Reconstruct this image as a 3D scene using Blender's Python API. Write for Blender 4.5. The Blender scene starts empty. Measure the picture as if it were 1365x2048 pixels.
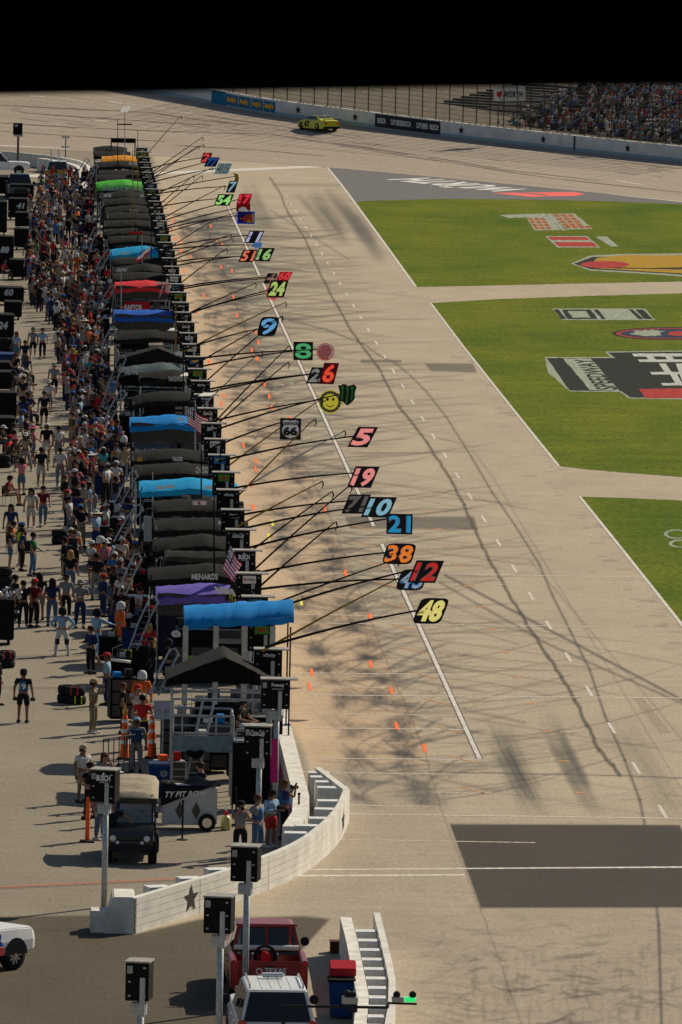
import bpy, bmesh, math, random
import numpy as np
from mathutils import Matrix, Vector, noise
from mathutils.bvhtree import BVHTree
random.seed(7)
S = bpy.context.scene
C = S.collection
# ------------------------------------------------------------------ camera, sky, sun, exposure
CAMH, F, ROLL = 31.0, 16000.0, 0.021
VX, VY = 95.0, -395.0
_u, _v = VX-682.5, 1024-VY
_ur = _u*math.cos(ROLL)-_v*math.sin(ROLL)
_vr = _u*math.sin(ROLL)+_v*math.cos(ROLL)
PITCH = math.atan(_vr/F)
YAW = math.atan(-_ur*math.cos(PITCH)/F)
RM = (Matrix.Rotation(-YAW,4,'Z') @ Matrix.Rotation(math.pi/2-PITCH,4,'X') @ Matrix.Rotation(ROLL,4,'Z'))
cam = bpy.data.cameras.new('camera'); co = bpy.data.objects.new('camera', cam); C.objects.link(co)
co.matrix_world = Matrix.Translation((0,0,CAMH)) @ RM
cam.sensor_fit = 'VERTICAL'; cam.sensor_height = 36.0; cam.lens = F/2048*36
cam.clip_start = 0.5; cam.clip_end = 5000
cam.dof.use_dof = True; cam.dof.focus_distance = 330; cam.dof.aperture_fstop = 20
S.camera = co
SUN_EL, SUN_AZ = math.radians(37), math.radians(45)      # azimuth: from +X toward +Y
W = bpy.data.worlds.new('World'); S.world = W; W.use_nodes = True
wn = W.node_tree; bg = wn.nodes['Background']
sky = wn.nodes.new('ShaderNodeTexSky'); sky.sky_type = 'NISHITA'; sky.sun_disc = False
sky.sun_elevation = SUN_EL; sky.sun_rotation = math.pi/2-SUN_AZ
wn.links.new(sky.outputs[0], bg.inputs[0]); bg.inputs[1].default_value = 0.062
sl = bpy.data.lights.new('sun','SUN'); so = bpy.data.objects.new('sun', sl); C.objects.link(so)
sl.energy = 5.0; sl.angle = math.radians(0.5); sl.color = (1.0,0.88,0.70)
sd = Vector((math.cos(SUN_EL)*math.cos(SUN_AZ), math.cos(SUN_EL)*math.sin(SUN_AZ), math.sin(SUN_EL)))
so.rotation_euler = sd.to_track_quat('Z','Y').to_euler()
S.view_settings.view_transform = 'Standard'; S.view_settings.look = 'None'
S.view_settings.exposure = 0.06; S.view_settings.gamma = 1.0

R3 = RM.to_3x3(); CP = Vector((0,0,CAMH))
def ray(px,py): return R3 @ Vector(((px-682.5)/F, -(py-1024)/F, -1.0))
def G(px,py,z=0.0):
    d = ray(px,py); return CP + d*((z-CAMH)/d.z)
def PY(px,py,Y):
    d = ray(px,py); return CP + d*(Y/d.y)
def PX(px,py,X):
    d = ray(px,py); return CP + d*(X/d.x)
RI = R3.inverted()
def proj(p):
    q = RI @ (Vector(p)-CP); return (682.5-F*q.x/q.z, 1024+F*q.y/q.z)

# ------------------------------------------------------------------ materials
MC = {}
def mat(name, col, rough=0.7, metal=0.0, nz=0.18, scale=6.0, emit=0.0, bump=0.0, stretch=None, chips=None):
    if name in MC: return MC[name]
    m = bpy.data.materials.new(name); m.use_nodes = True; MC[name] = m
    t = m.node_tree; b = t.nodes['Principled BSDF']
    b.inputs['Roughness'].default_value = rough; b.inputs['Specular IOR Level'].default_value = .5 if rough<.45 or metal>.1 else .08; b.inputs['Metallic'].default_value = metal
    c4 = (col[0],col[1],col[2],1)
    if nz > 0:
        tc = t.nodes.new('ShaderNodeTexCoord'); n = t.nodes.new('ShaderNodeTexNoise')
        n.inputs['Scale'].default_value = scale; n.inputs['Detail'].default_value = 5
        src = tc.outputs['Object']
        if stretch:
            mp = t.nodes.new('ShaderNodeMapping'); mp.inputs['Scale'].default_value = stretch
            t.links.new(src, mp.inputs[0]); src = mp.outputs[0]
        t.links.new(src, n.inputs['Vector'])
        r = t.nodes.new('ShaderNodeMapRange'); r.inputs[1].default_value = .3; r.inputs[2].default_value = .7
        r.inputs[3].default_value = 1-nz; r.inputs[4].default_value = 1+nz
        t.links.new(n.outputs[0], r.inputs[0])
        mx = t.nodes.new('ShaderNodeVectorMath'); mx.operation = 'SCALE'; mx.inputs[0].default_value = col
        t.links.new(r.outputs[0], mx.inputs['Scale']); out = mx.outputs[0]
        if chips:      # worn places of their own shape where the paint is scuffed
            n2 = t.nodes.new('ShaderNodeTexNoise'); n2.inputs['Scale'].default_value = 5.5; n2.inputs['Detail'].default_value = 8; n2.inputs['Roughness'].default_value = .75
            mp2 = t.nodes.new('ShaderNodeMapping'); mp2.inputs['Scale'].default_value = (1,.6,2.2); t.links.new(tc.outputs['Object'], mp2.inputs[0]); t.links.new(mp2.outputs[0], n2.inputs['Vector'])
            r2 = t.nodes.new('ShaderNodeMapRange'); r2.inputs[1].default_value = .58; r2.inputs[2].default_value = .66; t.links.new(n2.outputs[0], r2.inputs[0])
            m2 = t.nodes.new('ShaderNodeMix'); m2.data_type = 'RGBA'; t.links.new(r2.outputs[0], m2.inputs[0]); t.links.new(out, m2.inputs[6]); m2.inputs[7].default_value = (*chips,1); out = m2.outputs[2]
        t.links.new(out, b.inputs['Base Color'])
        if bump:
            bp = t.nodes.new('ShaderNodeBump'); bp.inputs['Strength'].default_value = bump
            t.links.new(n.outputs[0], bp.inputs['Height']); t.links.new(bp.outputs[0], b.inputs['Normal'])
    else: b.inputs['Base Color'].default_value = c4
    if emit: b.inputs['Emission Color'].default_value = c4; b.inputs['Emission Strength'].default_value = emit
    return m
def glass(name='tinted_glass', col=(.015,.018,.02)):
    return mat(name, col, rough=0.06, nz=0)
BLK = mat('black_fabric', (.006,.006,.006), .8, nz=.3)
CAB = mat('black_cabinet', (.007,.007,.007), .6, nz=.3)
CANG = mat('dark_canopy_top', (.0135,.0138,.0122), .85, nz=.25, scale=3, bump=.3)
MESHG = mat('grey_mesh_drape', (.055,.052,.045), .9, nz=.2, scale=8)
STEEL = mat('galvanised_steel', (.34,.37,.38), .45, .3, nz=.22, scale=9)
ALU = mat('aluminium', (.42,.42,.40), .4, .5, nz=.15)
WHT = mat('white_paint', (.66,.64,.58), .55, nz=.1, scale=1.5)
WCON = mat('white_concrete', (.62,.60,.54), .8, nz=.22, scale=2.2, bump=.2, chips=(.38,.36,.31))
WLET = mat('white_lettering', (.72,.71,.68), .6, nz=0)
GLET = mat('grey_lettering', (.3,.3,.3), .6, nz=0)
DLET = mat('dark_lettering', (.02,.02,.025), .6, nz=0)
RUB = mat('tyre_rubber', (.016,.016,.017), .85, nz=.2)
ORG = mat('safety_orange', (.85,.13,.03), .6, nz=.1)
RED = mat('red_paint', (.5,.02,.02), .45, nz=.1)
WGLOSS = mat('white_car_paint', (.62,.62,.61), .25, nz=.03)
GL = glass()
CHR = mat('chrome', (.6,.6,.6), .2, .9, nz=0)

# ------------------------------------------------------------------ helpers
def ragged(pts,amp=.6,step=7,seed=1):
    r=random.Random(seed+int(pts[0][0])); out=[]; n=len(pts)
    for i in range(n):
        (x0,y0),(x1,y1)=pts[i],pts[(i+1)%n]; m=max(1,int(math.hypot(x1-x0,(y1-y0))/step))
        for k in range(m):
            t=k/m; a=amp if k else 0; out.append((x0+(x1-x0)*t+r.uniform(-a,a)*2,y0+(y1-y0)*t+r.uniform(-a,a)*.5))
    return out
def tag(o, label=None, cat=None, group=None, kind=None):
    if label: o['label'] = label
    if cat: o['category'] = cat
    if group: o['group'] = group
    if kind: o['kind'] = kind
    return o
def empty(name, loc, rz=0.0, label=None, cat=None, group=None):
    o = bpy.data.objects.new(name, None); C.objects.link(o)
    o.location = loc; o.rotation_euler = (0,0,rz); o.empty_display_size = .2
    return tag(o, label, cat, group)
def link(name, me, parent=None, label=None):
    o = bpy.data.objects.new(name, me); C.objects.link(o)
    if parent: o.parent = parent
    if label: o['label'] = label
    return o
class MB:
    def __init__(s): s.v=[]; s.f=[]; s.m=[]
    def add(s, vs, fs, mi=0):
        n=len(s.v); s.v += [tuple(p) for p in vs]; s.f += [tuple(i+n for i in f) for f in fs]; s.m += [mi]*len(fs)
    def box(s, x0,x1,y0,y1,z0,z1, mi=0, M=None):
        vs=[Vector((x,y,z)) for z in (z0,z1) for y in (y0,y1) for x in (x0,x1)]
        if M: vs=[M@p for p in vs]
        s.add(vs,[(0,2,3,1),(4,5,7,6),(0,1,5,4),(2,6,7,3),(0,4,6,2),(1,3,7,5)],mi)
    def tube(s, pts, r, n=6, mi=0, cap=True):
        pts=[Vector(p) for p in pts]; rs = r if isinstance(r,(list,tuple)) else [r]*len(pts)
        vs=[]; 
        for i,p in enumerate(pts):
            d=(pts[min(i+1,len(pts)-1)]-pts[max(i-1,0)])
            if d.length<1e-9: d=Vector((0,0,1))
            d.normalize(); a=Vector((0,0,1)) if abs(d.z)<.9 else Vector((1,0,0))
            u=d.cross(a).normalized(); w=d.cross(u)
            for k in range(n):
                t=2*math.pi*k/n; vs.append(p+(u*math.cos(t)+w*math.sin(t))*rs[i])
        fs=[(i*n+k,i*n+(k+1)%n,(i+1)*n+(k+1)%n,(i+1)*n+k) for i in range(len(pts)-1) for k in range(n)]
        if cap: fs+= [tuple(range(n))[::-1], tuple((len(pts)-1)*n+k for k in range(n))]
        s.add(vs,fs,mi)
    def lathe(s, prof, c=(0,0,0), n=16, axis='Z', mi=0):
        vs=[]
        for r,h in prof:
            for k in range(n):
                t=2*math.pi*k/n; a,b=r*math.cos(t),r*math.sin(t)
                p={'Z':(a,b,h),'X':(h,a,b),'Y':(a,h,b)}[axis]; vs.append((p[0]+c[0],p[1]+c[1],p[2]+c[2]))
        fs=[(i*n+k,i*n+(k+1)%n,(i+1)*n+(k+1)%n,(i+1)*n+k) for i in range(len(prof)-1) for k in range(n)]
        s.add(vs,fs,mi)
    def prism(s, poly, a, b, axis='X', mi=0, M=None):   # poly in the 2 other axes
        def P(q,h):
            if axis=='X': return Vector((h,q[0],q[1]))
            if axis=='Y': return Vector((q[0],h,q[1]))
            return Vector((q[0],q[1],h))
        n=len(poly); vs=[P(q,a) for q in poly]+[P(q,b) for q in poly]
        if M: vs=[M@p for p in vs]
        s.add(vs,[tuple(range(n))[::-1],tuple(range(n,2*n))]+[(i,(i+1)%n,n+(i+1)%n,n+i) for i in range(n)],mi)
    def build(s, name, mats, parent=None, smooth=False, bevel=0, label=None):
        me=bpy.data.meshes.new(name); me.from_pydata(s.v,[],s.f)
        if not isinstance(mats,(list,tuple)): mats=[mats]
        for m in mats: me.materials.append(m)
        me.polygons.foreach_set('material_index', s.m)
        bm=bmesh.new(); bm.from_mesh(me)
        bmesh.ops.recalc_face_normals(bm, faces=bm.faces)
        if bevel: bmesh.ops.bevel(bm, geom=[e for e in bm.edges if len(e.link_faces)==2 and e.calc_face_angle(0)>.5], offset=bevel, segments=2, affect='EDGES', clamp_overlap=True)
        bm.to_mesh(me); bm.free()
        if smooth: me.polygons.foreach_set('use_smooth',[True]*len(me.polygons))
        return link(name, me, parent, label)
def copy_tree(o, parent=None):
    c=o.copy(); C.objects.link(c)
    if parent: c.parent=parent
    for ch in list(o.children): copy_tree(ch,c)
    return c
_tc={}
def text2d(s, off=.02, sp=1.0):
    k=(s,off,sp)
    if k in _tc: return _tc[k]
    cu=bpy.data.curves.new('t','FONT'); cu.body=s; cu.offset=off; cu.resolution_u=3; cu.space_character=sp
    o=bpy.data.objects.new('t',cu); C.objects.link(o)
    dg=bpy.context.evaluated_depsgraph_get(); me=bpy.data.meshes.new_from_object(o.evaluated_get(dg))
    vs=[(v.co.x,v.co.y) for v in me.vertices]; fs=[tuple(p.vertices) for p in me.polygons]
    bpy.data.objects.remove(o); bpy.data.curves.remove(cu); bpy.data.meshes.remove(me)
    xs=[v[0] for v in vs]; ys=[v[1] for v in vs]; x0,x1,y0,y1=min(xs),max(xs),min(ys),max(ys)
    if off>0: x0+=off; x1-=off; y0+=off; y1-=off
    vs=[((x-x0)/(x1-x0),(y-y0)/(y1-y0)) for x,y in vs]
    _tc[k]=(vs,fs,(x1-x0)/(y1-y0)); return _tc[k]
def quadmap(vs, quad):      # quad: 3D corners bl,br,tr,tl
    a,b,c,d=[Vector(q) for q in quad]
    return [(a*(1-u)*(1-v)+b*u*(1-v)+c*u*v+d*(1-u)*v) for u,v in vs]
def qtext(s, quad, m, parent=None, name='lettering', off=.02, shift=(0,0,0), sp=1.0):
    vs,fs,_=text2d(s,off,sp); mb=MB(); sh=Vector(shift)
    mb.add([p+sh for p in quadmap(vs,quad)],fs)
    me=bpy.data.meshes.new(name); me.from_pydata(mb.v,[],mb.f); me.materials.append(m)
    o=link(name,me,None)
    if parent: o.parent=parent; o.matrix_parent_inverse=Matrix.Translation(parent.location).inverted() if parent.rotation_euler.z==0 else (Matrix.Translation(parent.location)@Matrix.Rotation(parent.rotation_euler.z,4,'Z')).inverted()
    return o
def wbuild(mb, name, mats, parent, **k):      # mesh given in world coordinates, parented to an Empty
    o=mb.build(name,mats,parent,**k); o.matrix_parent_inverse=(Matrix.Translation(parent.location)@Matrix.Rotation(parent.rotation_euler.z,4,'Z')).inverted(); return o
def lquad(x0,x1,z0,z1,y): return [(x0,y,z0),(x1,y,z0),(x1,y,z1),(x0,y,z1)]
STAR=[((.5 if k%2==0 else .2)*math.sin(math.pi*k/5),(.5 if k%2==0 else .2)*math.cos(math.pi*k/5)) for k in range(10)]
# ------------------------------------------------------------------ ground grid with stains
def seg_dist(PXs,PYs,pts,w):
    """min distance field / width along polyline and param"""
    best=np.full(PXs.shape,1e9)
    for (x0,y0),(x1,y1) in zip(pts[:-1],pts[1:]):
        dx,dy=x1-x0,y1-y0; L=dx*dx+dy*dy+1e-9
        t=np.clip(((PXs-x0)*dx+(PYs-y0)*dy)/L,0,1)
        d=np.hypot(PXs-(x0+t*dx),PYs-(y0+t*dy)); best=np.minimum(best,d)
    return best
STEP=2.5
gx=np.arange(-90,1460,STEP); gy=np.arange(286,2110,STEP)
NX,NY=len(gx),len(gy)
Gx,Gy=np.meshgrid(gx,gy)
rr=np.array(R3); dd=np.stack([(Gx-682.5)/F,-(Gy-1024)/F,-np.ones_like(Gx)],-1)@rr.T
tt=-CAMH/dd[...,2]
WX=dd[...,0]*tt; WY=dd[...,1]*tt
rs=np.random.RandomState(3)
def vnoise(sx,sy,seed):
    r=np.random.RandomState(seed); n=256; tab=r.rand(n,n)
    a=(WX/sx)%n; b=(WY/sy)%n; i=a.astype(int)%n; j=b.astype(int)%n; fa=a-np.floor(a); fb=b-np.floor(b)
    fa=fa*fa*(3-2*fa); fb=fb*fb*(3-2*fb); i1=(i+1)%n; j1=(j+1)%n
    return (tab[i,j]*(1-fa)+tab[i1,j]*fa)*(1-fb)+(tab[i,j1]*(1-fa)+tab[i1,j1]*fa)*fb
def inpoly(poly,soft=0):
    inside=np.zeros(Gx.shape,bool); n=len(poly)
    for i in range(n):
        (x0,y0),(x1,y1)=poly[i],poly[(i+1)%n]
        if y0==y1: continue
        c=((y0>Gy)!=(y1>Gy)) & (Gx < (x1-x0)*(Gy-y0)/(y1-y0)+x0); inside^=c
    m=inside.astype(float)
    if soft:
        d=seg_dist(Gx,Gy,list(poly)+[poly[0]],1); m=np.where(inside,np.clip(.5+d/soft/2,0,1),np.clip(.5-d/soft/2,0,1))
    return m
COL=np.zeros(Gx.shape+(3,)); COL[:]=(.385,.325,.235)
def blend(mask,c,a=1.0):
    global COL
    k=(mask*a)[...,None]; COL=COL*(1-k)+np.array(c)*k
nA=vnoise(3,9,1); nB=vnoise(.5,3,2); nC=vnoise(8,2.5,5)
blend(nA,(.32,.272,.20),.45); blend(nC,(.43,.37,.27),.25)
wallx=lambda y: 95+(y+395)*.2935      # left edge of the pit road
# left apron
blend(inpoly([(-100,280),(180,280),(300,300),(585,1400),(640,1640),(560,1700),(270,1830),(-100,1835)],6),(.235,.205,.155))
blend(inpoly([(-100,280),(180,280),(300,300),(585,1400),(640,1640),(560,1700),(270,1830),(-100,1835)],6)*vnoise(1.5,6,8),(.19,.165,.125),.5)
# tan stalls
blend(inpoly([(300,385),(335,380),(470,580),(560,800),(663,1050),(740,1230),(850,1480),(868,1532),(630,1532),(560,1420),(300,420)],7),(.46,.335,.215),.75)
# pavement near bottom right is a little darker
blend(inpoly([(640,1535),(868,1535),(905,1650),(1365,1660),(1500,2120),(600,2120),(560,1880)],30)*(.5+.5*nA),(.29,.245,.19),.75)
# lower left asphalt
blend(inpoly([(-100,1834),(180,1830),(272,1867),(400,1838),(610,1832),(660,1838),(560,1950),(640,2120),(-100,2120)],3),(.088,.074,.053))
# dark asphalt patches
for pl,c,a in [([(900,1648),(1360,1650),(1440,1815),(962,1816)],(.058,.049,.041),.98),
             ([(690,1033),(948,1033),(957,1060),(700,1057)],(.155,.132,.105),.95),([(848,726),(946,727),(955,746),(862,742)],(.15,.13,.105),.95),
             ([(722,719),(803,720),(804,725),(722,725)],(.14,.12,.10),.95),([(545,366),(700,368),(702,373),(550,372)],(.22,.19,.15),.6),
             ([(75,1062),(140,1062),(145,1076),(80,1078)],(.16,.14,.11),.7),([(0,1318),(0,1313),(200,1308),(200,1311)],(.1,.085,.07),.6)]:
    blend(inpoly(pl,1.5),c,a*1.0)
HF=vnoise(.10,.9,31)*.6+vnoise(.25,1.8,32)*.4; HG_=vnoise(.5,2.6,33)*.6+vnoise(.18,.8,34)*.4
def blob(X,Y_,rx,ry,a,c=(.048,.05,.052)):
    global COL
    q=proj((X,Y_,0)); i=int((q[1]-gy[0])/STEP); j=int((q[0]-gx[0])/STEP); h=70
    i0,i1,j0,j1=max(0,i-h),min(NY,i+h),max(0,j-h),min(NX,j+h)
    if i1<=i0 or j1<=j0: return
    d=np.sqrt(((WX[i0:i1,j0:j1]-X)/rx)**2+((WY[i0:i1,j0:j1]-Y_)/ry)**2); k=np.clip(1.35-d-.7*(HG_[i0:i1,j0:j1]-.4),0,1)**1.2*np.clip(.55+(HF[i0:i1,j0:j1]-.3)*1.2,0.4,1); k=(np.clip(k,0,1)*a)[...,None]
    COL[i0:i1,j0:j1]=COL[i0:i1,j0:j1]*(1-k)+np.array(c)*k
def stroke(pts,w,a,c=(.055,.054,.052),jit=0,fade=True,rough_=False):
    """dark mark along a photo polyline"""
    global COL
    if jit: 
        q=[]
        for (x0,y0),(x1,y1) in zip(pts[:-1],pts[1:]):
            n=max(2,int(math.hypot(x1-x0,y1-y0)/9))
            q+=[(x0+(x1-x0)*k/n+rs.uniform(-jit,jit)*(y0+395)/1400,y0+(y1-y0)*k/n) for k in range(n)]
        pts=q+[pts[-1]]
    xs=[p[0] for p in pts]; ys=[p[1] for p in pts]; m=w*2+4
    i0=max(0,int((min(ys)-m-gy[0])/STEP)); i1=min(NY,int((max(ys)+m-gy[0])/STEP)+2)
    j0=max(0,int((min(xs)-m-gx[0])/STEP)); j1=min(NX,int((max(xs)+m-gx[0])/STEP)+2)
    if i1<=i0 or j1<=j0: return
    X=Gx[i0:i1,j0:j1]; Y=Gy[i0:i1,j0:j1]
    d=seg_dist(X,Y,pts,w); k=np.clip(1.3-d/max(w,1.6),0,1)
    if fade:
        tot=math.hypot(pts[-1][0]-pts[0][0],pts[-1][1]-pts[0][1])+1e-6
        t=((X-pts[0][0])*(pts[-1][0]-pts[0][0])+(Y-pts[0][1])*(pts[-1][1]-pts[0][1]))/tot**2
        k=k*np.clip(np.minimum(t,1-t)*5,0,1)
    if rough_: k=k*np.clip((HF[i0:i1,j0:j1]-.25)*2.4,0.05,1)
    k=(k*a)[...,None]; COL[i0:i1,j0:j1]=COL[i0:i1,j0:j1]*(1-k)+np.array(c)*k
crack=[(540,355),(556,378),(577,425),(612,480),(640,545),(668,600),(693,645),(716,680),(735,705),(757,735),(800,815),(855,885),(905,965),(930,1010),(945,1050),(978,1120),(1008,1170),(1040,1225),(1068,1270),(1098,1315),(1125,1355),(1150,1400),(1175,1450),(1198,1500),(1225,1530),(1240,1550)]
for a,b in zip(crack[:-1],crack[1:]): stroke([a,b],1.6+(a[1]-300)/420,.95,(.085,.075,.058),jit=2.0,fade=False)
thin=[(560,635),(655,660),(728,688),(757,710),(794,728),(820,750),(853,783),(893,834),(944,915),(985,985),(1030,1050),(1080,1130),(1105,1190),(1140,1260),(1180,1340),(1210,1430),(1250,1520),(1280,1600),(1300,1700),(1318,1850),(1325,2100)]
for a,b in zip(thin[:-1],thin[1:]): stroke([a,b],1.6+(a[1]-600)/520,.72,fade=False)
seam=[(420,470),(455,560),(500,680),(545,790),(600,910),(650,1010),(690,1110),(735,1220),(760,1290),(815,1420),(850,1500),(862,1550),(880,1610),(905,1680),(960,1815),(1010,1950),(1060,2100)]
for a,b in zip(seam[:-1],seam[1:]): stroke([a,b],1.4,.6,(.12,.1,.08),jit=1.2,fade=False)
for p,w,a in [([(860,1544),(1240,1551),(1440,1560)],1.3,.7),([(540,420),(700,520)],1.5,.5),([(560,470),(640,475),(700,462)],1.2,.4),([(890,1150),(1080,1250),(1365,1400)],3.2,.75),
          ([(880,1165),(1100,1290),(1440,1440)],2.8,.6),([(870,1200),(1060,1270),(1365,1330)],2,.3),([(850,1230),(1040,1290)],2,.35),([(945,900),(990,960),(1365,1580)],1.5,.35),
          ([(1060,1120),(1180,1260),(1300,1400),(1365,1480)],2,.35),([(1275,1395),(1310,1440),(1330,1465)],1.5,.5),([(1282,1395),(1318,1440),(1338,1465)],1.5,.5),([(1268,1395),(1303,1440),(1322,1465)],1.5,.5),
          ([(0,1375),(205,1378)],1.6,.5),([(0,1868),(180,1856)],1.5,.8),([(0,1777),(190,1768),(460,1755)],2,.6),([(930,1420),(1050,1445)],4,.35),([(640,1040),(900,1040)],6,.1)]:
    stroke(p,w,a,fade=False)
stroke([(0,1774),(190,1765),(460,1752)],1.8,.6,(.45,.12,.06),fade=False)
# broad tyre marks made of many thin streaks
def band(p0,p1,w,a,n,bow=0):
    for _ in range(n):
        o=rs.normal(0,w*.38); s=rs.uniform(0,.35); e=rs.uniform(.65,1); L=lambda t:(p0[0]+(p1[0]-p0[0])*t+o+bow*math.sin(math.pi*t),p0[1]+(p1[1]-p0[1])*t)
        stroke([L(s+(e-s)*q/4) for q in range(5)],rs.uniform(1.2,w*.34+1.2),min(.9,a*rs.uniform(.25,.75)))
band((985,1430),(1095,1640),30,.34,34,-6); band((1085,1410),(1210,1650),30,.26,32,-6); band((1200,1400),(1400,1700),46,.10,24)
band((590,365),(700,500),30,.2,22,6); band((640,360),(770,540),32,.24,24,8); band((480,345),(550,480),26,.2,18)
for _ in range(420):     # wispy grey scuffs across the near end
    y=rs.uniform(1700,2090); x=rs.uniform(800,1400) if rs.rand()<.75 else rs.uniform(640,900); d_=np.exp(-((x-1100)/260)**2)*np.clip((y-1790)/180,0,1)+.12
    L=rs.uniform(20,110); pts=[(x+L*t,y+rs.uniform(-3,3)+6*math.sin(t*3+x)) for t in (0,.3,.6,1)]; stroke(pts,rs.uniform(1.2,4.5),min(.5,rs.uniform(.15,.5)*d_))
for _ in range(160):
    x=rs.uniform(930,1400); y=rs.uniform(1880,2060); L=rs.uniform(20,70); stroke([(x,y),(x-4,y+L/2),(x+rs.uniform(-8,8),y+L)],rs.uniform(2,6),rs.uniform(.05,.2))
for _ in range(70):       # short cross scratches by the grass
    y=rs.uniform(700,1400); x=860+(y-606)*.79-rs.uniform(8,70)*(y/1000); stroke([(x,y),(x+rs.uniform(15,45),y+1)],1.2,rs.uniform(.15,.4))
for _ in range(150):
    y=rs.uniform(350,2040); x=rs.uniform(wallx(y)+30,1400); stroke([(x,y),(x+rs.uniform(8,60),y+rs.uniform(-2,2))],1.1,rs.uniform(.08,.3))
# light boxes stand 8.43 m apart: the stalls
D0,DS=243.9,8.43
def spx(X,Y): return proj((X,Y,0))
for k in range(1,44):
    Y=D0+DS*k-2
    for side,X0 in enumerate([10.6,12.3]):
        for f in range(2):
            yy=Y+f*3.4+rs.uniform(-.8,.8); xx=X0+rs.uniform(-.25,.25); am=rs.uniform(.35,1) if k>1 else .6
            blob(xx,yy,rs.uniform(.3,.6),rs.uniform(1.2,2.6),min(1,am*1.15)); blob(xx+rs.uniform(-.5,.5),yy+rs.uniform(-1.5,1.5),rs.uniform(.4,.8),rs.uniform(1.5,3),am*.5)
            for _ in range(5):      # short wisps out of the burst
                th=rs.uniform(0,2*math.pi); L=rs.uniform(.5,1.5); c_=rs.uniform(-.5,.5)
                stroke([spx(xx+math.cos(th)*L*t+c_*t*t*.5,yy+math.sin(th)*L*t*3.2) for t in (0,.35,.7,1)],rs.uniform(1.2,4)*(Y<330 and 1.2 or .8),am*rs.uniform(.3,.65))
            for _ in range(3):      # broad sweeping tyre arcs
                L=rs.uniform(1.5,4.5); up=rs.uniform(4,14)*(1 if rs.rand()<.75 else -.8); e_=rs.uniform(.45,.8); w_=rs.uniform(1.3,4.2)*(spx(xx,yy)[1]+395)/1700
                stroke([spx(xx+L*t,yy+up*(t**e_)) for t in (0,.1,.25,.45,.7,1)],w_,am*rs.uniform(.25,.7),rough_=rs.rand()<.3)
    for _ in range(9):     # thin arcs leaving the stall
        xx=rs.uniform(10,14.5); y0_=Y+rs.uniform(-3,4); L=rs.uniform(3,11); e_=rs.uniform(.6,2.2); q_=rs.choice([-1,1,1]); pts=[spx(xx+L*t,y0_+q_*(t**e_)*L*rs.uniform(.2,.25)*6) for t in (0,)]
        s_=rs.uniform(.3,1.9)*q_; pts=[spx(xx+L*t,y0_+s_*(t**e_)*L) for t in (0,.15,.3,.45,.6,.8,1)]
        stroke(pts,rs.uniform(1,2),rs.uniform(.12,.45))
# build the mesh
vs=np.stack([WX,WY,np.zeros_like(WX)],-1).reshape(-1,3).astype(np.float32)
me=bpy.data.meshes.new('pit_road'); nf=(NX-1)*(NY-1)
idx=np.arange(NX*NY).reshape(NY,NX); q=np.stack([idx[1:,:-1],idx[1:,1:],idx[:-1,1:],idx[:-1,:-1]],-1).reshape(-1)
me.vertices.add(NX*NY); me.vertices.foreach_set('co',vs.reshape(-1))
me.loops.add(nf*4); me.loops.foreach_set('vertex_index',q.astype(np.int32))
me.polygons.add(nf); me.polygons.foreach_set('loop_start',np.arange(0,nf*4,4,dtype=np.int32))
me.update(calc_edges=True)
COL=np.clip(COL,0,1)
at=me.color_attributes.new('stain','FLOAT_COLOR','POINT')
at.data.foreach_set('color',np.concatenate([COL,np.ones(COL.shape[:2]+(1,))],-1).astype(np.float32).reshape(-1))
m=bpy.data.materials.new('worn_concrete'); m.use_nodes=True; t=m.node_tree; b=t.nodes['Principled BSDF']; b.inputs['Roughness'].default_value=.9; b.inputs['Specular IOR Level'].default_value=.06
av=t.nodes.new('ShaderNodeAttribute'); av.attribute_name='stain'
tc=t.nodes.new('ShaderNodeTexCoord')
def nzn(t,tc,scale,detail=6,sx=(1,1,1)):
    mp=t.nodes.new('ShaderNodeMapping'); mp.inputs['Scale'].default_value=sx; t.links.new(tc.outputs['Object'],mp.inputs[0])
    n=t.nodes.new('ShaderNodeTexNoise'); n.inputs['Scale'].default_value=scale; n.inputs['Detail'].default_value=detail; n.inputs['Roughness'].default_value=.65
    t.links.new(mp.outputs[0],n.inputs['Vector']); return n
def scale_by(t,col,n,lo,hi,a=.3,bb=.7):
    r=t.nodes.new('ShaderNodeMapRange'); r.inputs[1].default_value=a; r.inputs[2].default_value=bb; r.inputs[3].default_value=lo; r.inputs[4].default_value=hi
    t.links.new(n.outputs[0],r.inputs[0]); v=t.nodes.new('ShaderNodeVectorMath'); v.operation='SCALE'; t.links.new(col,v.inputs[0]); t.links.new(r.outputs[0],v.inputs['Scale']); return v.outputs[0]
c=scale_by(t,av.outputs['Color'],nzn(t,tc,9,8,(1,.3,1)),.82,1.18)
c=scale_by(t,c,nzn(t,tc,.35,4,(1,.35,1)),.92,1.08); c=scale_by(t,c,nzn(t,tc,1.1,6,(.25,1.2,1)),.93,1.07)
t.links.new(c,b.inputs['Base Color']); me.materials.append(m)
road=link('pit_road',me); tag(road,kind='structure')
# outer ground sheet
g=MB(); g.add([(-1500,-300,-.05),(1500,-300,-.05),(1500,2500,-.05),(-1500,2500,-.05)],[(0,1,2,3)])
tag(g.build('ground',mat('outer_ground',(.30,.26,.2),.9,nz=.2,scale=.3)),kind='structure')

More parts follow.
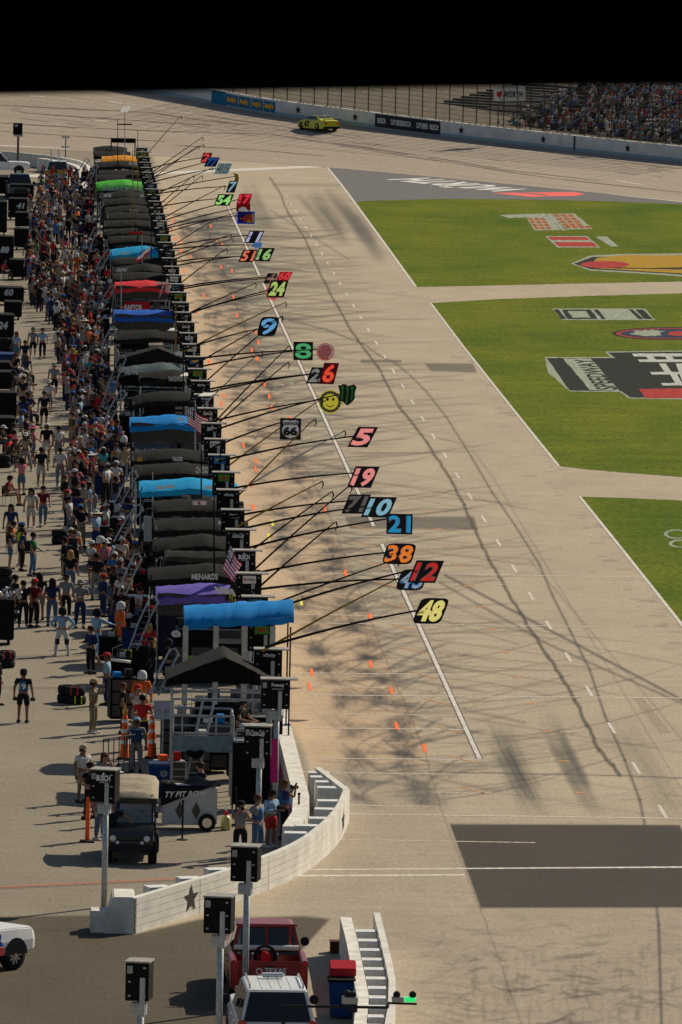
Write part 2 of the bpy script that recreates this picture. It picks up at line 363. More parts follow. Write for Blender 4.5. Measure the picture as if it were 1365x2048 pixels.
def flat(name, polys, m, z, parent=road, kind=None):
    mb=MB()
    for pl in polys: mb.add([G(x,y,z) for x,y in pl],[tuple(range(len(pl)))])
    o=mb.build(name,m,parent)
    if kind: o['kind']=kind
    return o
PWH=mat('worn_white_line',(.55,.52,.46),.8,nz=.35,scale=5)
PYL=mat('orange_tape',(.9,.16,.04),.7,nz=.1); PYE=mat('yellow_tape',(.7,.68,.08),.7,nz=.1)
def strip(pts,w0,w1):       # px polyline to quads, width in px
    out=[]; n=len(pts)-1
    for i in range(n):
        a=w0+(w1-w0)*i/n; b_=w0+(w1-w0)*(i+1)/n
        out.append([(pts[i][0]-a/2,pts[i][1]),(pts[i][0]+a/2,pts[i][1]),(pts[i+1][0]+b_/2,pts[i+1][1]),(pts[i+1][0]-b_/2,pts[i+1][1])])
    return out
lx=lambda y:960+.4555*(y-1518)
segs=[(412,551),(566,640),(640,1052),(1088,1518)]
dark=mat('line_border',(.12,.105,.09),.8,nz=.3)
for a,b_ in segs:
    flat('line_border',strip([(lx(a),a),(lx(b_),b_)],5+a/170,5+b_/170),dark,.004)
    flat('white_line',strip([(lx(a),a),(lx(b_),b_)],2+a/230,2+b_/230),PWH,.008)
dl=[]; ys=[391]
while ys[-1]<1560: ys.append(ys[-1]+ (ys[-1]+395)**2/31/16000*11.6)
for y in ys:
    x=95+(y+395)*.611-2; h=(y+395)**2/31/16000*3.2; wd=(y+395)/31*.11
    dl.append([(x-wd/2,y),(x+wd/2,y),(x+wd/2+h*.6,y+h),(x-wd/2+h*.6,y+h)])
flat('lane_dash',dl,PWH,.004)
edge=[(653,332),(680,365),(710,405),(772,490),(832,573)]
flat('white_line',strip(edge,4,5),PWH,.012)
flat('white_line',strip([(862,606),(925,690),(1000,785),(1060,860),(1118,932)],4,6),PWH,.012)
flat('white_line',strip([(1160,993),(1230,1080),(1300,1168),(1365,1250),(1440,1342)],6,8),PWH,.012)
flat('white_line',[[(-90,352),(320,344),(653,330),(653,334),(320,349),(-90,357)]],PWH,.004)
for y,x0,x1,s,w in [(1389,620,1440,.008,1.6),(1627,700,1440,.013,2),(1516,632,958,.006,1.6),(1345,600,900,.01,1.4),(1455,615,930,.01,1.6),(1245,585,1190,.012,1.2),(1145,740,1290,.016,1.2),(744,620,860,.02,1.2),(1584,870,985,.01,1.2),(1586,1185,1245,.01,1.3),(1463,1120,1175,.01,1.2),(1352,1060,1115,.01,1.1),(1168,965,1010,.01,1.1)]:
    flat('faint_line',[[(x0,y),(x1,y+(x1-x0)*s),(x1,y+w+(x1-x0)*s),(x0,y+w*.75)]],mat('faint_line_paint',(.50,.46,.39),.8,nz=.5,scale=8),.006)
flat('white_line',[[(600,1750),(930,1748),(930,1751),(600,1753)],[(620,1738),(1440,1732),(1440,1735),(620,1740)]],PWH,.004)
# stall divider lines and tape marks
dv=[]; ot=[]; ye=[]; ob=[]
for k in range(-1,43):
    Y=D0+DS*k+DS*.5
    if Y<D0+DS*1.0 and k<0: pass
    if 300<Y<560 or Y<285:
        a=proj((8.6,Y,0)); b_=proj((15.3 if k%2 else 12.5,Y,0)); w=.5+a[1]/1800
        if a[1]>700: dv.append([(a[0],a[1]),(b_[0],b_[1]),(b_[0],b_[1]+w),(a[0],a[1]+w)])
    for X in (10.0,12.6):
        c=proj((X+random.uniform(-.5,.5),D0+DS*k+random.uniform(0,5),0)); s=(c[1]+395)/1700
        tgt=ye if (k in (11,12,8) or (k in(18,19) and X<11)) else ot
        if k>0 and random.random()<.45: tgt.append([(c[0]-3*s,c[1]-7*s),(c[0]+3*s,c[1]-7*s),(c[0]+5*s,c[1]+7*s),(c[0]-1*s,c[1]+7*s)])
    if 1<=k<14:
        c=proj((14.3,D0+DS*k,0)); s=(c[1]+395)/1700; ob.append([(c[0]-35*s,c[1]-7*s),(c[0]+15*s,c[1]+6*s),(c[0]+15*s,c[1]+7.5*s),(c[0]-35*s,c[1]-5.5*s)])
        c=proj((17.5,D0+DS*k,0)); ob.append([(c[0]-10*s,c[1]),(c[0]+10*s,c[1]),(c[0]+10*s,c[1]+2*s),(c[0]-10*s,c[1]+2*s)])
flat('stall_divider',dv,mat('thin_line',(.46,.40,.31),.8,nz=.4),.004)
flat('orange_tape_mark',ot,PYL,.009); flat('yellow_tape_mark',ye,PYE,.009)
flat('faded_orange_line',ob,mat('faded_orange',(.5,.24,.10),.8,nz=.4,scale=10),.006)
# shop-painted infield
def gmat(name,c1,c2):
    m=bpy.data.materials.new(name); m.use_nodes=True; t=m.node_tree; b=t.nodes['Principled BSDF']; b.inputs['Roughness'].default_value=.95; b.inputs['Specular IOR Level'].default_value=.02
    tc=t.nodes.new('ShaderNodeTexCoord'); n1=nzn(t,tc,.12,9,(1,.35,1)); n2=nzn(t,tc,4,8,(1,.25,1)); n3=nzn(t,tc,.5,4,(.3,1,1))
    mx=t.nodes.new('ShaderNodeMix'); mx.data_type='RGBA'; mx.inputs[6].default_value=(*c1,1); mx.inputs[7].default_value=(*c2,1)
    r=t.nodes.new('ShaderNodeMapRange'); r.inputs[1].default_value=.35; r.inputs[2].default_value=.65; t.links.new(n1.outputs[0],r.inputs[0]); t.links.new(r.outputs[0],mx.inputs[0])
    c=scale_by(t,mx.outputs[2],n2,.68,1.32); c=scale_by(t,c,n3,.85,1.15); t.links.new(c,b.inputs['Base Color']); return m
GR=gmat('mown_grass',(.068,.108,.012),(.135,.150,.016))
def grassland(poly):
    flat_o=flat('grass',[ragged(poly,.7,6)],GR,.008,parent=None); tag(flat_o,kind='structure'); return flat_o
grassland([(710,405),(730,402),(785,400),(890,398),(1000,398.5),(1200,402),(1450,412),(1450,561),(1200,566),(832,574),(772,490)])
grassland([(862,606),(1000,598),(1200,591),(1450,584),(1450,960),(1250,945),(1180,939),(1118,932),(1060,860),(1000,785),(925,690)])
grassland([(1160,993),(1250,996),(1450,1004),(1450,1350),(1365,1250),(1300,1168),(1230,1080)])
asp=flat('dark_asphalt',[[(653,332),(890,345),(1090,373),(1255,392),(1450,412),(1200,402),(1000,398.5),(890,398),(785,400),(730,402),(710,405),(680,365)]],mat('grey_asphalt',(.135,.135,.13),.85,nz=.25,scale=3,stretch=(.6,2,1)),.008,parent=None); tag(asp,kind='structure')
flat('white_line',[[(655,329),(890,343),(1090,371),(1255,390.5),(1450,411),(1450,413),(1255,392.5),(1090,373),(890,345),(655,331.5)]],PWH,.016,parent=asp)
def gq(pts,z): return [G(x,y,z) for x,y in pts]
PW=mat('turf_paint_white',(.26,.29,.22),.9,nz=.45,scale=3); PK=mat('turf_paint_black',(.012,.016,.010),.9,nz=.4,scale=5); PR=mat('turf_paint_red',(.33,.03,.025),.9,nz=.4,scale=3)
PO=mat('turf_paint_orange',(.30,.09,.02),.9,nz=.6,scale=2); PYW=mat('turf_paint_yellow',(.34,.20,.012),.9,nz=.3,scale=5); PN=mat('turf_paint_navy',(.02,.03,.06),.9,nz=.3,scale=5)
RW=mat('bright_white_paint',(.62,.6,.56),.8,nz=.12); RP=mat('bright_red_paint',(.75,.13,.11),.8,nz=.1)
# WURTH lettering lies upside down as seen from here
qtext('WÜRTH',[G(x,y,.014) for x,y in [(1068,380),(855,355.5),(757,360),(973,383.5)]],RW,asp,'painted_word',off=.03)
flat('painted_logo',[[(985,386),(1030,385),(1100,392),(1065,394)],[(1040,385.5),(1110,384),(1150,384),(1170,388),(1150,392),(1100,392.5),(1085,388)]],RP,.013,parent=asp)
def turf(nm,label,polys):
    t=None
    for i,(m,z,pl) in enumerate(polys):
        mb=MB()
        for p in pl:
            p=ragged(p,.55,5,z+3); mb.add([G(x,y,.012+z*.004) for x,y in p],[tuple(range(len(p)))])
        if t is None: 
            t=mb.build('turf_paint',m); tag(t,kind='structure')
        else: mb.build('painted_shape',m,t)
    return t
turf('turf_logo','',[(PW,0,[[(1000,430),(1090,427),(1095,433),(1018,436)],[(1053,434),(1097,433),(1124,460),(1070,461)],[(1092,428),(1104,427),(1136,460),(1126,461)],[(1104,428),(1150,427),(1187,458),(1128,459)]]),(PO,1,[[(x0+dx,y0),(x0+dx+w_,y0-.2),(x0+dx+w_+3,y0+4.6),(x0+dx+3,y0+4.8)] for x0,y0,w_,xs_ in [(1056,436,9,(0,12,24)),(1060,442,9,(0,12,24)),(1064,448,9,(0,12,24)),(1068,454,9,(0,12,24)),(1107,429,11,(0,14,28)),(1113,435,11,(0,14,28)),(1119,441,11,(0,14,28)),(1124,447,11,(0,14,28)),(1130,452,10,(0,14,28,40))] for dx in xs_]),
 ])
turf('turf_logo','',[(PW,0,[[(1091,472),(1175,472),(1201,495),(1115,495)]]),(PR,1,[[(1096,473.5),(1172,473.5),(1180,480),(1104,480)],[(1108,484),(1185,484),(1196,493),(1119,493)]]),
 (PW,1,[[(1190,473),(1215,473),(1238,493),(1222,493)]])])
def ell(cx,cy,rx,ry,n=28,wob=0): return [(cx+rx*math.cos(2*math.pi*k/n)*(1+wob*math.sin(5*k)),cy+ry*math.sin(2*math.pi*k/n)*(1+wob*math.cos(3*k))) for k in range(n)]
turf('turf_logo','',[(PW,0,[[(1142,527),(1180,511),(1240,508),(1450,506),(1450,560),(1300,548),(1180,541)]]),(PK,1,[[(1148,527),(1185,514),(1450,508),(1450,555),(1300,545),(1180,538)]]),
 (PYW,2,[[(1195,516),(1250,510),(1450,511),(1450,533),(1290,536),(1180,533)],[(1185,536),(1300,538),(1450,540),(1450,552),(1300,543)]]),(PR,3,[ell(1210,529,49,7)])])
turf('turf_logo','',[(PW,0,[[(1105,617),(1290,617),(1312,640),(1125,640)]]),(PK,1,[[(1108,619),(1118,619),(1133,638),(1123,638)],[(1124,619),(1182,619),(1196,638),(1136,638)],[(1188,619),(1196,619),(1212,638),(1204,638)],[(1258,619),(1266,619),(1288,638),(1278,638)],[(1270,619),(1286,619),(1307,638),(1290,638)]]),
 (PW,2,[[(1136,622),(1172,622),(1182,635),(1146,635)]])])
turf('turf_logo','',[(PK,0,[ell(1340,667,116,13)]),(PR,1,[ell(1342,667,110,11)]),(PN,2,[ell(1344,667,104,9.5)]),(PW,3,[ell(1300,666,36,6,30,.2)]),(PN,4,[ell(1350,667,30,6)]),(PR,5,[ell(1358,667,22,4.5)])])
big=turf('turf_logo','',[(PW,0,[[(1090,714),(1222,714),(1210,703),(1450,700),(1450,800),(1258,797),(1240,784),(1140,783),(1096,744)]]),
 (PK,1,[[(1094,716),(1232,716),(1216,705),(1450,702),(1450,797),(1262,795),(1243,782),(1140,781)]]),(PW,2,[[(1127,717),(1182,717),(1240,782),(1180,780)]]),(PR,3,[[(1277,778),(1450,775),(1450,796),(1292,796)]])])
qtext('SPEEDWAY',gq([(1236,779),(1183,719),(1150,719),(1195,779)],.026),PK,big,'painted_word',off=.02)
for k_,(xa,ya,h_,xb) in enumerate([(1264,707,6,1450),(1276,719,5,1450),(1300,744,5,1450),(1322,766,5,1450)]):
    flat('painted_letter_bar',[ragged([(xa,ya),(xb,ya-.5),(xb,ya+h_),(xa+h_*.8,ya+h_)],.7,8,k_)],RWT if False else mat('crisp_turf_white',(.40,.42,.37),.9,nz=.3,scale=4),.03,parent=big)
for k_,(xa,ya,xb,yb) in enumerate([(1292,713,1302,722),(1330,713,1340,724),(1318,727,1331,746),(1352,727,1364,760),(1340,748,1352,768)]):
    flat('painted_letter_stem',[[(xa,ya),(xa+14,ya),(xb+14,yb),(xb,yb)]],MC['crisp_turf_white'],.034,parent=big)
turf('turf_logo','',[(PW,0,[ell(1352,1068,24,9),ell(1362,1087,24,8)]),(GR,1,[ell(1354,1068,19,7),ell(1364,1087,19,6)])])

# ------------------------------------------------------------------ banked track, wall, fence
inner=[(92,560,0),(71,603,0),(51,645,0),(37.5,671,0),(24,694,0),(10,710,0),(-4,721,0),(-30,733,0),(-70,745,0)]
outer=[(110,574,1.3),(90,612,1.4),(68,656,1.45),(54,682,1.55),(40,706,1.9),(30,721,2.4),(20.5,734,3.0),(12.5,743,4.0),(0,753,5.6),(-30,768,8.5),(-75,785,9)]
def curve(pts,n):
    pts=[Vector(p) for p in pts]; out=[]; m=len(pts)-1
    for k in range(n+1):
        t=k/n*m; i=min(int(t),m-1); f=t-i; p0=pts[max(i-1,0)];p1=pts[i];p2=pts[i+1];p3=pts[min(i+2,m)]
        out.append(.5*((2*p1)+(p2-p0)*f+(2*p0-5*p1+4*p2-p3)*f*f+(3*p1-p0-3*p2+p3)*f**3))
    return out
NI=120; ci=curve(inner,NI); cu_=curve(outer,NI); NJ=14
tv=[]; 
for i in range(NI+1):
    for j in range(NJ+1):
        s=j/NJ; p=ci[i].lerp(cu_[i],s); p.z=.014+(cu_[i].z)*(s**1.15); tv.append(p)
tf=[(i*(NJ+1)+j,(i+1)*(NJ+1)+j,(i+1)*(NJ+1)+j+1,i*(NJ+1)+j+1) for i in range(NI) for j in range(NJ)]
tme=bpy.data.meshes.new('race_track'); tme.from_pydata(tv,[],tf)
uv=tme.uv_layers.new(name='UVMap')
for p in tme.polygons:
    for li in p.loop_indices:
        v=tme.loops[li].vertex_index; uv.data[li].uv=((v//(NJ+1))*1.9,(v%(NJ+1))/NJ*22)
m=bpy.data.materials.new('banked_asphalt'); m.use_nodes=True; t=m.node_tree; b=t.nodes['Principled BSDF']; b.inputs['Roughness'].default_value=.9; b.inputs['Specular IOR Level'].default_value=.06
u=t.nodes.new('ShaderNodeUVMap'); mp=t.nodes.new('ShaderNodeMapping'); mp.inputs['Scale'].default_value=(.03,1.6,1); t.links.new(u.outputs[0],mp.inputs[0])
n=t.nodes.new('ShaderNodeTexNoise'); n.inputs['Scale'].default_value=1; n.inputs['Detail'].default_value=6; t.links.new(mp.outputs[0],n.inputs['Vector'])
rgb=t.nodes.new('ShaderNodeRGB'); rgb.outputs[0].default_value=(.36,.30,.235,1)
c=scale_by(t,rgb.outputs[0],n,.86,1.1); tc=t.nodes.new('ShaderNodeTexCoord'); c=scale_by(t,c,nzn(t,tc,2.5,6),.85,1.15); t.links.new(c,b.inputs['Base Color'])
tme.materials.append(m); track=link('race_track',tme); tag(track,kind='structure')
tb=BVHTree.FromPolygons([Vector(v) for v in tv],tf)
def T(px,py,up=.01):
    h=tb.ray_cast(CP,ray(px,py).normalized())
    return (h[0]+Vector((0,0,up))) if h[0] else G(px,py,up)
def tstrip(name,pts,w,m):
    mb=MB(); a=[T(x,y-w/2) for x,y in pts]; b_=[T(x,y+w/2) for x,y in pts]
    mb.add(a+b_,[(i,i+1,len(a)+i+1,len(a)+i) for i in range(len(a)-1)]); mb.build(name,m,track)
for p in [[(218,203),(243,207)],[(305,215),(332,219)],[(358,224),(382,227)],[(100,229),(128,232)],[(1235,362),(1290,370)],[(60,192),(90,194)],[(188,240),(215,243)]]: tstrip('lane_dash',p,1.6,PWH)
tstrip('white_line',[(-60,290),(0,291),(66,294),(140,298)],1.5,PWH)
DK=mat('tyre_mark',(.2,.17,.14),.8,nz=.3)
for p in [[(0,246),(180,256),(400,265),(540,268),(665,287),(900,325),(1100,356),(1365,385)],[(0,210),(300,225),(500,250)],[(665,285),(850,312),(1000,338),(1200,362)],[(40,225),(300,243),(420,250)],[(0,262),(150,272),(330,283)],[(350,290),(520,300),(650,312)],[(820,262),(1000,292),(1200,318),(1365,338)],[(400,228),(560,252),(700,275)]]: tstrip('tyre_mark',p,.9,DK)
for i in range(60):
    x=random.uniform(20,1340); yb=np.interp(x,[0,540,760,900,1149,1365],[195,228,262,280,302,327]); y=yb+random.uniform(9,50); L=random.uniform(10,60)
    tstrip('tyre_mark',[(x,y),(x+L,y+L*.13)],.8,DK) if i<60 else 0

def outer_at(px):
    best=None
    for i in range(NI):
        a,b_=proj(cu_[i]),proj(cu_[i+1])
        if min(a[0],b_[0])<=px<=max(a[0],b_[0]) and abs(a[0]-b_[0])>1e-6:
            f=(px-a[0])/(b_[0]-a[0]); return cu_[i].lerp(cu_[i+1],f), (cu_[i+1]-cu_[i]).normalized(), i+f
    return cu_[NI//2],Vector((-1,0,0)),NI//2
def nrm(i):
    a=cu_[max(i-1,0)]; b_=cu_[min(i+1,NI)]; t=(b_-a); t.z=0; t.normalize(); return Vector((t.y,-t.x,0))*(1 if True else 1)
WH=1.38
n0=nrm(40)
sgn=1 if n0.dot(cu_[40]-ci[40])>0 else -1
mb=MB(); rows=[]
for i in range(NI+1):
    n=nrm(i)*sgn; p=cu_[i]; rows.append([p+Vector((0,0,-.3)),p+Vector((0,0,WH)),p+n*.45+Vector((0,0,WH)),p+n*.45+Vector((0,0,-.3))])
mb.add([q for r in rows for q in r],[(i*4+k,(i+1)*4+k,(i+1)*4+k+1,i*4+k+1) for i in range(NI) for k in range(3)])
wall=empty('outer_wall',cu_[60],0,'long white concrete retaining wall curving round the far turn below the grandstand','wall')
WALLM=mat('pale_wall_paint',(.56,.57,.56),.7,nz=.14,scale=.8)
wbuild(mb,'wall_body',WALLM,wall)
mb=MB()
for i in range(0,NI): 
    n=nrm(i)*sgn; 
    for k in range(2):
        if (i+k)%3: p=cu_[i].lerp(cu_[i+1],k*.5+.1); q_=cu_[i].lerp(cu_[i+1],k*.5+.35); mb.add([p+n*.05+Vector((0,0,WH+.01)),q_+n*.05+Vector((0,0,WH+.01)),q_+n*.2+Vector((0,0,WH+.06)),p+n*.2+Vector((0,0,WH+.06))],[(0,1,2,3)])
wbuild(mb,'wall_coping',mat('dusty_coping',(.25,.2,.13),.9),wall)
mb=MB(); LOW=[]
for i in range(NI+1):
    n=nrm(i)*sgn; p=cu_[i]-n*.02; LOW+= [p+Vector((0,0,.0)),p+Vector((0,0,.33))]
mb.add(LOW,[(2*i,2*i+2,2*i+3,2*i+1) for i in range(NI)]); wbuild(mb,'wall_foot_shadow',mat('blue_grey_shadow',(.26,.34,.38),.7,nz=.2),wall)  # shadow along the wall foot, painted as a blue-grey strip
def wquad(x0,x1,h0,h1,off=.05):
    a,_,i=outer_at(x0); b_,_,j=outer_at(x1); n=nrm(int((i+j)/2))*sgn; o=-n*off
    return [a+o+Vector((0,0,h0)),b_+o+Vector((0,0,h0)),b_+o+Vector((0,0,h1)),a+o+Vector((0,0,h1))]
def wpanel(name,x0,x1,h0,h1,m,n=1,off=.05):
    mb=MB()
    for k in range(n):
        mb.add(wquad(x0+(x1-x0)*k/n,x0+(x1-x0)*(k+1)/n,h0,h1,off),[(0,1,2,3)])
    return wbuild(mb,name,m,wall)
for x in (597,711,923,1087,1256):
    q_=wquad(x-6,x+6,.35,1.15); mb=MB(); mb.add(quadmap([(s[0]+.5,s[1]+.5) for s in STAR],q_),[tuple(range(10))]); wbuild(mb,'star_emblem',DLET,wall)
wpanel('wall_gate',1148,1151,.1,WH-.05,DLET)
wpanel('sponsor_banner',751,881,.12,1.28,mat('charcoal_banner',(.03,.03,.035),.7),6)
for x,s in [(765,'BUSCH'),(795,'CUP SERIES'),(815,'BUSCH'),(846,'CUP SERIES'),(870,'BUSCH')]:
    w=8 if s=='BUSCH' else 11.5
    qtext(s,wquad(x-w,x+w,.5,.95,.1),WLET,wall,off=.03)
LBL=mat('sky_blue_board',(.02,.15,.28),.6,nz=.1)
for k in range(4):
    x=455+k*25-2; wpanel('frozen_custard_board',x,x+23,.2,1.2,LBL); qtext("Andy's",wquad(x+3,x+20,.4,1.0,.1),mat('custard_yellow',(.85,.42,.03),.6,nz=0),wall,off=.05)
wpanel('board_strip',424,452,.1,1.3,LBL,2)
# catch fence
fence=empty('catch_fence',cu_[60]+nrm(60)*sgn*.5,0,'tall steel catch fence with curved tops and cables standing on the outer wall','fence')
FM=mat('weathered_fence_steel',(.075,.065,.05),.7,.0,nz=.2)
px=380
posts=[]
while px<1420:
    p,_,i=outer_at(px); n=nrm(int(i))*sgn; b0=p+n*.3+Vector((0,0,WH)); px+=27
    pts=[b0,b0+Vector((0,0,3.2)),b0+Vector((0,0,4.3))-n*.25,b0+Vector((0,0,5.1))-n*.9,b0+Vector((0,0,5.5))-n*1.8]
    mb=MB(); mb.tube(pts,.055,6); wbuild(mb,'fence_post',FM,fence); posts.append(pts)
mb=MB()
for k in range(12):
    h=.25+k*.42
    line=[]
    for pts in posts:
        b0=pts[0]; line.append(b0+Vector((0,0,h)) if h<3.2 else b0+Vector((0,0,h)))
    mb.tube(line,.014,4)
wbuild(mb,'fence_cable',FM,fence)
mb=MB()
for a,b_ in zip(posts[:-1],posts[1:]):
    for k in range(14):
        p=a[0].lerp(b_[0],k/14); mb.tube([p,p+Vector((0,0,4.6))],.008,3)
wbuild(mb,'fence_mesh',FM,fence)
# ------------------------------------------------------------------ grandstand beyond the wall
sp0,_,i0=outer_at(1500) if False else outer_at(1395); sp1,_,i1=outer_at(930)
SN=(nrm(int((i0+i1)/2))*sgn); ST=Vector((-SN.y,SN.x,0)); 
if ST.dot(sp1-sp0)<0: ST=-ST
ORI=Vector((sp0.x,sp0.y,1.5))+SN*4.5-ST*12
LEN=(Vector((sp1.x,sp1.y,0))-Vector((sp0.x,sp0.y,0))).length+30
LEN=(sp1-sp0).dot(ST)+14
stand=empty('grandstand',ORI,0,'crowded aluminium bleacher grandstand behind the catch fence, upper right','grandstand')
def SP(s,r,h): return ORI+ST*s+SN*r+Vector((0,0,h))
BN=mat('bleacher_aluminium',(.17,.165,.15),.5,.3,nz=.25); BC=mat('stand_concrete',(.12,.11,.095),.9,nz=.2)
NR=30; mb=MB(); mbb=MB()
for r in range(NR):
    z=.7+r*.36; d=r*.8
    mb.add([SP(0,d,z-.36),SP(LEN,d,z-.36),SP(LEN,d,z),SP(0,d,z),SP(0,d+.8,z),SP(LEN,d+.8,z)],[(0,1,2,3),(3,2,5,4)])
wbuild(mb,'terrace',BC,stand)
for r in range(NR):
    z=.7+r*.36+.42; d=r*.8+.35; m2=MB()
    for a,b_ in [(0,LEN*.3),(LEN*.32,LEN*.62),(LEN*.64,LEN)]:
        v=[SP(a,d,z),SP(b_,d,z),SP(b_,d+.28,z),SP(a,d+.28,z)]; m2.add(v+[q-Vector((0,0,.05)) for q in v],[(0,1,2,3),(7,6,5,4),(0,1,5,4)])
    wbuild(m2,'bench',BN,stand)
for s in (LEN*.31,LEN*.63,LEN*.985,LEN*.15,LEN*.48,LEN*.8):
    m2=MB(); 
    for k in range(0,NR,4): m2.tube([SP(s,k*.8,.7+k*.36),SP(s,k*.8,1.7+k*.36),SP(s,k*.8+2.6,1.7+k*.36+1.15),SP(s,k*.8+2.6,.7+k*.36+1.15)],.04,5)
    wbuild(m2,'handrail',STEEL,stand)
# lower empty stand to the left
sp2,_,_=outer_at(925); sp3,_,_=outer_at(560)
e2=empty('empty_bleachers',sp2+SN*8,0,'empty dark bleachers beyond the fence left of the crowded stand','bleachers')
ST2=(Vector((sp3.x,sp3.y,0))-Vector((sp2.x,sp2.y,0))); L2=ST2.length; ST2.normalize(); SN2=Vector((ST2.y,-ST2.x,0)); 
if SN2.dot(SN)<0: SN2=-SN2
def SQ(s,r,h): return sp2+SN2*(6+r)+ST2*s+Vector((0,0,h-1))
mb=MB()
for r in range(22):
    z=.6+r*.2; d=r*1.0; mb.add([SQ(-4,d,z-.2),SQ(L2*1.0,d,z-.2),SQ(L2*1.0,d,z),SQ(-4,d,z),SQ(-4,d+1,z),SQ(L2*1.0,d+1,z)],[(0,1,2,3),(3,2,5,4)])
wbuild(mb,'terrace',mat('dark_stand',(.10,.09,.075),.9,nz=.4,scale=2),e2)
for r in range(2,22,2):
    m2=MB(); z=.6+r*.2+.4; d=r*1.0
    v=[SQ(-2,d,z),SQ(L2*.62,d,z),SQ(L2*.62,d+.3,z),SQ(-2,d+.3,z)]; m2.add(v+[q-Vector((0,0,.06)) for q in v],[(0,1,2,3),(7,6,5,4),(0,1,5,4)])
    wbuild(m2,'bench',mat('dull_bench',(.19,.175,.15),.6,.2,nz=.3),e2)
# grassy ground behind the wall
mb=MB(); 
for i in range(NI+1):
    n=nrm(i)*sgn; p=cu_[i]; mb.v+= [tuple(p+n*.5+Vector((0,0,WH-.25))),tuple(p+n*60+Vector((0,0,WH-.3)))]
mb.f=[(2*i,2*i+2,2*i+3,2*i+1) for i in range(NI)]; mb.m=[0]*NI
tag(mb.build('gravel_bank',mat('gravel_bank',(.13,.11,.08),.95,nz=.35,scale=2)),kind='structure')
# spectators: one mass
EL=[]
def low_person(mb,p,cs,face):
    t,l,s,h=cs; f=face; r=Vector((f.y,-f.x,0)); U=Vector((0,0,1))
    def blob(c,a,b_,hh,mi,n=6):
        vs=[]; 
        for lv,sc in ((0,.7),(.35,1),(.75,.9),(1,.45)):
            for k in range(n):
                th=2*math.pi*k/n; vs.append(c+r*math.cos(th)*a*sc+f*math.sin(th)*b_*sc+U*hh*lv)
        fs=[(i*n+k,i*n+(k+1)%n,(i+1)*n+(k+1)%n,(i+1)*n+k) for i in range(3) for k in range(n)]+[tuple(range(3*n,4*n))]
        mb.add(vs,fs,mi)
    blob(p,.24,.16,.58,t); blob(p+U*.58,.10,.11,.16,s); blob(p+U*.72,.12,.13,.12,h)
    for q in (-1,1):
        a=p+r*.12*q; mb.tube([a+U*.08,a+f*.42+U*.06,a+f*.48-U*.38],[.09,.08,.06],5,l,cap=False)
        mb.tube([p+r*.24*q+U*.5,p+r*.3*q+U*.26,p+r*.15*q+f*.28+U*.2],[.06,.05,.045],5,s,cap=False)
cmats=[mat('shirt_'+n,c,.9,nz=.1) for n,c in [('white',(.5,.5,.48)),('grey',(.2,.2,.2)),('black',(.015,.015,.018)),('red',(.42,.03,.03)),('navy',(.02,.03,.09)),('blue',(.04,.13,.35)),('teal',(.04,.28,.3)),('maroon',(.13,.015,.02)),('tan',(.3,.24,.15)),('orange',(.6,.12,.02)),('green',(.03,.12,.05)),('light blue',(.22,.36,.5)),('pink',(.5,.16,.2)),('olive',(.1,.1,.05)),('cream',(.5,.46,.36)),('lime',(.35,.6,.03))]]
CN=['white','grey','black','red','navy','blue','teal','maroon','tan','orange','green','light blue','pink','olive','cream','lime']
SK=[mat('skin_fair',(.30,.17,.115),.6,nz=.05),mat('skin_tan',(.22,.115,.07),.6,nz=.05),mat('skin_brown',(.09,.045,.028),.6,nz=.05)]
mb=MB(); cnt=0
for r in range(NR):
    z=.7+r*.36+.44; d=r*.8+.45; s=0
    while s<LEN:
        s+=random.uniform(.46,.7)
        fr=s/LEN; dens=.97 if fr<.62 else (.97-(fr-.62)*1.6 if fr<.9 else .4)
        if r<3: dens*=.6
        if min(abs(fr-.31),abs(fr-.63),abs(fr-.48),abs(fr-.15),abs(fr-.8))<.012: dens=.05
        if random.random()<dens:
            low_person(mb,SP(s,d,z),(random.choice([0,0,0,0,0,1,1,2,3,3,5,6,11,11,14,14,14,14,10,12,8,11]),random.choice([2,4,8,5,1]),16+random.randint(0,1),random.choice([2,2,8,0,3,4,18])),-SN); cnt+=1
mats_=cmats+SK[:2]+[mat('hair_brown',(.05,.025,.012),.8)]
wbuild(mb,'spectator_crowd',mats_,stand).parent=None
cr=bpy.data.objects['spectator_crowd']; cr.matrix_parent_inverse=Matrix.Identity(4); tag(cr,'dense crowd of seated spectators filling the bleachers behind the catch fence','crowd',kind='stuff')
# signs on the fence
def panel_at(name,label,cat,px0,px1,py0,py1,Y,m,text=None,tm=None,tq=None,legs=True):
    a=PY(px0,py1,Y); b_=PY(px1,py1,Y); c=PY(px1,py0,Y); d=PY(px0,py0,Y)
    e=empty(name,(a+b_)/2,0,label,cat); mb=MB(); bk=Vector((0,.08,0))
    mb.add([a,b_,c,d,a+bk,b_+bk,c+bk,d+bk],[(0,1,2,3),(7,6,5,4),(0,4,5,1),(1,5,6,2),(2,6,7,3),(3,7,4,0)]); wbuild(mb,'sign_panel',m,e)
    if legs:
        for t in (.15,.85):
            p=a.lerp(b_,t)+Vector((0,.14,0)); m2=MB(); m2.tube([p+Vector((0,0,(c-b_).z)),Vector((p.x,p.y,p.z-legs))],.05,5); wbuild(m2,'post',FM,e)
    return e
wp,_,_=outer_at(1020)
e=panel_at('sponsor_sign','white board lettered WÜRTH with red emblem above the stand front','sign',988,1051,172,202,wp.y+2.0,WHT,legs=4.0)
Y=wp.y+1.95; q4=lambda x0,x1,y0,y1,Y:[PY(x0,y1,Y),PY(x1,y1,Y),PY(x1,y0,Y),PY(x0,y0,Y)]
qtext('WÜRTH',q4(1008,1045,181,194,Y),DLET,e,off=.025,sp=1.15)
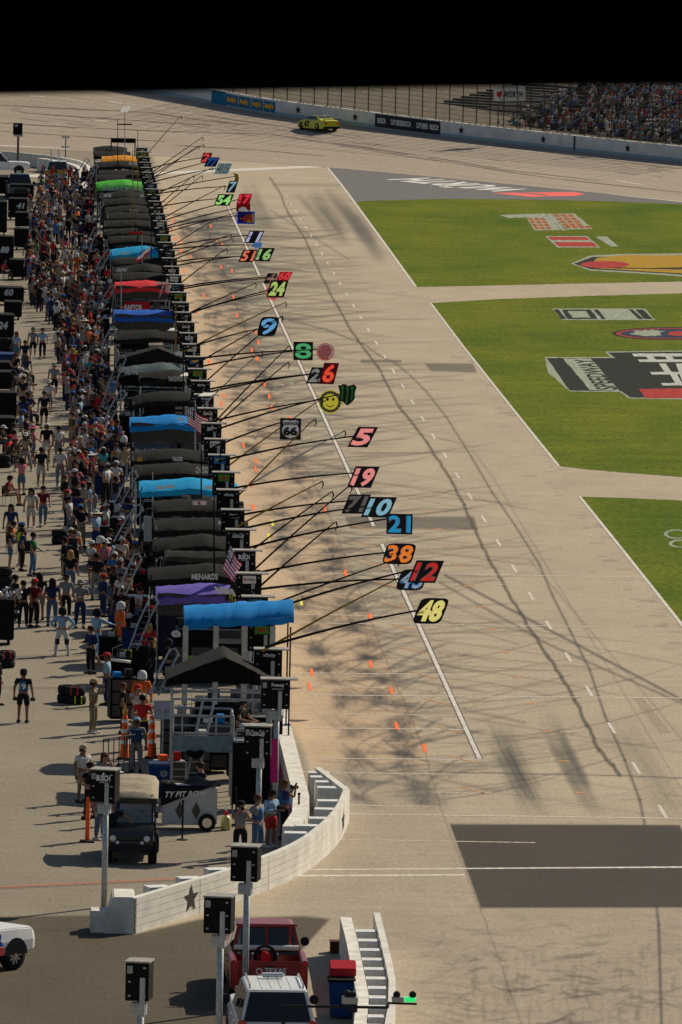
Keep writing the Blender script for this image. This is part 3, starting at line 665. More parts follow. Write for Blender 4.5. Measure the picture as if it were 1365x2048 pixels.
mb=MB(); mb.add([PY(x,y,Y) for x,y in [(994,184),(1004,183),(1004,190),(999.5,196),(994,191)]],[(0,1,2,3,4)]); wbuild(mb,'red_emblem',RED,e)
wp,_,_=outer_at(1218)
e=panel_at('number_sign','small square white sign with red numeral 1 behind the fence','sign',1212,1226,243,260,wp.y+1.2,WHT,legs=1.6)
qtext('1',q4(1217.6,1220.6,246.5,256.5,wp.y+1.15),RED,e,off=.0)

# ------------------------------------------------------------------ vehicles
def wheel(parent,x,y,r=.4,w=.28,side=1,rimm=CHR):
    mb=MB(); mb.lathe([(r*.62,-w/2),(r*.93,-w/2),(r,-w*.35),(r,w*.35),(r*.93,w/2),(r*.62,w/2)],(x,y,r),22,'X'); wh=mb.build('wheel',RUB,parent,smooth=True)
    mb=MB(); X=x+side*w*.4
    mb.lathe([(r*.64,0),(r*.6,side*.02)],(X,y,r),20,'X'); mb.lathe([(.001,side*.03),(r*.16,side*.03),(r*.16,-side*.03)],(X,y,r),10,'X')
    for k in range(10):
        a=2*math.pi*k/10; d=Vector((0,math.cos(a),math.sin(a))); t=Vector((0,-math.sin(a),math.cos(a)))
        c=Vector((X,y,r)); mb.add([c+d*r*.12+t*.03,c+d*r*.12-t*.03,c+d*r*.64-t*.03,c+d*r*.64+t*.03],[(0,1,2,3)])
    mb.lathe([(r*.62,-side*.05),(.01,-side*.06)],(X,y,r),16,'X',1)
    o=mb.build('rim',[rimm,DLET],wh)
    return wh
def pquad(mb,a,b_,c,d,mi=0): mb.add([a,b_,c,d],[(0,1,2,3)],mi)
def pickup(loc,rz,paint,label,cat='pickup',suv=False,group=None,lightbar=None,name='pickup_truck',long=5.9):
    e=empty(name,loc,rz,label,cat,group); L=long/2; hw=1.0
    z0,zb=.5,1.12
    mb=MB()       # lower body, sections along y
    sec=[(-L,.62,1.08,.90),(-L+.12,.5,1.12,.98),(-L+1.9,.45,1.13,1.0),(L-1.9,.45,1.13,1.0),(L-.8,.45,1.12,.99),(L-.18,.48,1.08,.96),(L,.52,.98,.88)]
    vs=[]
    for y,a,b_,w in sec: vs+=[(-w,y,a),(-w*1.01,y,(a+b_)/2),(-w*.95,y,b_),(-w*.80,y,b_+.03),(w*.80,y,b_+.03),(w*.95,y,b_),(w*1.01,y,(a+b_)/2),(w,y,a)]
    n=8; fs=[(i*n+k,i*n+(k+1)%n,(i+1)*n+(k+1)%n,(i+1)*n+k) for i in range(len(sec)-1) for k in range(n)]+[tuple(range(n)),tuple(range((len(sec)-1)*n,len(sec)*n))]
    if suv:
        mb.add(vs,fs); yb,yt=-L+.05,-L+.45
    else:
        # keep the bed open: shell in front of the bed, bed walls behind
        k0=2; vs2=vs[k0*8:]; m_=len(sec)-k0
        fs2=[(i*n+k,i*n+(k+1)%n,(i+1)*n+(k+1)%n,(i+1)*n+k) for i in range(m_-1) for k in range(n)]+[tuple(range(n)),tuple(range((m_-1)*n,m_*n))]
        mb.add(vs2,fs2); yb,yt=-L+1.95,-L+2.15
    body=mb.build('body',paint,e,bevel=.03,smooth=False)
    if not suv:
        mb=MB(); mb.box(-1.0,-.84,-L+.08,-L+1.92,.5,1.27); mb.box(.84,1.0,-L+.08,-L+1.92,.5,1.27); mb.box(-.84,.84,-L+.08,-L+1.92,.62,.72)
        mb.build('cargo_bed',paint,e,bevel=.03)
        mb=MB(); mb.box(-.86,.86,-L,-L+.075,.66,1.26); mb.build('tailgate',paint,e,bevel=.025)
    yfb,yft=L-1.75,L-2.45; zr=1.93; w0,w1=.93,.74
    mb=MB()
    A=[(-w0,yb,1.13),(w0,yb,1.13),(w0,yfb,1.13),(-w0,yfb,1.13)]; Bt=[(-w1,yt,zr-.03),(w1,yt,zr-.03),(w1,yft,zr-.05),(-w1,yft,zr-.05)]; Ct=[(-w1+.12,yt+.15,zr),(w1-.12,yt+.15,zr),(w1-.12,yft-.2,zr),(-w1+.12,yft-.2,zr)]
    mb.add(A+Bt+Ct,[(0,1,5,4),(1,2,6,5),(2,3,7,6),(3,0,4,7),(4,5,9,8),(5,6,10,9),(6,7,11,10),(7,4,8,11),(8,9,10,11)])
    mb.build('cab',paint,e,bevel=.03)
    def off(p,c,o): return Vector(p)+Vector(c)*o
    def win(nm,a,b_,c,d,ins=.1,nrmv=(0,-1,0)):
        P=[Vector(a),Vector(b_),Vector(c),Vector(d)]; cen=sum(P,Vector())/4; q_=[p.lerp(cen,ins) for p in P]; nn=(P[1]-P[0]).cross(P[3]-P[0]).normalized()
        if nn.dot(Vector(nrmv))<0: nn=-nn
        m2=MB(); m2.add([p+nn*.012 for p in q_],[(0,1,2,3)]); m2.build(nm,GL,e)
    win('rear_window',A[0],A[1],Bt[1],Bt[0],.1,(0,-1,0)); win('windscreen',A[2],A[3],Bt[3],Bt[2],.07,(0,1,0))
    for s_,(a,b_,c,d) in ((1,(A[1],A[2],Bt[2],Bt[1])),(-1,(A[0],A[3],Bt[3],Bt[0]))):
        a,b_,c,d=map(Vector,(a,b_,c,d)); np_=3 if suv else 2
        for k in range(np_):
            f0,f1=k/np_+.02,(k+1)/np_-.02; win('side_window',a.lerp(b_,f0),a.lerp(b_,f1),d.lerp(c,f1),d.lerp(c,f0),.08,(s_,0,0))
        m2=MB(); m2.box(min(s_*1.0,s_*1.22),max(s_*1.0,s_*1.22),yfb-.35,yfb-.2,1.13,1.36); m2.build('wing_mirror',DLET,e,bevel=.04)
        for hy in (yfb-1.25,yfb-2.3)[:2]:
            m2=MB(); m2.box(min(s_*.985,s_*1.03),max(s_*.985,s_*1.03),hy,hy+.2,.98,1.02); m2.build('door_handle',CHR if suv else paint,e)
        m2=MB(); m2.box(min(s_*.78,s_*.97),max(s_*.78,s_*.97),-L-.02,-L+.06,.78 if suv else .74,1.22 if suv else 1.22); m2.build('tail_light',mat('tail_lamp_red',(.45,.02,.02),.2,nz=0),e,bevel=.02)
        m2=MB(); m2.box(min(s_*.5,s_*.8),max(s_*.5,s_*.8),L-.12,L-.0,.72,.86); m2.build('headlight',mat('headlamp_glass',(.5,.5,.5),.1,nz=0),e,bevel=.02)
        for wy in (L-.9,-L+1.15): wheel(e,s_*.87,wy,.41,.28,s_)
        m2=MB()
        for wy in (L-.9,-L+1.15):      # dark wheel arches
            m2.prism([(wy+.46*math.cos(t*math.pi/8),.42+.46*math.sin(t*math.pi/8)) for t in range(9)],s_*1.004 if s_>0 else -1.012,s_*1.012 if s_>0 else -1.004)
        m2.build('wheel_arch',DLET,e)
    for s_ in (-1,1):
        m2=MB()
        for gy_ in (yfb-.05,yfb-1.1,yfb-2.1): m2.box(min(s_*1.012,s_*1.006),max(s_*1.012,s_*1.006),gy_-.008,gy_+.008,.55,1.08)
        m2.box(min(s_*1.012,s_*1.006),max(s_*1.012,s_*1.006),-L+.4,L-.5,.62,.64); m2.build('panel_gap',DLET,e)
    m2=MB(); m2.box(-.12,.12,-L-.012,-L+.0,1.08,1.14) if not suv else m2.box(-.75,.75,-L-.012,-L,.995,1.005); m2.build('tailgate_handle',DLET,e)
    mb=MB(); mb.box(-.9,.9,-L-.08,-L+.02,.45,.64); mb.build('rear_bumper',CHR if not suv else paint,e,bevel=.03)
    mb=MB(); mb.box(-.55,.55,L-.07,L+.01,.55,.84); mb.build('grille',DLET,e,bevel=.02)
    mb=MB(); mb.box(-.22,.22,-L-.015,-L+.0,.80,.93) if suv else mb.box(-.2,.2,-L-.1,-L-.09,.5,.6); mb.build('number_plate',WLET,e)
    if suv:
        for s_ in (-1,1):
            mb=MB(); mb.tube([(s_*.66,yt+.2,zr+.0),(s_*.66,yt+.25,zr+.07),(s_*.66,yft-.3,zr+.07),(s_*.66,yft-.25,zr)],.025,6); mb.build('roof_rail',CHR,e)
        mb=MB(); 
        for k in (-.36,-.12,.12,.36): mb.box(k-.012,k+.012,yt+.2,yft-.3,zr,zr+.012)
        mb.build('roof_rib',paint,e)
        mb=MB(); mb.box(-.3,.3,yft-.75,yft-.55,zr+.03,zr+.14); mb.build('light_bar',mat('clear_light_bar',(.5,.52,.55),.2,nz=0),e,bevel=.04)
    return e
REDP=mat('metallic_red_paint',(.23,.012,.014),.3,.2,nz=.05)
rt=pickup((6.22,208.0,0),.02,REDP,'red pickup truck with a hose reel in its open bed, tailgate lettered TEXAS')
qtext('TEXAS',lquad(-.12,.42,.95,1.09,-2.97),WLET,None,off=.03).parent=rt
qtext('MOTOR SPEEDWAY',lquad(-.12,.42,.88,.93,-2.97),WLET,None,off=.02).parent=rt
qtext('TEXASMOTORSPEEDWAY.COM',lquad(-.78,.78,.70,.79,-2.97),WLET,None,off=.02).parent=rt
mb=MB(); mb.lathe([(.001,0),(.09,0)],(-.27,-2.975,1.0),18,'Y'); o=mb.build('round_emblem',WLET,rt)
mb=MB(); mb.lathe([(.001,0),(.06,0)],(-.27,-2.98,1.0),18,'Y'); mb.build('emblem_centre',RED,o)
mb=MB()
for x in (-.55,0.0,.62): mb.box(x-.035,x+.035,-.98,-.91,1.13,1.95)
mb.box(-.8,.8,-.98,-.91,1.9,1.96); mb.build('bed_rack',REDP,rt)
mb=MB(); mb.tube([(-.85,-1.15,1.36),(.85,-1.15,1.36)],.07,10); mb.build('white_pipe',WHT,rt)
hr=empty('hose_reel',(6.19,206.2,.80),0,'black hose reel with red engine sitting in the red pickup bed','hose reel')
for k in range(5):
    mb=MB(); R=.30-.015*k; mb.tube([(R*math.cos(t*.35),-.1+k*.07,.42+R*math.sin(t*.35)) for t in range(19)],.03,6); mb.build('hose_coil',DLET,hr)
mb=MB(); mb.lathe([(.001,-.2),(.12,-.2),(.12,.2),(.001,.2)],(0,0,.42),12,'Y'); mb.build('drum',RED,hr)
mb=MB(); mb.box(-.3,.3,-.3,.3,0,.12); mb.box(-.34,-.30,-.1,.1,.1,.5); mb.box(.30,.34,-.1,.1,.1,.5); mb.build('reel_frame',STEEL,hr)
for dx,c,lb in ((-.42,(.4,.33,.2),'tan canvas bag left of the hose reel in the pickup bed'),(.46,(.5,.45,.35),'pale equipment bag right of the hose reel in the pickup bed')):
    mb=MB(); mb.lathe([(.001,0),(.16,.02),(.2,.15),(.17,.3),(.06,.36),(.001,.36)],(0,0,0),10); b_=mb.build('bag_body',mat('canvas%.1f'%dx,c,.9,nz=.3)); b_.location=(6.19+dx,206.1,.72); tag(b_,lb,'bag'); b_.name='equipment_bag'
sv=pickup((6.12,197.9,0),.03,WGLOSS,'white estate car with roof light bar parked behind the red pickup','SUV',suv=True,name='parked_suv',long=5.4)
bt=mat('blue_trim',(.08,.25,.42),.4,nz=0); mb=MB(); mb.box(-.55,.55,-2.735,-2.715,1.02,1.06); mb.build('blue_stripe',bt,sv)
wt=pickup((-2.40,210.5,0),-.72,WGLOSS,'white pickup with red sill stripe entering at the lower left edge')
mb=MB(); mb.box(1.012,1.025,-1.5,1.55,.45,.66); mb.build('red_sill_stripe',mat('red_sill',(.6,.03,.04),.4,nz=0),wt)
o=qtext('AIR',[(1.03,.62,.72),(1.03,1.5,.72),(1.03,1.5,1.04),(1.03,.62,1.04)],mat('blue_letter',(.01,.10,.42),.5,nz=0),None,off=.05); o.parent=wt
o=qtext('TEAM',[(1.03,.75,.5),(1.03,1.3,.5),(1.03,1.3,.6),(1.03,.75,.6)],WLET,None,off=.02); o.parent=wt
mb=MB(); mb.tube([(.9,1.3,1.1),(.9,1.3,1.9)],.008,4); mb.build('aerial',DLET,wt)
mb=MB(); mb.box(.9,1.1,-1.2,1.1,.36,.42); mb.build('side_step',CHR,wt)
# far trucks at the top left
p=G(38,400,0); pickup((p.x,p.y+3,0),math.pi+.05,mat('dark_green_paint',(.02,.045,.05),.3,nz=.05),'dark teal truck facing the camera at upper left among the carts','truck')
p=G(115,372,0); yt_=pickup((p.x,p.y+3,0),0,WGLOSS,'white truck with yellow tailgate panel beyond the crowd, upper left','truck')
mb=MB(); mb.box(-1.02,1.02,-2.98,-2.96,.95,1.3); mb.build('yellow_panel',mat('yellow_panel',(.5,.32,.03),.5,nz=.1),yt_)
mb=MB(); mb.tube([(-.5,-.6,1.9),(-.55,-.6,2.9)],.08,6); mb.tube([(.1,-.6,1.9),(.05,-.6,2.9)],.08,6); mb.build('raised_arm',WHT,yt_)
p=G(2,352,0); pickup((p.x,p.y+2,0),-math.pi/2,WGLOSS,'white car at the upper left edge below the lamp post','car',suv=True,name='parked_car',long=4.8)

# race car
def racecar():
    c=T(637,260,0); d=(T(600,252,0)-T(665,258,0)); 
    yaw=math.atan2(d.y,d.x)-math.pi/2; yaw=math.radians(28)
    e=empty('race_car',c,yaw,'yellow stock car number 67 running alone on the far turn','race car')
    YP=mat('race_yellow',(.55,.52,.02),.35,nz=.05)
    sec=[(-2.45,.35,.88,.80),(-2.2,.2,.95,.93),(-1.3,.16,.98,.98),(.9,.16,.93,.98),(1.9,.16,.80,.95),(2.35,.2,.62,.85),(2.5,.25,.45,.6)]
    mb=MB(); vs=[]
    for y,a,b_,w in sec: vs+=[(-w,y,a),(-w*1.02,y,(a+b_)/2),(-w*.9,y,b_),(w*.9,y,b_),(w*1.02,y,(a+b_)/2),(w,y,a)]
    n=6; mb.add(vs,[(i*n+k,i*n+(k+1)%n,(i+1)*n+(k+1)%n,(i+1)*n+k) for i in range(len(sec)-1) for k in range(n)]+[tuple(range(n)),tuple(range((len(sec)-1)*n,len(sec)*n))])
    mb.build('body',YP,e,bevel=.03)
    mb=MB(); mb.add([(-.82,-1.75,.95),(.82,-1.75,.95),(.85,1.15,.92),(-.85,1.15,.92),(-.6,-.75,1.3),(.6,-.75,1.3),(.6,.2,1.3),(-.6,.2,1.3)],[(0,1,5,4),(1,2,6,5),(2,3,7,6),(3,0,4,7),(4,5,6,7)]); mb.build('roof',YP,e,bevel=.03)
    mb=MB(); mb.add([(-.72,-1.62,.99),(.72,-1.62,.99),(.54,-.82,1.285),(-.54,-.82,1.285)],[(0,1,2,3)]); mb.build('rear_window',GL,e)
    for s_ in (-1,1):
        mb=MB(); mb.add([(s_*.86,-1.2,.99),(s_*.87,.9,.96),(s_*.64,.2,1.27),(s_*.64,-.7,1.27)],[(0,1,2,3)]); mb.build('side_window',GL,e)
        for wy in (-1.45,1.45): wheel(e,s_*.86,wy,.35,.3,s_,DLET)
        mb=MB(); mb.box(min(s_*.5,s_*.82),max(s_*.5,s_*.82),-2.475,-2.44,.62,.74); mb.build('tail_light',RED,e)
    mb=MB(); mb.box(-.85,.85,-2.5,-2.3,1.04,1.09); mb.box(-.8,-.76,-2.45,-2.3,.93,1.04); mb.box(.76,.8,-2.45,-2.3,.93,1.04); mb.build('spoiler',DLET,e)
    mb=MB(); mb.box(-.8,.8,-2.47,-2.38,.2,.42); mb.build('diffuser',DLET,e)
    q=[(-1.0,.75,.33),(-1.0,-.05,.33),(-.985,-.05,.8),(-.985,.75,.8)]
    o=qtext('67',[(-1.02,.75,.33),(-1.02,-.05,.33),(-1.0,-.05,.82),(-1.0,.75,.82)],DLET,None,off=.05); o.parent=e
    o=qtext('67',[(-.35,-.6,1.315),(.35,-.6,1.315),(.35,.05,1.315),(-.35,.05,1.315)],DLET,None,off=.05); o.parent=e
    return e
racecar()

# ------------------------------------------------------------------ pit wall and barriers
pw=empty('pit_wall',(8.2,300,0),0,'long low white concrete pit wall beneath the row of light boxes','wall')
path=[(8.35,660),(8.3,243),(8.15,239),(7.75,235.5)]
def wallmesh(path,w,z0,z1,m,name,parent):
    mb=MB(); L=[];
    for i,p in enumerate(path):
        a=Vector(path[max(i-1,0)]); b_=Vector(path[min(i+1,len(path)-1)]); t=(b_-a).normalized(); n=Vector((t.y,-t.x))*w/2; p=Vector(p)
        L.append([(p.x+n.x,p.y+n.y,z0),(p.x+n.x*.9,p.y+n.y*.9,z1),(p.x-n.x*.9,p.y-n.y*.9,z1),(p.x-n.x,p.y-n.y,z0)])
    mb.add([q for r in L for q in r],[(i*4+k,(i+1)*4+k,(i+1)*4+(k+1)%4,i*4+(k+1)%4) for i in range(len(path)-1) for k in range(4)]+[(0,1,2,3),tuple((len(path)-1)*4+k for k in range(4))])
    return wbuild(mb,name,m,parent)
wallmesh(path,.55,0,.9,WCON,'wall_body',pw)
mb=MB(); mb.add([(8.02,243,.05),(8.02,256,.05),(8.06,256,.8),(8.06,243,.8)],[(0,1,2,3)]); wbuild(mb,'pink_banner',mat('pink_banner',(.55,.05,.2),.7,nz=.15),pw)
# end block of the barrier
eb=empty('end_block',(2.0,220.8,0),0,'stepped white concrete block at the left end of the white barrier','barrier')
a=G(180,1866,0); b_=G(270,1868,0)
mb=MB(); mb.prism([(a.x,0),(a.x+.95,0),(a.x+.95,.62),(a.x,.62)],a.y,a.y+.8,'Y'); wbuild(mb,'low_block',WCON,eb,bevel=.03)
mb=MB(); mb.prism([(a.x+.35,.0),(b_.x-.02,0),(b_.x-.02,1.03),(a.x+.62,1.03)],a.y-.15,a.y+1.6,'Y'); wbuild(mb,'tall_block',WCON,eb,bevel=.03)
def pxpath(pts,n):
    P=[G(x,y,0) for x,y in pts]; c=curve(P,n); return c
sw=empty('curved_barrier',(6,226,0),0,'curved white steel barrier with dark stars ending at the pit entry','barrier')
cb=pxpath([(272,1867),(364,1838),(475,1803.5),(592,1755.5),(650,1715),(682,1680),(699,1643)],36)
BH=1.0
BM=mat('white_steel_barrier',(.62,.6,.54),.6,nz=.14,scale=1.2,chips=(.36,.33,.28))
mb=MB(); n=len(cb); gap=.012
for k in range(5):       # five stacked tubes
    z0=k*BH/5+.0; z1=(k+1)*BH/5-gap; vs=[]
    for i,p in enumerate(cb):
        t=(cb[min(i+1,n-1)]-cb[max(i-1,0)]).normalized(); nn=Vector((t.y,-t.x,0)); bk=-nn*.2
        vs+=[p+Vector((0,0,z0)),p+Vector((0,0,z1)),p+bk+Vector((0,0,z1)),p+bk+Vector((0,0,z0))]
    mb.add(vs,[(i*4+q,(i+1)*4+q,(i+1)*4+(q+1)%4,i*4+(q+1)%4) for i in range(n-1) for q in range(4)]+[(0,1,2,3),tuple((n-1)*4+q for q in range(4))])
wbuild(mb,'barrier_face',BM,sw)
mb=MB(); vs=[]
for i,p in enumerate(cb):
    t=(cb[min(i+1,n-1)]-cb[max(i-1,0)]).normalized(); nn=Vector((t.y,-t.x,0)); q=p-nn*.012; vs+=[q+Vector((0,0,0)),q+Vector((0,0,BH-.02)),q-nn*.17+Vector((0,0,BH-.02)),q-nn*.17]
mb.add(vs,[(i*4+q,(i+1)*4+q,(i+1)*4+(q+1)%4,i*4+(q+1)%4) for i in range(n-1) for q in range(4)]); wbuild(mb,'barrier_seam',mat('seam_grey',(.2,.2,.19),.8),sw)
mb=MB(); st=cb[0]; t0=(cb[1]-cb[0]).normalized(); nn=Vector((t0.y,-t0.x,0))
for k in range(5):
    mb.add([st-t0*.004+nn*-.03+Vector((0,0,k*.2+.03)),st-t0*.004-nn*.17+Vector((0,0,k*.2+.03)),st-t0*.004-nn*.17+Vector((0,0,k*.2+.16)),st-t0*.004-nn*.03+Vector((0,0,k*.2+.16))],[(0,1,2,3)])
wbuild(mb,'open_tube_end',DLET,sw)
def bstar(px,w):
    best=min(range(n-1),key=lambda i:abs(proj(cb[i])[0]-px)); p=cb[best]; t=(cb[best+1]-cb[best]).normalized(); nn=Vector((t.y,-t.x,0))
    if nn.dot(Vector((0,-1,0)))<0 and abs(nn.y)>.2: nn=-nn
    o=nn*.02; mb=MB(); mb.add([p+o+t*s[0]*w+Vector((0,0,.5+s[1]*.85)) for s in STAR],[tuple(range(10))]); wbuild(mb,'star_emblem',mat('bronze_grey',(.045,.042,.034),.6,nz=.2),sw)
    if nn.x<0 : pass
bstar(373,1.05); bstar(686,1.1)
for px_j in (275.5,405,533,640,676):
    i_=min(range(n-1),key=lambda i:abs(proj(cb[i])[0]-px_j)); p_=cb[i_]; t_=(cb[i_+1]-cb[i_]).normalized(); nn_=Vector((t_.y,-t_.x,0)); mb=MB(); mb.add([p_+nn_*.006,p_+t_*.018+nn_*.006,p_+t_*.018+nn_*.006+Vector((0,0,BH-.015)),p_+nn_*.006+Vector((0,0,BH-.015))],[(0,1,2,3)]); wbuild(mb,'panel_joint',mat('joint_grey',(.12,.12,.11),.8),sw)
p=cb[-1]; ie=G(641,1597,0)
mb=MB(); dd_=(ie-p).normalized(); nn=Vector((dd_.y,-dd_.x,0))
for k in range(5): 
    z0=k*BH/5; z1=z0+BH/5-gap; mb.add([q+Vector((0,0,z)) for z in (z0,z1) for q in (p,ie,ie-nn*.2,p-nn*.2)],[(0,1,2,3),(4,5,6,7),(0,1,5,4),(1,2,6,5),(2,3,7,6),(3,0,4,7)])
wbuild(mb,'barrier_return',BM,sw)
FO=mat('white_foam_block',(.6,.61,.6),.8,nz=.15)
FB=[]
def foam(loc,rz,lab,w=.62,d=.5,h=.93):
    mb=MB(); mb.box(-w/2,w/2,-d/2,d/2,0,h); mb.box(-w/2+.1,-w/2+.13,-d/2-.006,-d/2,.02,h-.03); mb.box(w/2-.13,w/2-.1,-d/2-.006,-d/2,.02,h-.03)
    o=mb.build('foam_block',FO,None,bevel=.03); o.location=loc; o.rotation_euler=(0,0,rz); tag(o,lab,'foam block','white foam blocks between barrier and concrete wall')
for i,(x,y) in enumerate([(637,1603),(641,1612),(651,1622),(664,1634),(655,1661),(650,1678),(638,1697),(612,1712),(590,1727),(434,1802),(378,1820),(314,1838)]):
    q=G(x,y,0)
    foam((q.x,q.y,0),random.uniform(-.1,.1)+(.35 if i>8 else 0),'white foam block in the barrier gap, %s'%['farthest one','second from far end','third from far end','largest one beside the sharp corner','fifth from far end','sixth from far end','seventh from far end','at the start of the curve','nearest one by the photographers','just right of the star','directly behind the star','leftmost one'][i],.95 if i==3 else .66)
# lower barrier pair
def pxwall(ctop,w,h,m,name,parent):
    P=[G(x,y,h) for x,y in ctop]; P=[(p.x,p.y) for p in P]; return wallmesh(P,w,0,h,m,name,parent)
lb=empty('double_barrier',(8.6,205,0),0,'pair of parallel white barriers with foam blocks between, bottom right of the vehicles','barrier')
pxwall([(692,1834),(704,1880),(716,1940),(726,1990),(722,2030),(716,2100)],.34,1.0,WCON,'concrete_barrier',lb)
pxwall([(754,1825),(765,1870),(777,1920),(785,1960),(784,2010),(776,2055),(765,2110)],.2,1.0,BM,'steel_barrier',lb)
for i in range(13):
    y=1862+i*19; x0=np.interp(y,[1834,1880,1940,1990,2030,2100],[703,714,727,737,734,728]); x1=np.interp(y,[1825,1870,1920,1960,2010,2055,2110],[747,757,769,777,776,768,757])
    A=G(x0,y,.95); B_=G(x1,y,.95); mb=MB(); mb.box(0,B_.x-A.x-.02,0,.55,.0,.93); 
    o=mb.build('foam_block',FO,None,bevel=.03); o.location=(A.x+.01,A.y,0)
    tag(o,'white foam block between the two lower barriers, number %s counted from the far end'%['one','two','three','four','five','six','seven','eight','nine','ten','eleven','twelve','thirteen'][i],'foam block','foam blocks of the lower double barrier')
# ------------------------------------------------------------------ light boxes on poles
BR=['Freeway','xfinity','green','Andy\'s','WÜRTH','BUSCH','Coca-Cola']
CAPM=mat('dusty_cap',(.28,.27,.25),.7,nz=.2)
GRNP=mat('green_panel',(.08,.25,.04),.6,nz=.1)
CY=mat('custard_yellow',(.85,.42,.03),.6,nz=0)
def lightbox(X,Y,ztop,brand,label,group='light boxes along the pit wall',flap=True,white_label=False,w=.88,yaw=0):
    e=empty('light_box',(X,Y,0),yaw,label,'light box',group); z1=ztop; z0=ztop-.92
    mb=MB(); mb.box(-w/2,w/2,-.3,.3,z0,z1-.03); mb.build('cabinet',CAB,e,bevel=.012)
    mb=MB(); mb.box(-w/2-.02,w/2+(.24 if flap else .02),-.32,.34,z1-.028,z1+.01); mb.build('top_cap',CAPM,e)
    mb=MB(); mb.tube([(0.06,-.1,0),(0.06,-.1,z0+.02)],.085,10); mb.build('pole',STEEL,e,smooth=True)
    mb=MB(); mb.box(-.16,.2,-.22,0,z0-.34,z0-.06); mb.build('pole_bracket',STEEL,e,bevel=.01)
    mb=MB(); mb.box(.08,.2,-.375,-.30,z0-.36,z0+.56); mb.build('back_strut',STEEL,e,bevel=.01)
    mb=MB()
    for x in (-w/2+.1,w/2-.1):
        for z in (z0+.12,z0+.45,z0+.78): mb.box(x-.03,x+.03,-.315,-.30,z-.018,z+.018)
    mb.build('latch',STEEL,e)
    y=-.312; zt=z1-.12
    if brand=='Freeway':
        qtext('Freeway',lquad(-.12,.26,zt-.14,zt,y),WLET,None,'lettering',off=.02).parent=e
        qtext('INSURANCE',lquad(-.1,.24,zt-.20,zt-.165,y),WLET,None,'lettering',off=.02,sp=1.4).parent=e
    elif brand=='xfinity': qtext('xfinity',lquad(-.17,.22,zt-.15,zt,y),WLET,None,'lettering',off=.015).parent=e
    elif brand=='BUSCH':
        qtext('BUSCH',lquad(-.17,.22,zt-.19,zt-.04,y),WLET,None,'lettering',off=.05).parent=e
        qtext('LIGHT',lquad(-.08,.13,zt-.25,zt-.21,y),WLET,None,'lettering',off=.02).parent=e
        mb=MB(); mb.add([(-.02,y,zt-.02),(.03,y,zt+.05),(.08,y,zt-.02)],[(0,1,2)]); mb.build('peak_emblem',WLET,e)
    elif brand=='Coca-Cola':
        vs,fs,_=text2d('Coca-Cola',.02); vs=[(u+.10*(v-.5),v) for u,v in vs]; mb=MB(); mb.add(quadmap(vs,lquad(-.2,.22,zt-.16,zt,y)),fs); mb.build('lettering',WLET,e)
        mb=MB(); mb.tube([(-.16,y,zt-.17),(0,y,zt-.145),(.2,y,zt-.185)],.008,4); mb.build('swash',WLET,e)
    else:
        pm={'green':GRNP,"Andy's":LBL,'WÜRTH':WHT}[brand]
        mb=MB(); mb.box(-.22,.24,-.309,-.301,zt-.23,zt+.04); p=mb.build('brand_panel',pm,e)
        if brand=='WÜRTH':
            qtext('WÜRTH',lquad(-.08,.2,zt-.14,zt-.05,y),DLET,None,'lettering',off=.03).parent=p
            mb=MB(); mb.box(-.19,-.11,y,y+.002,zt-.14,zt-.1); mb.box(-.19,-.11,y,y+.002,zt-.09,zt-.05); mb.build('red_emblem',RED,p)
        elif brand=="Andy's":
            vs,fs,_=text2d("Andy's",.06); mb=MB(); mb.add(quadmap([(u+.15*(v-.5),v) for u,v in vs],lquad(-.14,.17,zt-.17,zt-.02,y)),fs); mb.build('lettering',CY,p)
        else:
            vs,fs,_=text2d("SUNNY",.05); mb=MB(); mb.add(quadmap(vs,lquad(-.12,.16,zt-.15,zt-.05,y)),fs); mb.build('lettering',RED,p)
    if white_label:
        mb=MB(); mb.box(-w/2-.003,-w/2+.0,-.25,-.05,z0+.6,z0+.82); mb.box(-w/2+.04,-w/2+.17,-.306,-.30,z0+.64,z0+.82); mb.build('paper_label',CAPM,e)
    return e
ORD=['nearest','second','third','fourth','fifth','sixth','seventh']
bl={'Freeway':'lettered Freeway','xfinity':'lettered xfinity','green':'with green panel',"Andy's":"with blue Andy's panel",'WÜRTH':'with white WÜRTH panel','BUSCH':'lettered BUSCH','Coca-Cola':'lettered Coca-Cola'}
for k in range(46):
    b_=BR[k%7]; X=7.47+.008*k
    if k==0: lab='black light box lettered Freeway nearest on the wall, right of the peaked black canopy'
    else: lab='black light box %s, %s of its kind from the near end'%(bl[b_],ORD[k//7])
    lightbox(X,D0+DS*k,4.4+random.uniform(-.03,.03),b_,lab,white_label=(k==0))
def fp(pxc,pytop,D,z,brand,lab,yaw=0,**k):
    X=(PY(pxc,pytop,D)).x; return lightbox(X,D,z,brand,lab,'tall light boxes in the foreground',flap=False,white_label=True,yaw=yaw,**k)
def ztop(px,py,D): return PY(px,py,D).z
e=fp(517,1450,236,ztop(517,1450,236),'Coca-Cola','black light box on tall grey pole lettered Coca-Cola in front of the scaffold',w=.78,yaw=-.1)
e=fp(211,1537,224,ztop(211,1537,224),'BUSCH','black light box on tall grey pole lettered BUSCH left of the utility cart',w=.72,yaw=-.25)
for x,y,D,l,w in ((493,1690,205,'black blank light box on pole standing right of the star on the curved barrier',.7),(440,1790,195.5,'black blank light box on pole just left of the red pickup',.68),(280,1920,184,'black blank light box lowest in view, alone on the dark asphalt',.55)):
    e=lightbox(PY(x,y,D).x,D,ztop(x,y,D),'none' if False else 'xfinity',l,'tall light boxes in the foreground',flap=False,white_label=True,w=w,yaw=-.2)
    for c in list(e.children):
        if c.name.startswith('lettering'): bpy.data.objects.remove(c)
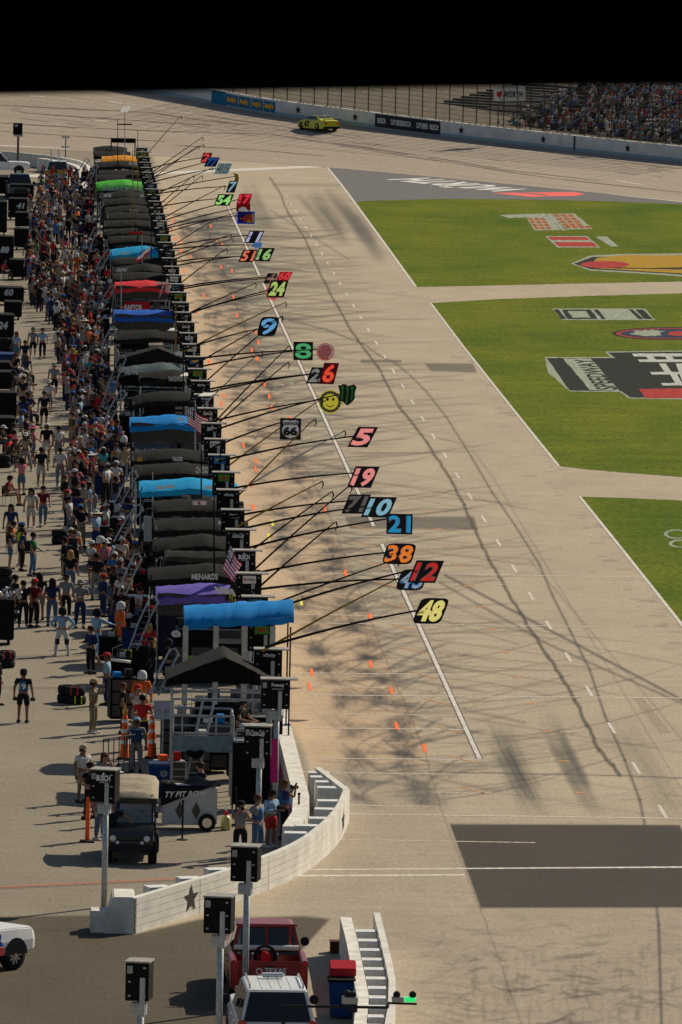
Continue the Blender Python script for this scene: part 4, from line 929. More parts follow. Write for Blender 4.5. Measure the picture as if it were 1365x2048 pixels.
# lamp post far left, camera mast
p=G(36,333,0); e=empty('light_tower',p,0,'tall brown pole with square light box at the far upper left','light pole'); z=ztop(36,246,p.y)
mb=MB(); mb.tube([(0,0,0),(0,0,z-.9)],.1,8); mb.build('pole',mat('rusty_pole',(.14,.09,.06),.7,nz=.2),e)
mb=MB(); mb.box(-.45,.35,-.3,.3,z-1.0,z); mb.build('cabinet',CAB,e,bevel=.02)
mb=MB(); mb.box(-.38,.4,-.34,-.3,z-1.15,z-.98); mb.box(-.3,-.05,-.32,-.3,z-.3,z-.12); mb.build('bracket',STEEL,e)
p=G(131,330,0); e=empty('camera_mast',p,0,'thin dark mast with small floodlights beyond the white truck','mast'); z=ztop(131,275,p.y)
mb=MB(); mb.tube([(0,0,0),(0,0,z)],.05,6); mb.build('pole',DLET,e)
mb=MB(); mb.box(-.35,.35,-.1,.1,z-.05,z+.12); mb.box(-.4,.35,-.08,.08,z-.9,z-.75); mb.box(-.3,.3,-.08,.08,z-2.1,z-1.9); mb.build('floodlight',STEEL,e)
# far left white curved wall
fw=empty('far_barrier',(0,700,0),0,'white curved barrier with red and white posters at the upper left','barrier')
P=[G(x,y,1.1) for x,y in [(-90,299),(0,302),(70,308),(120,314),(160,322),(176,332),(180,345),(176,360),(160,372)]]; P=curve(P,30); P=[(q.x,q.y) for q in P]
wallmesh(P,.3,0,1.1,WCON,'barrier_face',fw)
P=[G(x,y,1.1) for x,y in [(80,316),(120,322),(150,330),(158,338),(130,346)]]; P=curve(P,16); wallmesh([(q.x,q.y) for q in P],.5,0,1.1,WCON,'barrier_back',fw)
for x in (150,158,170):
    a=PY(x-3,355,G(x,362,0).y-.4); mb=MB(); mb.box(a.x,a.x+.3,a.y,a.y+.02,a.z-.3,a.z+.5); wbuild(mb,'poster',mat('poster_red',(.5,.12,.1),.7,nz=.5,scale=3),fw)

# ------------------------------------------------------------------ pit boxes under canopies
def canopy_set(x0,x1,ypk,ybt,m,label,val=None,valm=None,mesh=0,mesh_m=None,shape='hip',peak=.55,depth=2.4,body=True,bodym=None,zb=3.1,sag=.0,name='pit_box',cat='pit box',posts=True,tilt=0,sink=.0,crumple=1.0):
    xm=(x0+x1)/2; A=PY(x0,ybt,1000); d=ray(xm,ybt); t=(zb-CAMH)/d.z; Y=d.y*t
    L=PY(x0,ybt,Y); Rr=PY(x1,ybt,Y); pk=PY(x0+(x1-x0)*peak,ypk,Y+depth*.4); zr=pk.z; w=Rr.x-L.x
    e=empty(name,(L.x+w/2,Y,0),0,label,cat,'covered pit boxes along the pit wall')
    hv=.28
    nx=22; mb=MB(); rows=[]
    def ze(u):
        if shape=='gable': return zb+hv+(zr-zb-hv)*max(0,1-abs(u-peak)/(peak if u<peak else 1-peak))
        if shape=='flat': return zb+hv+.45
        if shape=='arch': return zb+hv+(zr-zb-hv)*math.sin(math.pi*min(max(u,0),1))**.7
        a=abs(u-peak)/(peak if u<peak else 1-peak); return zb+hv+(zr-zb-hv)*(1-a**1.08)*1.25
    rnd=random.Random(int(x0*7+ypk))
    prof=[(0,-hv if val!='deep' else -.55),(0,0),(depth*.4,.0),(depth,-.15)]
    ys=[0,0,.15,depth*.35,depth*.5,depth*.75,depth]; zs=[-.16,0,.09,.27,.36,.26,.0]
    if shape=='flat': zs=[-.2,0,.16,.36,.40,.34,.0]
    if shape=='gable': zs=[-.16,0,.01,.02,.02,.02,0]
    zoff=.36 if shape!='gable' else .02
    for (yy,dz) in zip(ys,zs):
        r=[]
        for i in range(nx+1):
            u=i/nx; z=ze(u)-zoff; 
            dz2=dz
            if dz<-.1 and shape=='gable': z=min(z,zb+.1+.25*(z-zb)); dz2=-.12
            elif dz<-.1: dz2=-.22
            wr=(rnd.uniform(-.02,.02)+.012*math.sin(u*9+yy*5+x0))*crumple
            r.append((-w/2+w*u, yy+rnd.uniform(-.03,.03), z+dz2+wr+tilt*(u-.5)))
        rows.append(r)
    n=nx+1; mb.add([q for r in rows for q in r],[(a*n+i,a*n+i+1,(a+1)*n+i+1,(a+1)*n+i) for a in range(1,len(rows)-1) for i in range(nx)])
    # side skirts
    for i in (0,nx):
        vs=[rows[a][i] for a in range(1,len(rows))]; vs2=[(x,y,z-hv*.9) for x,y,z in vs]; k=len(vs); mb.add(vs+vs2,[(j,j+1,k+j+1,k+j) for j in range(k-1)])
    back=[rows[-1][i] for i in range(nx+1)]; mb.add(back+[(x,y,z-hv*.8) for x,y,z in back],[(j,j+1,n+j+1,n+j) for j in range(nx)])
    cn=mb.build('canopy',m,e,smooth=True)
    mb=MB(); mb.add([(x,y-.012,z) for x,y,z in rows[0]]+[(x,y-.012,z) for x,y,z in rows[1]],[(i,i+1,n+i+1,n+i) for i in range(nx)])
    mb.build('valance',valm or m,e)
    if mesh:
        mb=MB(); ww=w/2-.05; mb.add([(-ww+2*ww*i/12,.05+.05*math.sin(i*1.7),zb+.12-(j*mesh/3)+.03*math.sin(i+j)) for j in range(4) for i in range(13)],[(j*13+i,j*13+i+1,(j+1)*13+i+1,(j+1)*13+i) for j in range(3) for i in range(12)])
        mb.build('mesh_drape',mesh_m or MESHG,e,smooth=True)
    if posts:
        for sx in (-1,1):
            for yy in (.1,depth-.1):
                mb=MB(); mb.tube([(sx*(w/2-.1),yy,0),(sx*(w/2-.1),yy,zb+.15)],.03,6); mb.build('post',STEEL if rnd.random()<.5 else DLET,e)
    if body:
        bw=w*.42; mb=MB(); mb.box(-bw,bw,.35,depth-.3,.25,1.45); mb.box(-bw*.9,bw*.2,.5,depth-.5,1.45,1.9); mb.build('cabinet',bodym or CAB,e,bevel=.03)
        mb=MB()
        for sx in (-1,1): mb.lathe([(.06,-.08),(.2,-.08),(.2,.08),(.06,.08)],(sx*bw*.8,.5,.2),12,'X')
        mb.build('wheel',RUB,e)
        mb=MB(); 
        for q in range(3): mb.box(-bw+.1+q*bw*.62,-bw+.1+q*bw*.62+bw*.5,.335,.352,.45,1.3)
        mb.build('drawer_front',mat('drawer_grey',(.035,.035,.038),.4,nz=.2),e)
        # front rail, seats and monitors on the top deck
        mb=MB(); mb.tube([(-bw,.35,1.45),(-bw,.35,2.35),(bw,.35,2.35),(bw,.35,1.45)],.022,5); mb.tube([(-bw,.35,1.95),(bw,.35,1.95)],.018,5); mb.build('deck_rail',STEEL,e)
        for q in (-.5,0,.5):
            mb=MB(); mb.box(q*bw-.2,q*bw+.2,1.5,1.56,1.9,2.2); mb.build('monitor',mat('monitor_blue',(.03,.05,.07),.2,nz=.5,scale=9),e)
    return e,Y,w,L,Rr
PB={}
def text_on(e,Y,s,x0,x1,y0,y1,m=WLET,off=.03,sh=0,dy=.06,nm='lettering'):
    vs,fs,_=text2d(s,off); vs=[(u+sh*(v-.5),v) for u,v in vs]; mb=MB(); mb.add(quadmap(vs,q4(x0,x1,y0,y1,Y-dy)),fs); return wbuild(mb,nm,m,e)
BLU=mat('bright_blue_tarp',(.01,.20,.52),.6,nz=.12,scale=2,bump=.3); LBU=mat('light_blue_tarp',(.015,.30,.56),.6,nz=.1,scale=2,bump=.2)
RBL=mat('royal_blue_tarp',(.015,.10,.42),.6,nz=.1,bump=.2); PUR=mat('purple_tarp',(.14,.095,.38),.65,nz=.1,bump=.2); REDT=mat('red_tarp',(.6,.035,.04),.6,nz=.1,bump=.2)
GRN=mat('green_tarp',(.07,.40,.04),.6,nz=.1,bump=.2); ORT=mat('orange_tarp',(.62,.25,.02),.6,nz=.1,bump=.2); STL=mat('slate_teal_tarp',(.07,.10,.10),.7,nz=.2,bump=.2)
CLIST=[ # x0,x1,ypeak,ybottom,material,landmark words, kwargs
 (333,545,1303,1377,CANG,'nearest peaked black canopy',dict(shape='gable',depth=3.2,valm=BLK,body=False,peak=.545,zb=3.35,posts=False)),
 (369,588,1222,1262,BLU,'crumpled blue canopy on silver posts',dict(depth=3.0,valm=BLU,tilt=.26,peak=.6,body=True,zb=4.3,crumple=1.3,shape='flat')),
 (313,511,1169,1196,PUR,'purple canopy',dict(mesh=.75)),
 (297,523,1129,1160,CANG,'black canopy lettered MENARDS',dict()),
 (330,512,1104,1122,CANG,'plain black canopy just beyond the MENARDS one',dict(mesh=.45,body=False)),
 (306,500,1071,1101,CANG,'wide black canopy beside the US flag',dict()),
 (308,498,1037,1061,CANG,'black canopy with white shield emblem',dict()),
 (307,489,1000,1022,CANG,'black canopy with small white red emblem',dict()),
 (279,476,958,983,LBU,'light blue canopy with white badges',dict()),
 (268,446,927,950,CANG,'black canopy with yellow edged badge',dict()),
 (262,440,899,921,CANG,'black canopy with TRACKER patch',dict()),
 (260,420,831,853,BLU,'mid row blue canopy with grey mesh',dict(mesh=.85,bodym=mat('navy_cabinet',(.015,.04,.10),.4,nz=.1))),
 (264,424,783,812,CANG,'black arched canopy',dict(shape='arch')),
 (278,406,741,762,CANG,'black canopy lettered TRACKHOUSE',dict(mesh=.3,mesh_m=BLK)),
 (239,398,727,752,STL,'slate canopy lettered RFK',dict(valm=BLK,mesh=.6,mesh_m=BLK)),
 (240,378,693,730,CANG,'crumpled black peaked canopy',dict(shape='gable')),
 (229,378,661,678,CANG,'black draped canopy on steel posts',dict()),
 (228,350,620,634,RBL,'royal blue canopy with grey mesh',dict(mesh=.8)),
 (230,350,562,577,REDT,'red canopy above RAPTOR panel',dict(mesh=.75,bodym=RED)),
 (226,350,545,560,CANG,'black canopy just beyond the red one',dict()),
 (224,352,529,548,CANG,'black canopy lettered RFK mid row',dict()),
 (228,338,514,528,CANG,'black canopy under the red white flag',dict()),
 (220,346,493,512,LBU,'blue canopy behind the red white flag',dict()),
 (216,322,471,486,CANG,'tall black canopy with rounded corners',dict(shape='arch')),
 (208,320,457,470,CANG,'black canopy with thin red lettering',dict()),
 (208,322,440,453,CANG,'plain black canopy level with the number 54 board',dict()),
 (213,310,425,437,CANG,'black canopy near the blue crew uniforms',dict()),
 (211,318,411,425,CANG,'small far black canopy with round emblem',dict()),
 (205,305,396,409,CANG,'black canopy between green and round emblem ones',dict()),
 (199,302,383,397,CANG,'far black canopy with two RFK marks',dict()),
 (193,297,360,374,GRN,'green canopy lettered INTERSTATE BATTERIES',dict(val='deep')),
 (195,290,350,360,CANG,'black canopy right beyond the green one',dict()),
 (198,287,341,351,CANG,'black canopy second beyond the green one',dict()),
 (191,287,323,334,CANG,'black canopy just nearer than the orange one',dict()),
 (204,283,311,322,ORT,'orange canopy',dict()),
 (188,262,303,312,CANG,'black canopy just beyond the orange one',dict()),
 (187,255,292,303,CANG,'farthest peaked black canopy',dict()),
]
LM=[]
SHORT=['nearest peaked canopy','crumpled blue canopy','purple canopy','MENARDS canopy','canopy behind MENARDS','flag side black canopy','white shield canopy','white red emblem canopy','light blue canopy','yellow badge canopy','TRACKER canopy','mid row blue canopy','arched canopy','TRACKHOUSE canopy','slate RFK canopy','crumpled black canopy','draped steel post canopy','royal blue canopy','red canopy','canopy beyond the red one','mid row RFK canopy','red white flag canopy','blue canopy behind flag','tall rounded canopy','red lettered black canopy','number 54 level canopy','blue uniforms canopy','round emblem canopy','canopy before green one','far RFK canopy','green canopy','canopy beyond green one','second canopy beyond green','canopy before orange one','orange canopy','canopy beyond orange one','farthest canopy']
TE={}
for i,(x0,x1,yp,yb,m,words,kw) in enumerate(CLIST):
    e,Y,w,L,Rr=canopy_set(x0,x1,yp,yb,m,'pit box under the '+words,**kw); LM.append((Y,words,L.x,Rr.x)); TE[i]=(e,Y)
def ct(i,*a,**k): e,Y=TE[i]; return text_on(e,Y,*a,**k)
ct(3,'MENARDS',384,436,1148,1159,off=.04)
ct(2,'Ally',432,470,1174,1192,off=.06,dy=.0+.2,sh=-.5)
ct(9,'CHEDDAR',392,428,934,946,off=.04,m=WLET,dy=.1)
ct(10,'TRACKER',345,366,914,922,off=.04); ct(10,'BASS',276,285,915,922,m=CY,off=.05); ct(10,'PRO',427,437,917,926,m=CY,off=.05)
ct(13,'TRACKHOUSE',337,371,753,762,off=.02); ct(14,'RFK',253,280,741,749,off=.04,sh=.2,dy=.2); ct(14,'RFK',362,386,734,741,off=.04,sh=.2,dy=.2)
ct(11,'HendrickCars.com',271,336,897,907,off=.03,sh=.05,dy=-.25) 
ct(18,'RAPTOR',250,285,610,620,off=.05,dy=-.2); ct(30,'INTERSTATE BATTERIES',204,288,371,380,off=.03,m=mat('mint_lettering',(.35,.6,.4),.6,nz=0),dy=.15)
ct(20,'RFK',235,256,537,543,off=.04,sh=.2); ct(29,'RFK',209,225,388,394,off=.05,sh=.2); ct(29,'RFK',282,300,388,394,off=.05,sh=.2)
ct(27,'TRACKHOUSE',259,277,419,423,off=.02); ct(33,'HAAS',259,275,324,330,off=.06); ct(12,'ON',0,1,0,1) if False else None
def badge(i,x0,x1,y0,y1,m=WLET,dy=.1,nm='badge'):
    e,Y=TE[i]; mb=MB(); mb.add(q4(x0,x1,y0,y1,Y-dy),[(0,1,2,3)]); return wbuild(mb,nm,m,e)
badge(6,437,467,1042,1049); badge(7,386,413,1002,1010); ct(7,'R',397,402,1003,1009,m=RED,off=.05,dy=.14)
badge(8,313,330,972,978); badge(8,332,349,970,976); badge(8,410,445,972,978); badge(23,0,1,0,1) if False else None
badge(24,258,285,463,468,RED); badge(15,351,375,703,711); badge(22,240,262,505,508); badge(18,312,330,564,568); badge(11,356,368,835,841); badge(14,266,292,733,737); badge(26,0,1,0,1) if False else None
# far end roll cover and antennas
p=PY(247,281,640); e=empty('rolled_cover',(p.x,640,0),0,'rolled black cover on posts at the far end of the pit box row','rolled cover')
mb=MB(); mb.tube([(-1,0,p.z),(1,0,p.z)],.2,10); mb.build('roll',BLK,e)
for s_ in (-1,1): mb=MB(); mb.tube([(s_*.95,0,0),(s_*.95,0,p.z)],.05,5); mb.build('post',DLET,e)
# box under the HendrickCars canopy and blue panels
for i,m_,x0,x1,y0,y1 in ((11,mat('navy_cabinet'),(0,0,0),0,0,0),) if False else (): pass
def lowpanel(i,x0,x1,y0,y1,m,dy=-.3,nm='front_panel'):
    e,Y=TE[i]; mb=MB(); a,b_,c,d=q4(x0,x1,y0,y1,Y-dy); bk=Vector((0,.05,0)); mb.add([a,b_,c,d,a+bk,b_+bk,c+bk,d+bk],[(0,1,2,3),(0,4,5,1),(2,6,7,3),(1,5,6,2),(0,3,7,4)]); return wbuild(mb,nm,m,e)
lowpanel(11,268,342,886,908,MC['navy_cabinet']); lowpanel(18,248,300,604,622,RED,dy=-.3)
lowpanel(2,318,352,1232,1300,mat('dark_navy',(.012,.012,.04),.5),dy=-.3); ct(2,'9',345,360,1262,1282,off=.06,dy=-.2)
ct(1,'m',378,388,1312,1326,m=mat('lime_letter',(.2,.5,.05),.5,nz=0),off=.04,dy=-.2)
lowpanel(7,288,304,1032,1083,mat('pale_panel',(.3,.32,.33),.6,nz=.1),dy=.05)
for x in (372,433,490,546):
    a=PY(x,1258,TE[1][1]-.1); e=TE[1][0]; mb=MB(); mb.box(a.x-.09,a.x+.09,a.y-.05,a.y+.05,1.9,a.z+.1); wbuild(mb,'silver_post',mat('brushed_post',(.42,.4,.36),.5,.2,nz=.2),e,bevel=.01)
# ladders / stair rails
def ladder(i,xt,yt,xb,yb,lab):
    e0,Y=TE[i]; a=PY(xt,yt,Y-.2); s=G(xb,yb,0) ; b_=PY(xb,yb,Y-.9); b_.z=max(b_.z,.05)
    e=empty('stair_rail',(b_.x,b_.y,0),0,lab,'stair rail','steep stair rails beside the pit boxes')
    mb=MB(); 
    o=Vector((.28,.0,0)); h=Vector((-.12,0,.1))
    mb.tube([b_,b_.lerp(a,.5)+h*.3,a,a+Vector((.18,0,.06)),a+Vector((.32,0,-.2))],.035,6); wbuild(mb,'handrail',STEEL,e)
    mb=MB(); mb.tube([b_+o,b_.lerp(a,.55)+o,b_.lerp(a,.9)+o*1.2],.035,6); wbuild(mb,'handrail',STEEL,e)
    for k in range(1,8):
        q=b_.lerp(a,k/8.5); mb=MB(); v=[q+Vector((.02,-.25,-.1)),q+Vector((.27,-.25,-.1)),q+Vector((.27,.0,-.1)),q+Vector((.02,.0,-.1))]; mb.add(v,[(0,1,2,3)]); wbuild(mb,'tread',mat('dark_tread',(.05,.05,.05),.6,.3),e)
for (i,a,b_,c,d) in [(1,340,1300,300,1390),(2,300,1196,258,1300),(6,272,1012,228,1083),(12,240,783,207,845),(14,240,712,207,803),(19,222,572,196,620),(24,190,455,170,498),(28,200,405,182,440),(4,268,1110,236,1190),(9,262,945,228,1010),(16,222,655,200,705),(22,214,500,190,545),(33,190,330,168,372),(36,172,318,158,342)]:
    ladder(i,a,b_,c,d,'grey stair rail leaning up to the '+LM[i][1])

# ------------------------------------------------------------------ pit signs and poles
PT=mat('pole_black',(.012,.011,.01),.5,nz=.3); PYP=mat('pole_yellow',(.28,.17,.02),.5,nz=.2)
def pole_pts(b_,t,sag=.12,n=7): return [b_.lerp(t,k/n)+Vector((0,0,sag*math.sin(math.pi*k/n)*(b_-t).length/6)) for k in range(n+1)]
def base_pt(bx,by): return PX(bx,by,8.25)
SG='numbered pit signs held out on long poles'
def sheet_mat(name,c,tr=.5):
    if name in MC: return MC[name]
    m=bpy.data.materials.new(name); m.use_nodes=True; MC[name]=m; t=m.node_tree; t.nodes.remove(t.nodes['Principled BSDF'])
    d=t.nodes.new('ShaderNodeBsdfDiffuse'); l=t.nodes.new('ShaderNodeBsdfTranslucent'); x=t.nodes.new('ShaderNodeMixShader'); x.inputs[0].default_value=tr
    n=t.nodes.new('ShaderNodeTexNoise'); n.inputs['Scale'].default_value=3; r=t.nodes.new('ShaderNodeMapRange'); r.inputs[3].default_value=.9; r.inputs[4].default_value=1.1; v=t.nodes.new('ShaderNodeVectorMath'); v.operation='SCALE'; v.inputs[0].default_value=c
    t.links.new(n.outputs[0],r.inputs[0]); t.links.new(r.outputs[0],v.inputs['Scale'])
    for q in (d,l): t.links.new(v.outputs[0],q.inputs[0])
    t.links.new(d.outputs[0],x.inputs[1]); t.links.new(l.outputs[0],x.inputs[2]); t.links.new(x.outputs[0],t.nodes['Material Output'].inputs[0]); return m
def cut_sheet(txt,outl,w,h,ins,off):
    """flat sheet with outline outl (metres, unsheared) and the glyphs cut out; returns verts, faces"""
    cu=bpy.data.curves.new('t','FONT'); cu.body=txt; cu.resolution_u=3; cu.space_character=1.08; o=bpy.data.objects.new('t',cu); C.objects.link(o)
    dg=bpy.context.evaluated_depsgraph_get(); src=o.evaluated_get(dg).to_curve(dg); data=[]
    for s in src.splines: data.append([(tuple(p.co[:2]),tuple(p.handle_left[:2]),tuple(p.handle_right[:2])) for p in s.bezier_points])
    o.to_curve_clear() if hasattr(o,'to_curve_clear') else None
    bpy.data.objects.remove(o); bpy.data.curves.remove(cu)
    xs=[p[0][0] for s in data for p in s]; ys=[p[0][1] for s in data for p in s]; x0,x1,y0,y1=min(xs),max(xs),min(ys),max(ys)
    i=ins*h+off; f=lambda q:(i+(q[0]-x0)/(x1-x0)*(w-2*i), i+(q[1]-y0)/(y1-y0)*(h-2*i),0)
    c2=bpy.data.curves.new('t','CURVE'); c2.dimensions='2D'; c2.fill_mode='BOTH'; c2.resolution_u=3; c2.offset=-off
    for s in data:
        sp=c2.splines.new('BEZIER'); sp.bezier_points.add(len(s)-1); sp.use_cyclic_u=True
        for p,(a,l,r) in zip(sp.bezier_points,s): p.handle_left_type=p.handle_right_type='FREE'; p.co=f(a); p.handle_left=f(l); p.handle_right=f(r)
    sp=c2.splines.new('POLY'); sp.points.add(len(outl)-1); sp.use_cyclic_u=True
    for p,q in zip(sp.points,outl): p.co=(w/2+(q[0]-w/2)*(w+2*off)/w,h/2+(q[1]-h/2)*(h+2*off)/h,0,1)
    o=bpy.data.objects.new('t',c2); C.objects.link(o); dg=bpy.context.evaluated_depsgraph_get(); me=bpy.data.meshes.new_from_object(o.evaluated_get(dg))
    vs=[(v.co.x,v.co.y) for v in me.vertices]; fs=[tuple(p.vertices) for p in me.polygons]
    bpy.data.objects.remove(o); bpy.data.curves.remove(c2); bpy.data.meshes.remove(me); return vs,fs
def sign(name,label,box,bpx,layers,shape='para',slant=.28,board=DLET,border=None,tip=None,cat='pit sign',pol=PT):
    b_=base_pt(*bpx); Y=b_.y; x0,y0,x1,y1=box; A,B_,Cc,D_=q4(x0,x1,y0,y1,Y)
    e=empty(name,(b_.x,Y,0),0,label,cat,SG)
    W_=B_.x-A.x; H_=D_.z-A.z; s=slant; w=W_*(1-s); h=H_
    t=tip or (x0,(y0+y1)/2); tp=PY(t[0],t[1],Y)+Vector((.1,.06,0)); bb=b_+(b_-tp).normalized()*1.0
    mb=MB(); pp=pole_pts(bb,tp+Vector((W_*.25,.03,.02)),.1); mb.tube(pp,[.05-.022*k/7 for k in range(8)],6); wbuild(mb,'pole',pol,e)
    if shape=='circle': U=[(.5+.5*math.cos(2*math.pi*k/28),.5+.5*math.sin(2*math.pi*k/28)) for k in range(28)]
    elif shape=='round': U=[(.5+.5*math.copysign(abs(math.cos(t_))**.42,math.cos(t_)),.5+.5*math.copysign(abs(math.sin(t_))**.42,math.sin(t_))) for t_ in [2*math.pi*k/28 for k in range(28)]]
    elif isinstance(shape,list): U=shape
    else: U=[(0,0),(1,0),(1,1),(0,1)]
    outl=[(u*w,v*h) for u,v in U]
    def P(vs,dy): return [A+Vector((x+W_*s*(y/h),-dy,y)) for x,y in vs]
    def plate(m,nm,dy,k=1.0):
        c=(w/2,h/2); mb=MB(); mb.add(P([(c[0]+(x-c[0])*k,c[1]+(y-c[1])*k) for x,y in outl],dy),[tuple(range(len(outl)))]); return wbuild(mb,nm,m,e)
    nums=[L for L in layers if not callable(L[0])]
    if nums:
        txt,ins,m,off,_=nums[-1]
        plate(m,'sign_sheet',0,.97)
        if len(nums)>1:
            vs,fs=cut_sheet(txt,outl,w,h,ins,off*h); mb=MB(); mb.add(P(vs,.012),fs); wbuild(mb,'outline_sheet',nums[0][2],e); off2=nums[0][3]
        else: off2=off
        vs,fs=cut_sheet(txt,outl,w,h,ins,off2*h) if len(nums)==1 else cut_sheet(txt,outl,w,h,ins-(off2-off)*.0,off2*h)
        mb=MB(); mb.add(P(vs,.024),fs); wbuild(mb,'black_sheet',board,e)
    else:
        plate(border or board,'sign_board',0)
        if border: plate(board,'sign_face',.008,.9)
    d=.02
    for L in layers:
        if callable(L[0]): L[0](e,A,W_,H_,Y-d,L[2]); d+=.008
    return e,Y
def cm(n,c): return sheet_mat('sign_'+n,tuple(min(.95,x*1.7) for x in c))
LO=cm('outline_grey',(.3,.3,.3)); SW_=mat('sign_plain_white',(.85,.85,.82),.6,nz=.03)
N='numeral'; O='numeral_outline'
BO=.055; BT=.02
def num(label,txt,box,bpx,col,out=None,slant=.28,shape='para',board=DLET,border=None,heavy=None,**k):
    L=[]
    if out: L.append((txt,.085,out,.055,O))
    L.append((txt,.085,col,heavy if heavy else (.05 if out is None else .022),N)); return sign('pit_sign',label,box,bpx,L,shape=shape,slant=slant,board=board,border=border,**k)
YEL=cm('pale_yellow',(.52,.50,.18))
num('pit sign with pale yellow 48 on black','48',(823,1195,900,1247),(592,1279),YEL,shape='round',slant=.25,tip=(828,1219))
num('pit sign with grey and blue 43 half hidden behind the 12 sign','43',(790,1138,858,1180),(545,1178),cm('steel_blue',(.16,.24,.36)),cm('bright_blue',(.03,.22,.6)),shape='round',slant=.2)
num('pit sign with dark red 12 on black','12',(815,1120,888,1165),(560,1216),cm('dark_red',(.33,.02,.02)),LO,slant=.24,tip=(818,1137))
num('pit sign with orange 38 on black rounded board','38',(763,1086,834,1128),(529,1145),cm('orange',(.72,.15,.02)),cm('holo_blue',(.25,.3,.5)),shape='round',slant=.16,tip=(768,1104))
num('pit sign with blue 21 on square black board','21',(773,1027,825,1068),(524,1091),cm('mid_blue',(.01,.19,.42)),LO,shape='rect',slant=0,tip=(775,1036))
num('pit sign with light blue 10 on black','10',(722,993,794,1034),(510,1054),cm('light_blue',(.15,.33,.48)),slant=.24,tip=(728,1011))
num('pit sign with grey outlined 71 left of the 10 sign','71',(683,988,742,1027),(505,1028),cm('dark_grey',(.07,.07,.075)),LO,slant=.26,tip=(690,1002))
num('pit sign with pink 19 on black','19',(694,932,759,975),(492,974),cm('pink',(.62,.20,.22)),slant=.26,tip=(700,946))
num('pit sign with pink 5 on black','5',(695,853,756,894),(484,914),cm('pink',(.62,.20,.22)),slant=.34,tip=(705,871))
e,Y=sign('pit_sign','square black pit sign with GARAGE 66 route shield',(560,836,602,879),(470,878),[(lambda e,A,W_,H_,y,m:(lambda mb:(mb.add([Vector((A.x+W_*u,y,A.z+H_*v)) for u,v in [(.5,.06),(.72,.14),(.88,.3),(.9,.5),(.82,.68),(.9,.86),(.72,.92),(.5,.88),(.28,.92),(.1,.86),(.18,.68),(.1,.5),(.12,.3),(.28,.14)]],[tuple(range(14))]),wbuild(mb,'shield',m,e)))(MB()),0,SW_,0,'x')],shape='rect',slant=0,tip=(562,841))
text_on(e,Y,'66',568,594,855,870,DLET,off=.05,dy=.05,nm='numeral'); text_on(e,Y,'GARAGE',566,596,844,850,DLET,off=.03,dy=.05)
# smiling tyre sign
def tyre_face(e,A,W_,H_,y,m):
    c=Vector((A.x+W_/2,y,A.z+H_/2)); R=W_/2
    mb=MB(); mb.lathe([(R*.68,0),(R*.92,0)],(c.x,y,c.z),28,'Y'); wbuild(mb,'tyre_ring',cm('tread_grey',(.05,.055,.06)),e)
    for k in range(20):
        a=2*math.pi*k/20; mb=MB(); d=Vector((math.cos(a),0,math.sin(a))); t=Vector((-math.sin(a),0,math.cos(a))); p=c+d*R*.8+Vector((0,-.006,0)); mb.add([p-t*R*.04-d*R*.1,p+t*R*.04-d*R*.1,p+t*R*.04+d*R*.1,p-t*R*.04+d*R*.1],[(0,1,2,3)]); wbuild(mb,'tread_mark',LO,e)
    for sx in (-.24,.24): mb=MB(); mb.lathe([(.001,0),(R*.12,0)],(c.x+sx*R,y-.01,c.z+R*.2),12,'Y'); wbuild(mb,'painted_eye',DLET,e)
    mb=MB(); mb.tube([(c.x+R*.36*math.cos(t),y-.01,c.z-R*.08+R*.34*math.sin(t)) for t in [math.pi*(1.15+.7*k/8) for k in range(9)]],R*.035,4); wbuild(mb,'painted_smile',DLET,e)
sign('pit_sign','round yellow smiling tyre pit sign beside the green claw sign',(637,779,684,827),(452,838),[(tyre_face,0,DLET,0,'x')],shape='circle',board=cm('olive_yellow',(.30,.28,.03)),slant=0,tip=(640,798))
def claw(e,A,W_,H_,y,m):
    mb=MB()
    for k,(x,b0) in enumerate([(.16,.22),(.42,.05),(.68,.2)]):
        P=[(x,b0+.1),(x+.05,.62),(x-.01,.8),(x+.06,.9),(x+.16,.84),(x+.13,.6),(x+.12,b0+.2),(x+.06,b0)]
        mb.add([Vector((A.x+W_*u,y,A.z+H_*v)) for u,v in P],[tuple(range(len(P)))])
    wbuild(mb,'green_claw',m,e)
sign('pit_sign','black shield pit sign with three green claw marks',(676,766,713,811),(457,853),[(claw,0,cm('claw_green',(.05,.27,.05)),0,'x')],shape=[(.0,.9),(.1,.55),(.05,.25),(.3,.15),(.5,0),(.72,.12),(.9,.3),(.92,.6),(1,.85),(.85,.95),(.55,.88),(.3,.98),(.15,.9)],slant=0,tip=(680,786))
num('pit sign with grey 23 partly behind the red 6 sign','23',(612,734,665,767),(436,782),cm('pewter',(.14,.16,.16)),LO,slant=.22,tip=(616,748))
num('pit sign with orange red 6 and pink edge','6',(638,725,678,768),(442,776),cm('orange_red',(.68,.06,.03)),cm('violet_edge',(.25,.08,.2)),slant=.25,board=cm('hot_red',(.14,.02,.03)),border=cm('pink_edge',(.6,.22,.25)),tip=(640,746))
def swirl(e,A,W_,H_,y,m):
    c=Vector((A.x+W_/2,y,A.z+H_/2)); mb=MB(); pts=[(c.x+W_*.4*t/24*math.cos(t),y,c.z+W_*.4*t/24*math.sin(t)) for t in [k*.4 for k in range(61)]]
    mb.tube(pts,W_*.035,4); wbuild(mb,'swirl',m,e)
sign('pit_sign','round pit sign with white and red spiral',(633,686,669,721),(424,716),[(swirl,0,mat('spiral_paint',(.75,.06,.05),.6,nz=0),0,'x')],shape='circle',board=SW_,border=cm('dark_rim_red',(.25,.02,.02)),slant=0,tip=(634,700))
num('pit sign with green 8 on dark green edged board','8',(587,683,626,720),(421,731),cm('leaf_green',(.05,.27,.12)),None,shape='rect',heavy=.03,slant=0,tip=(590,701))
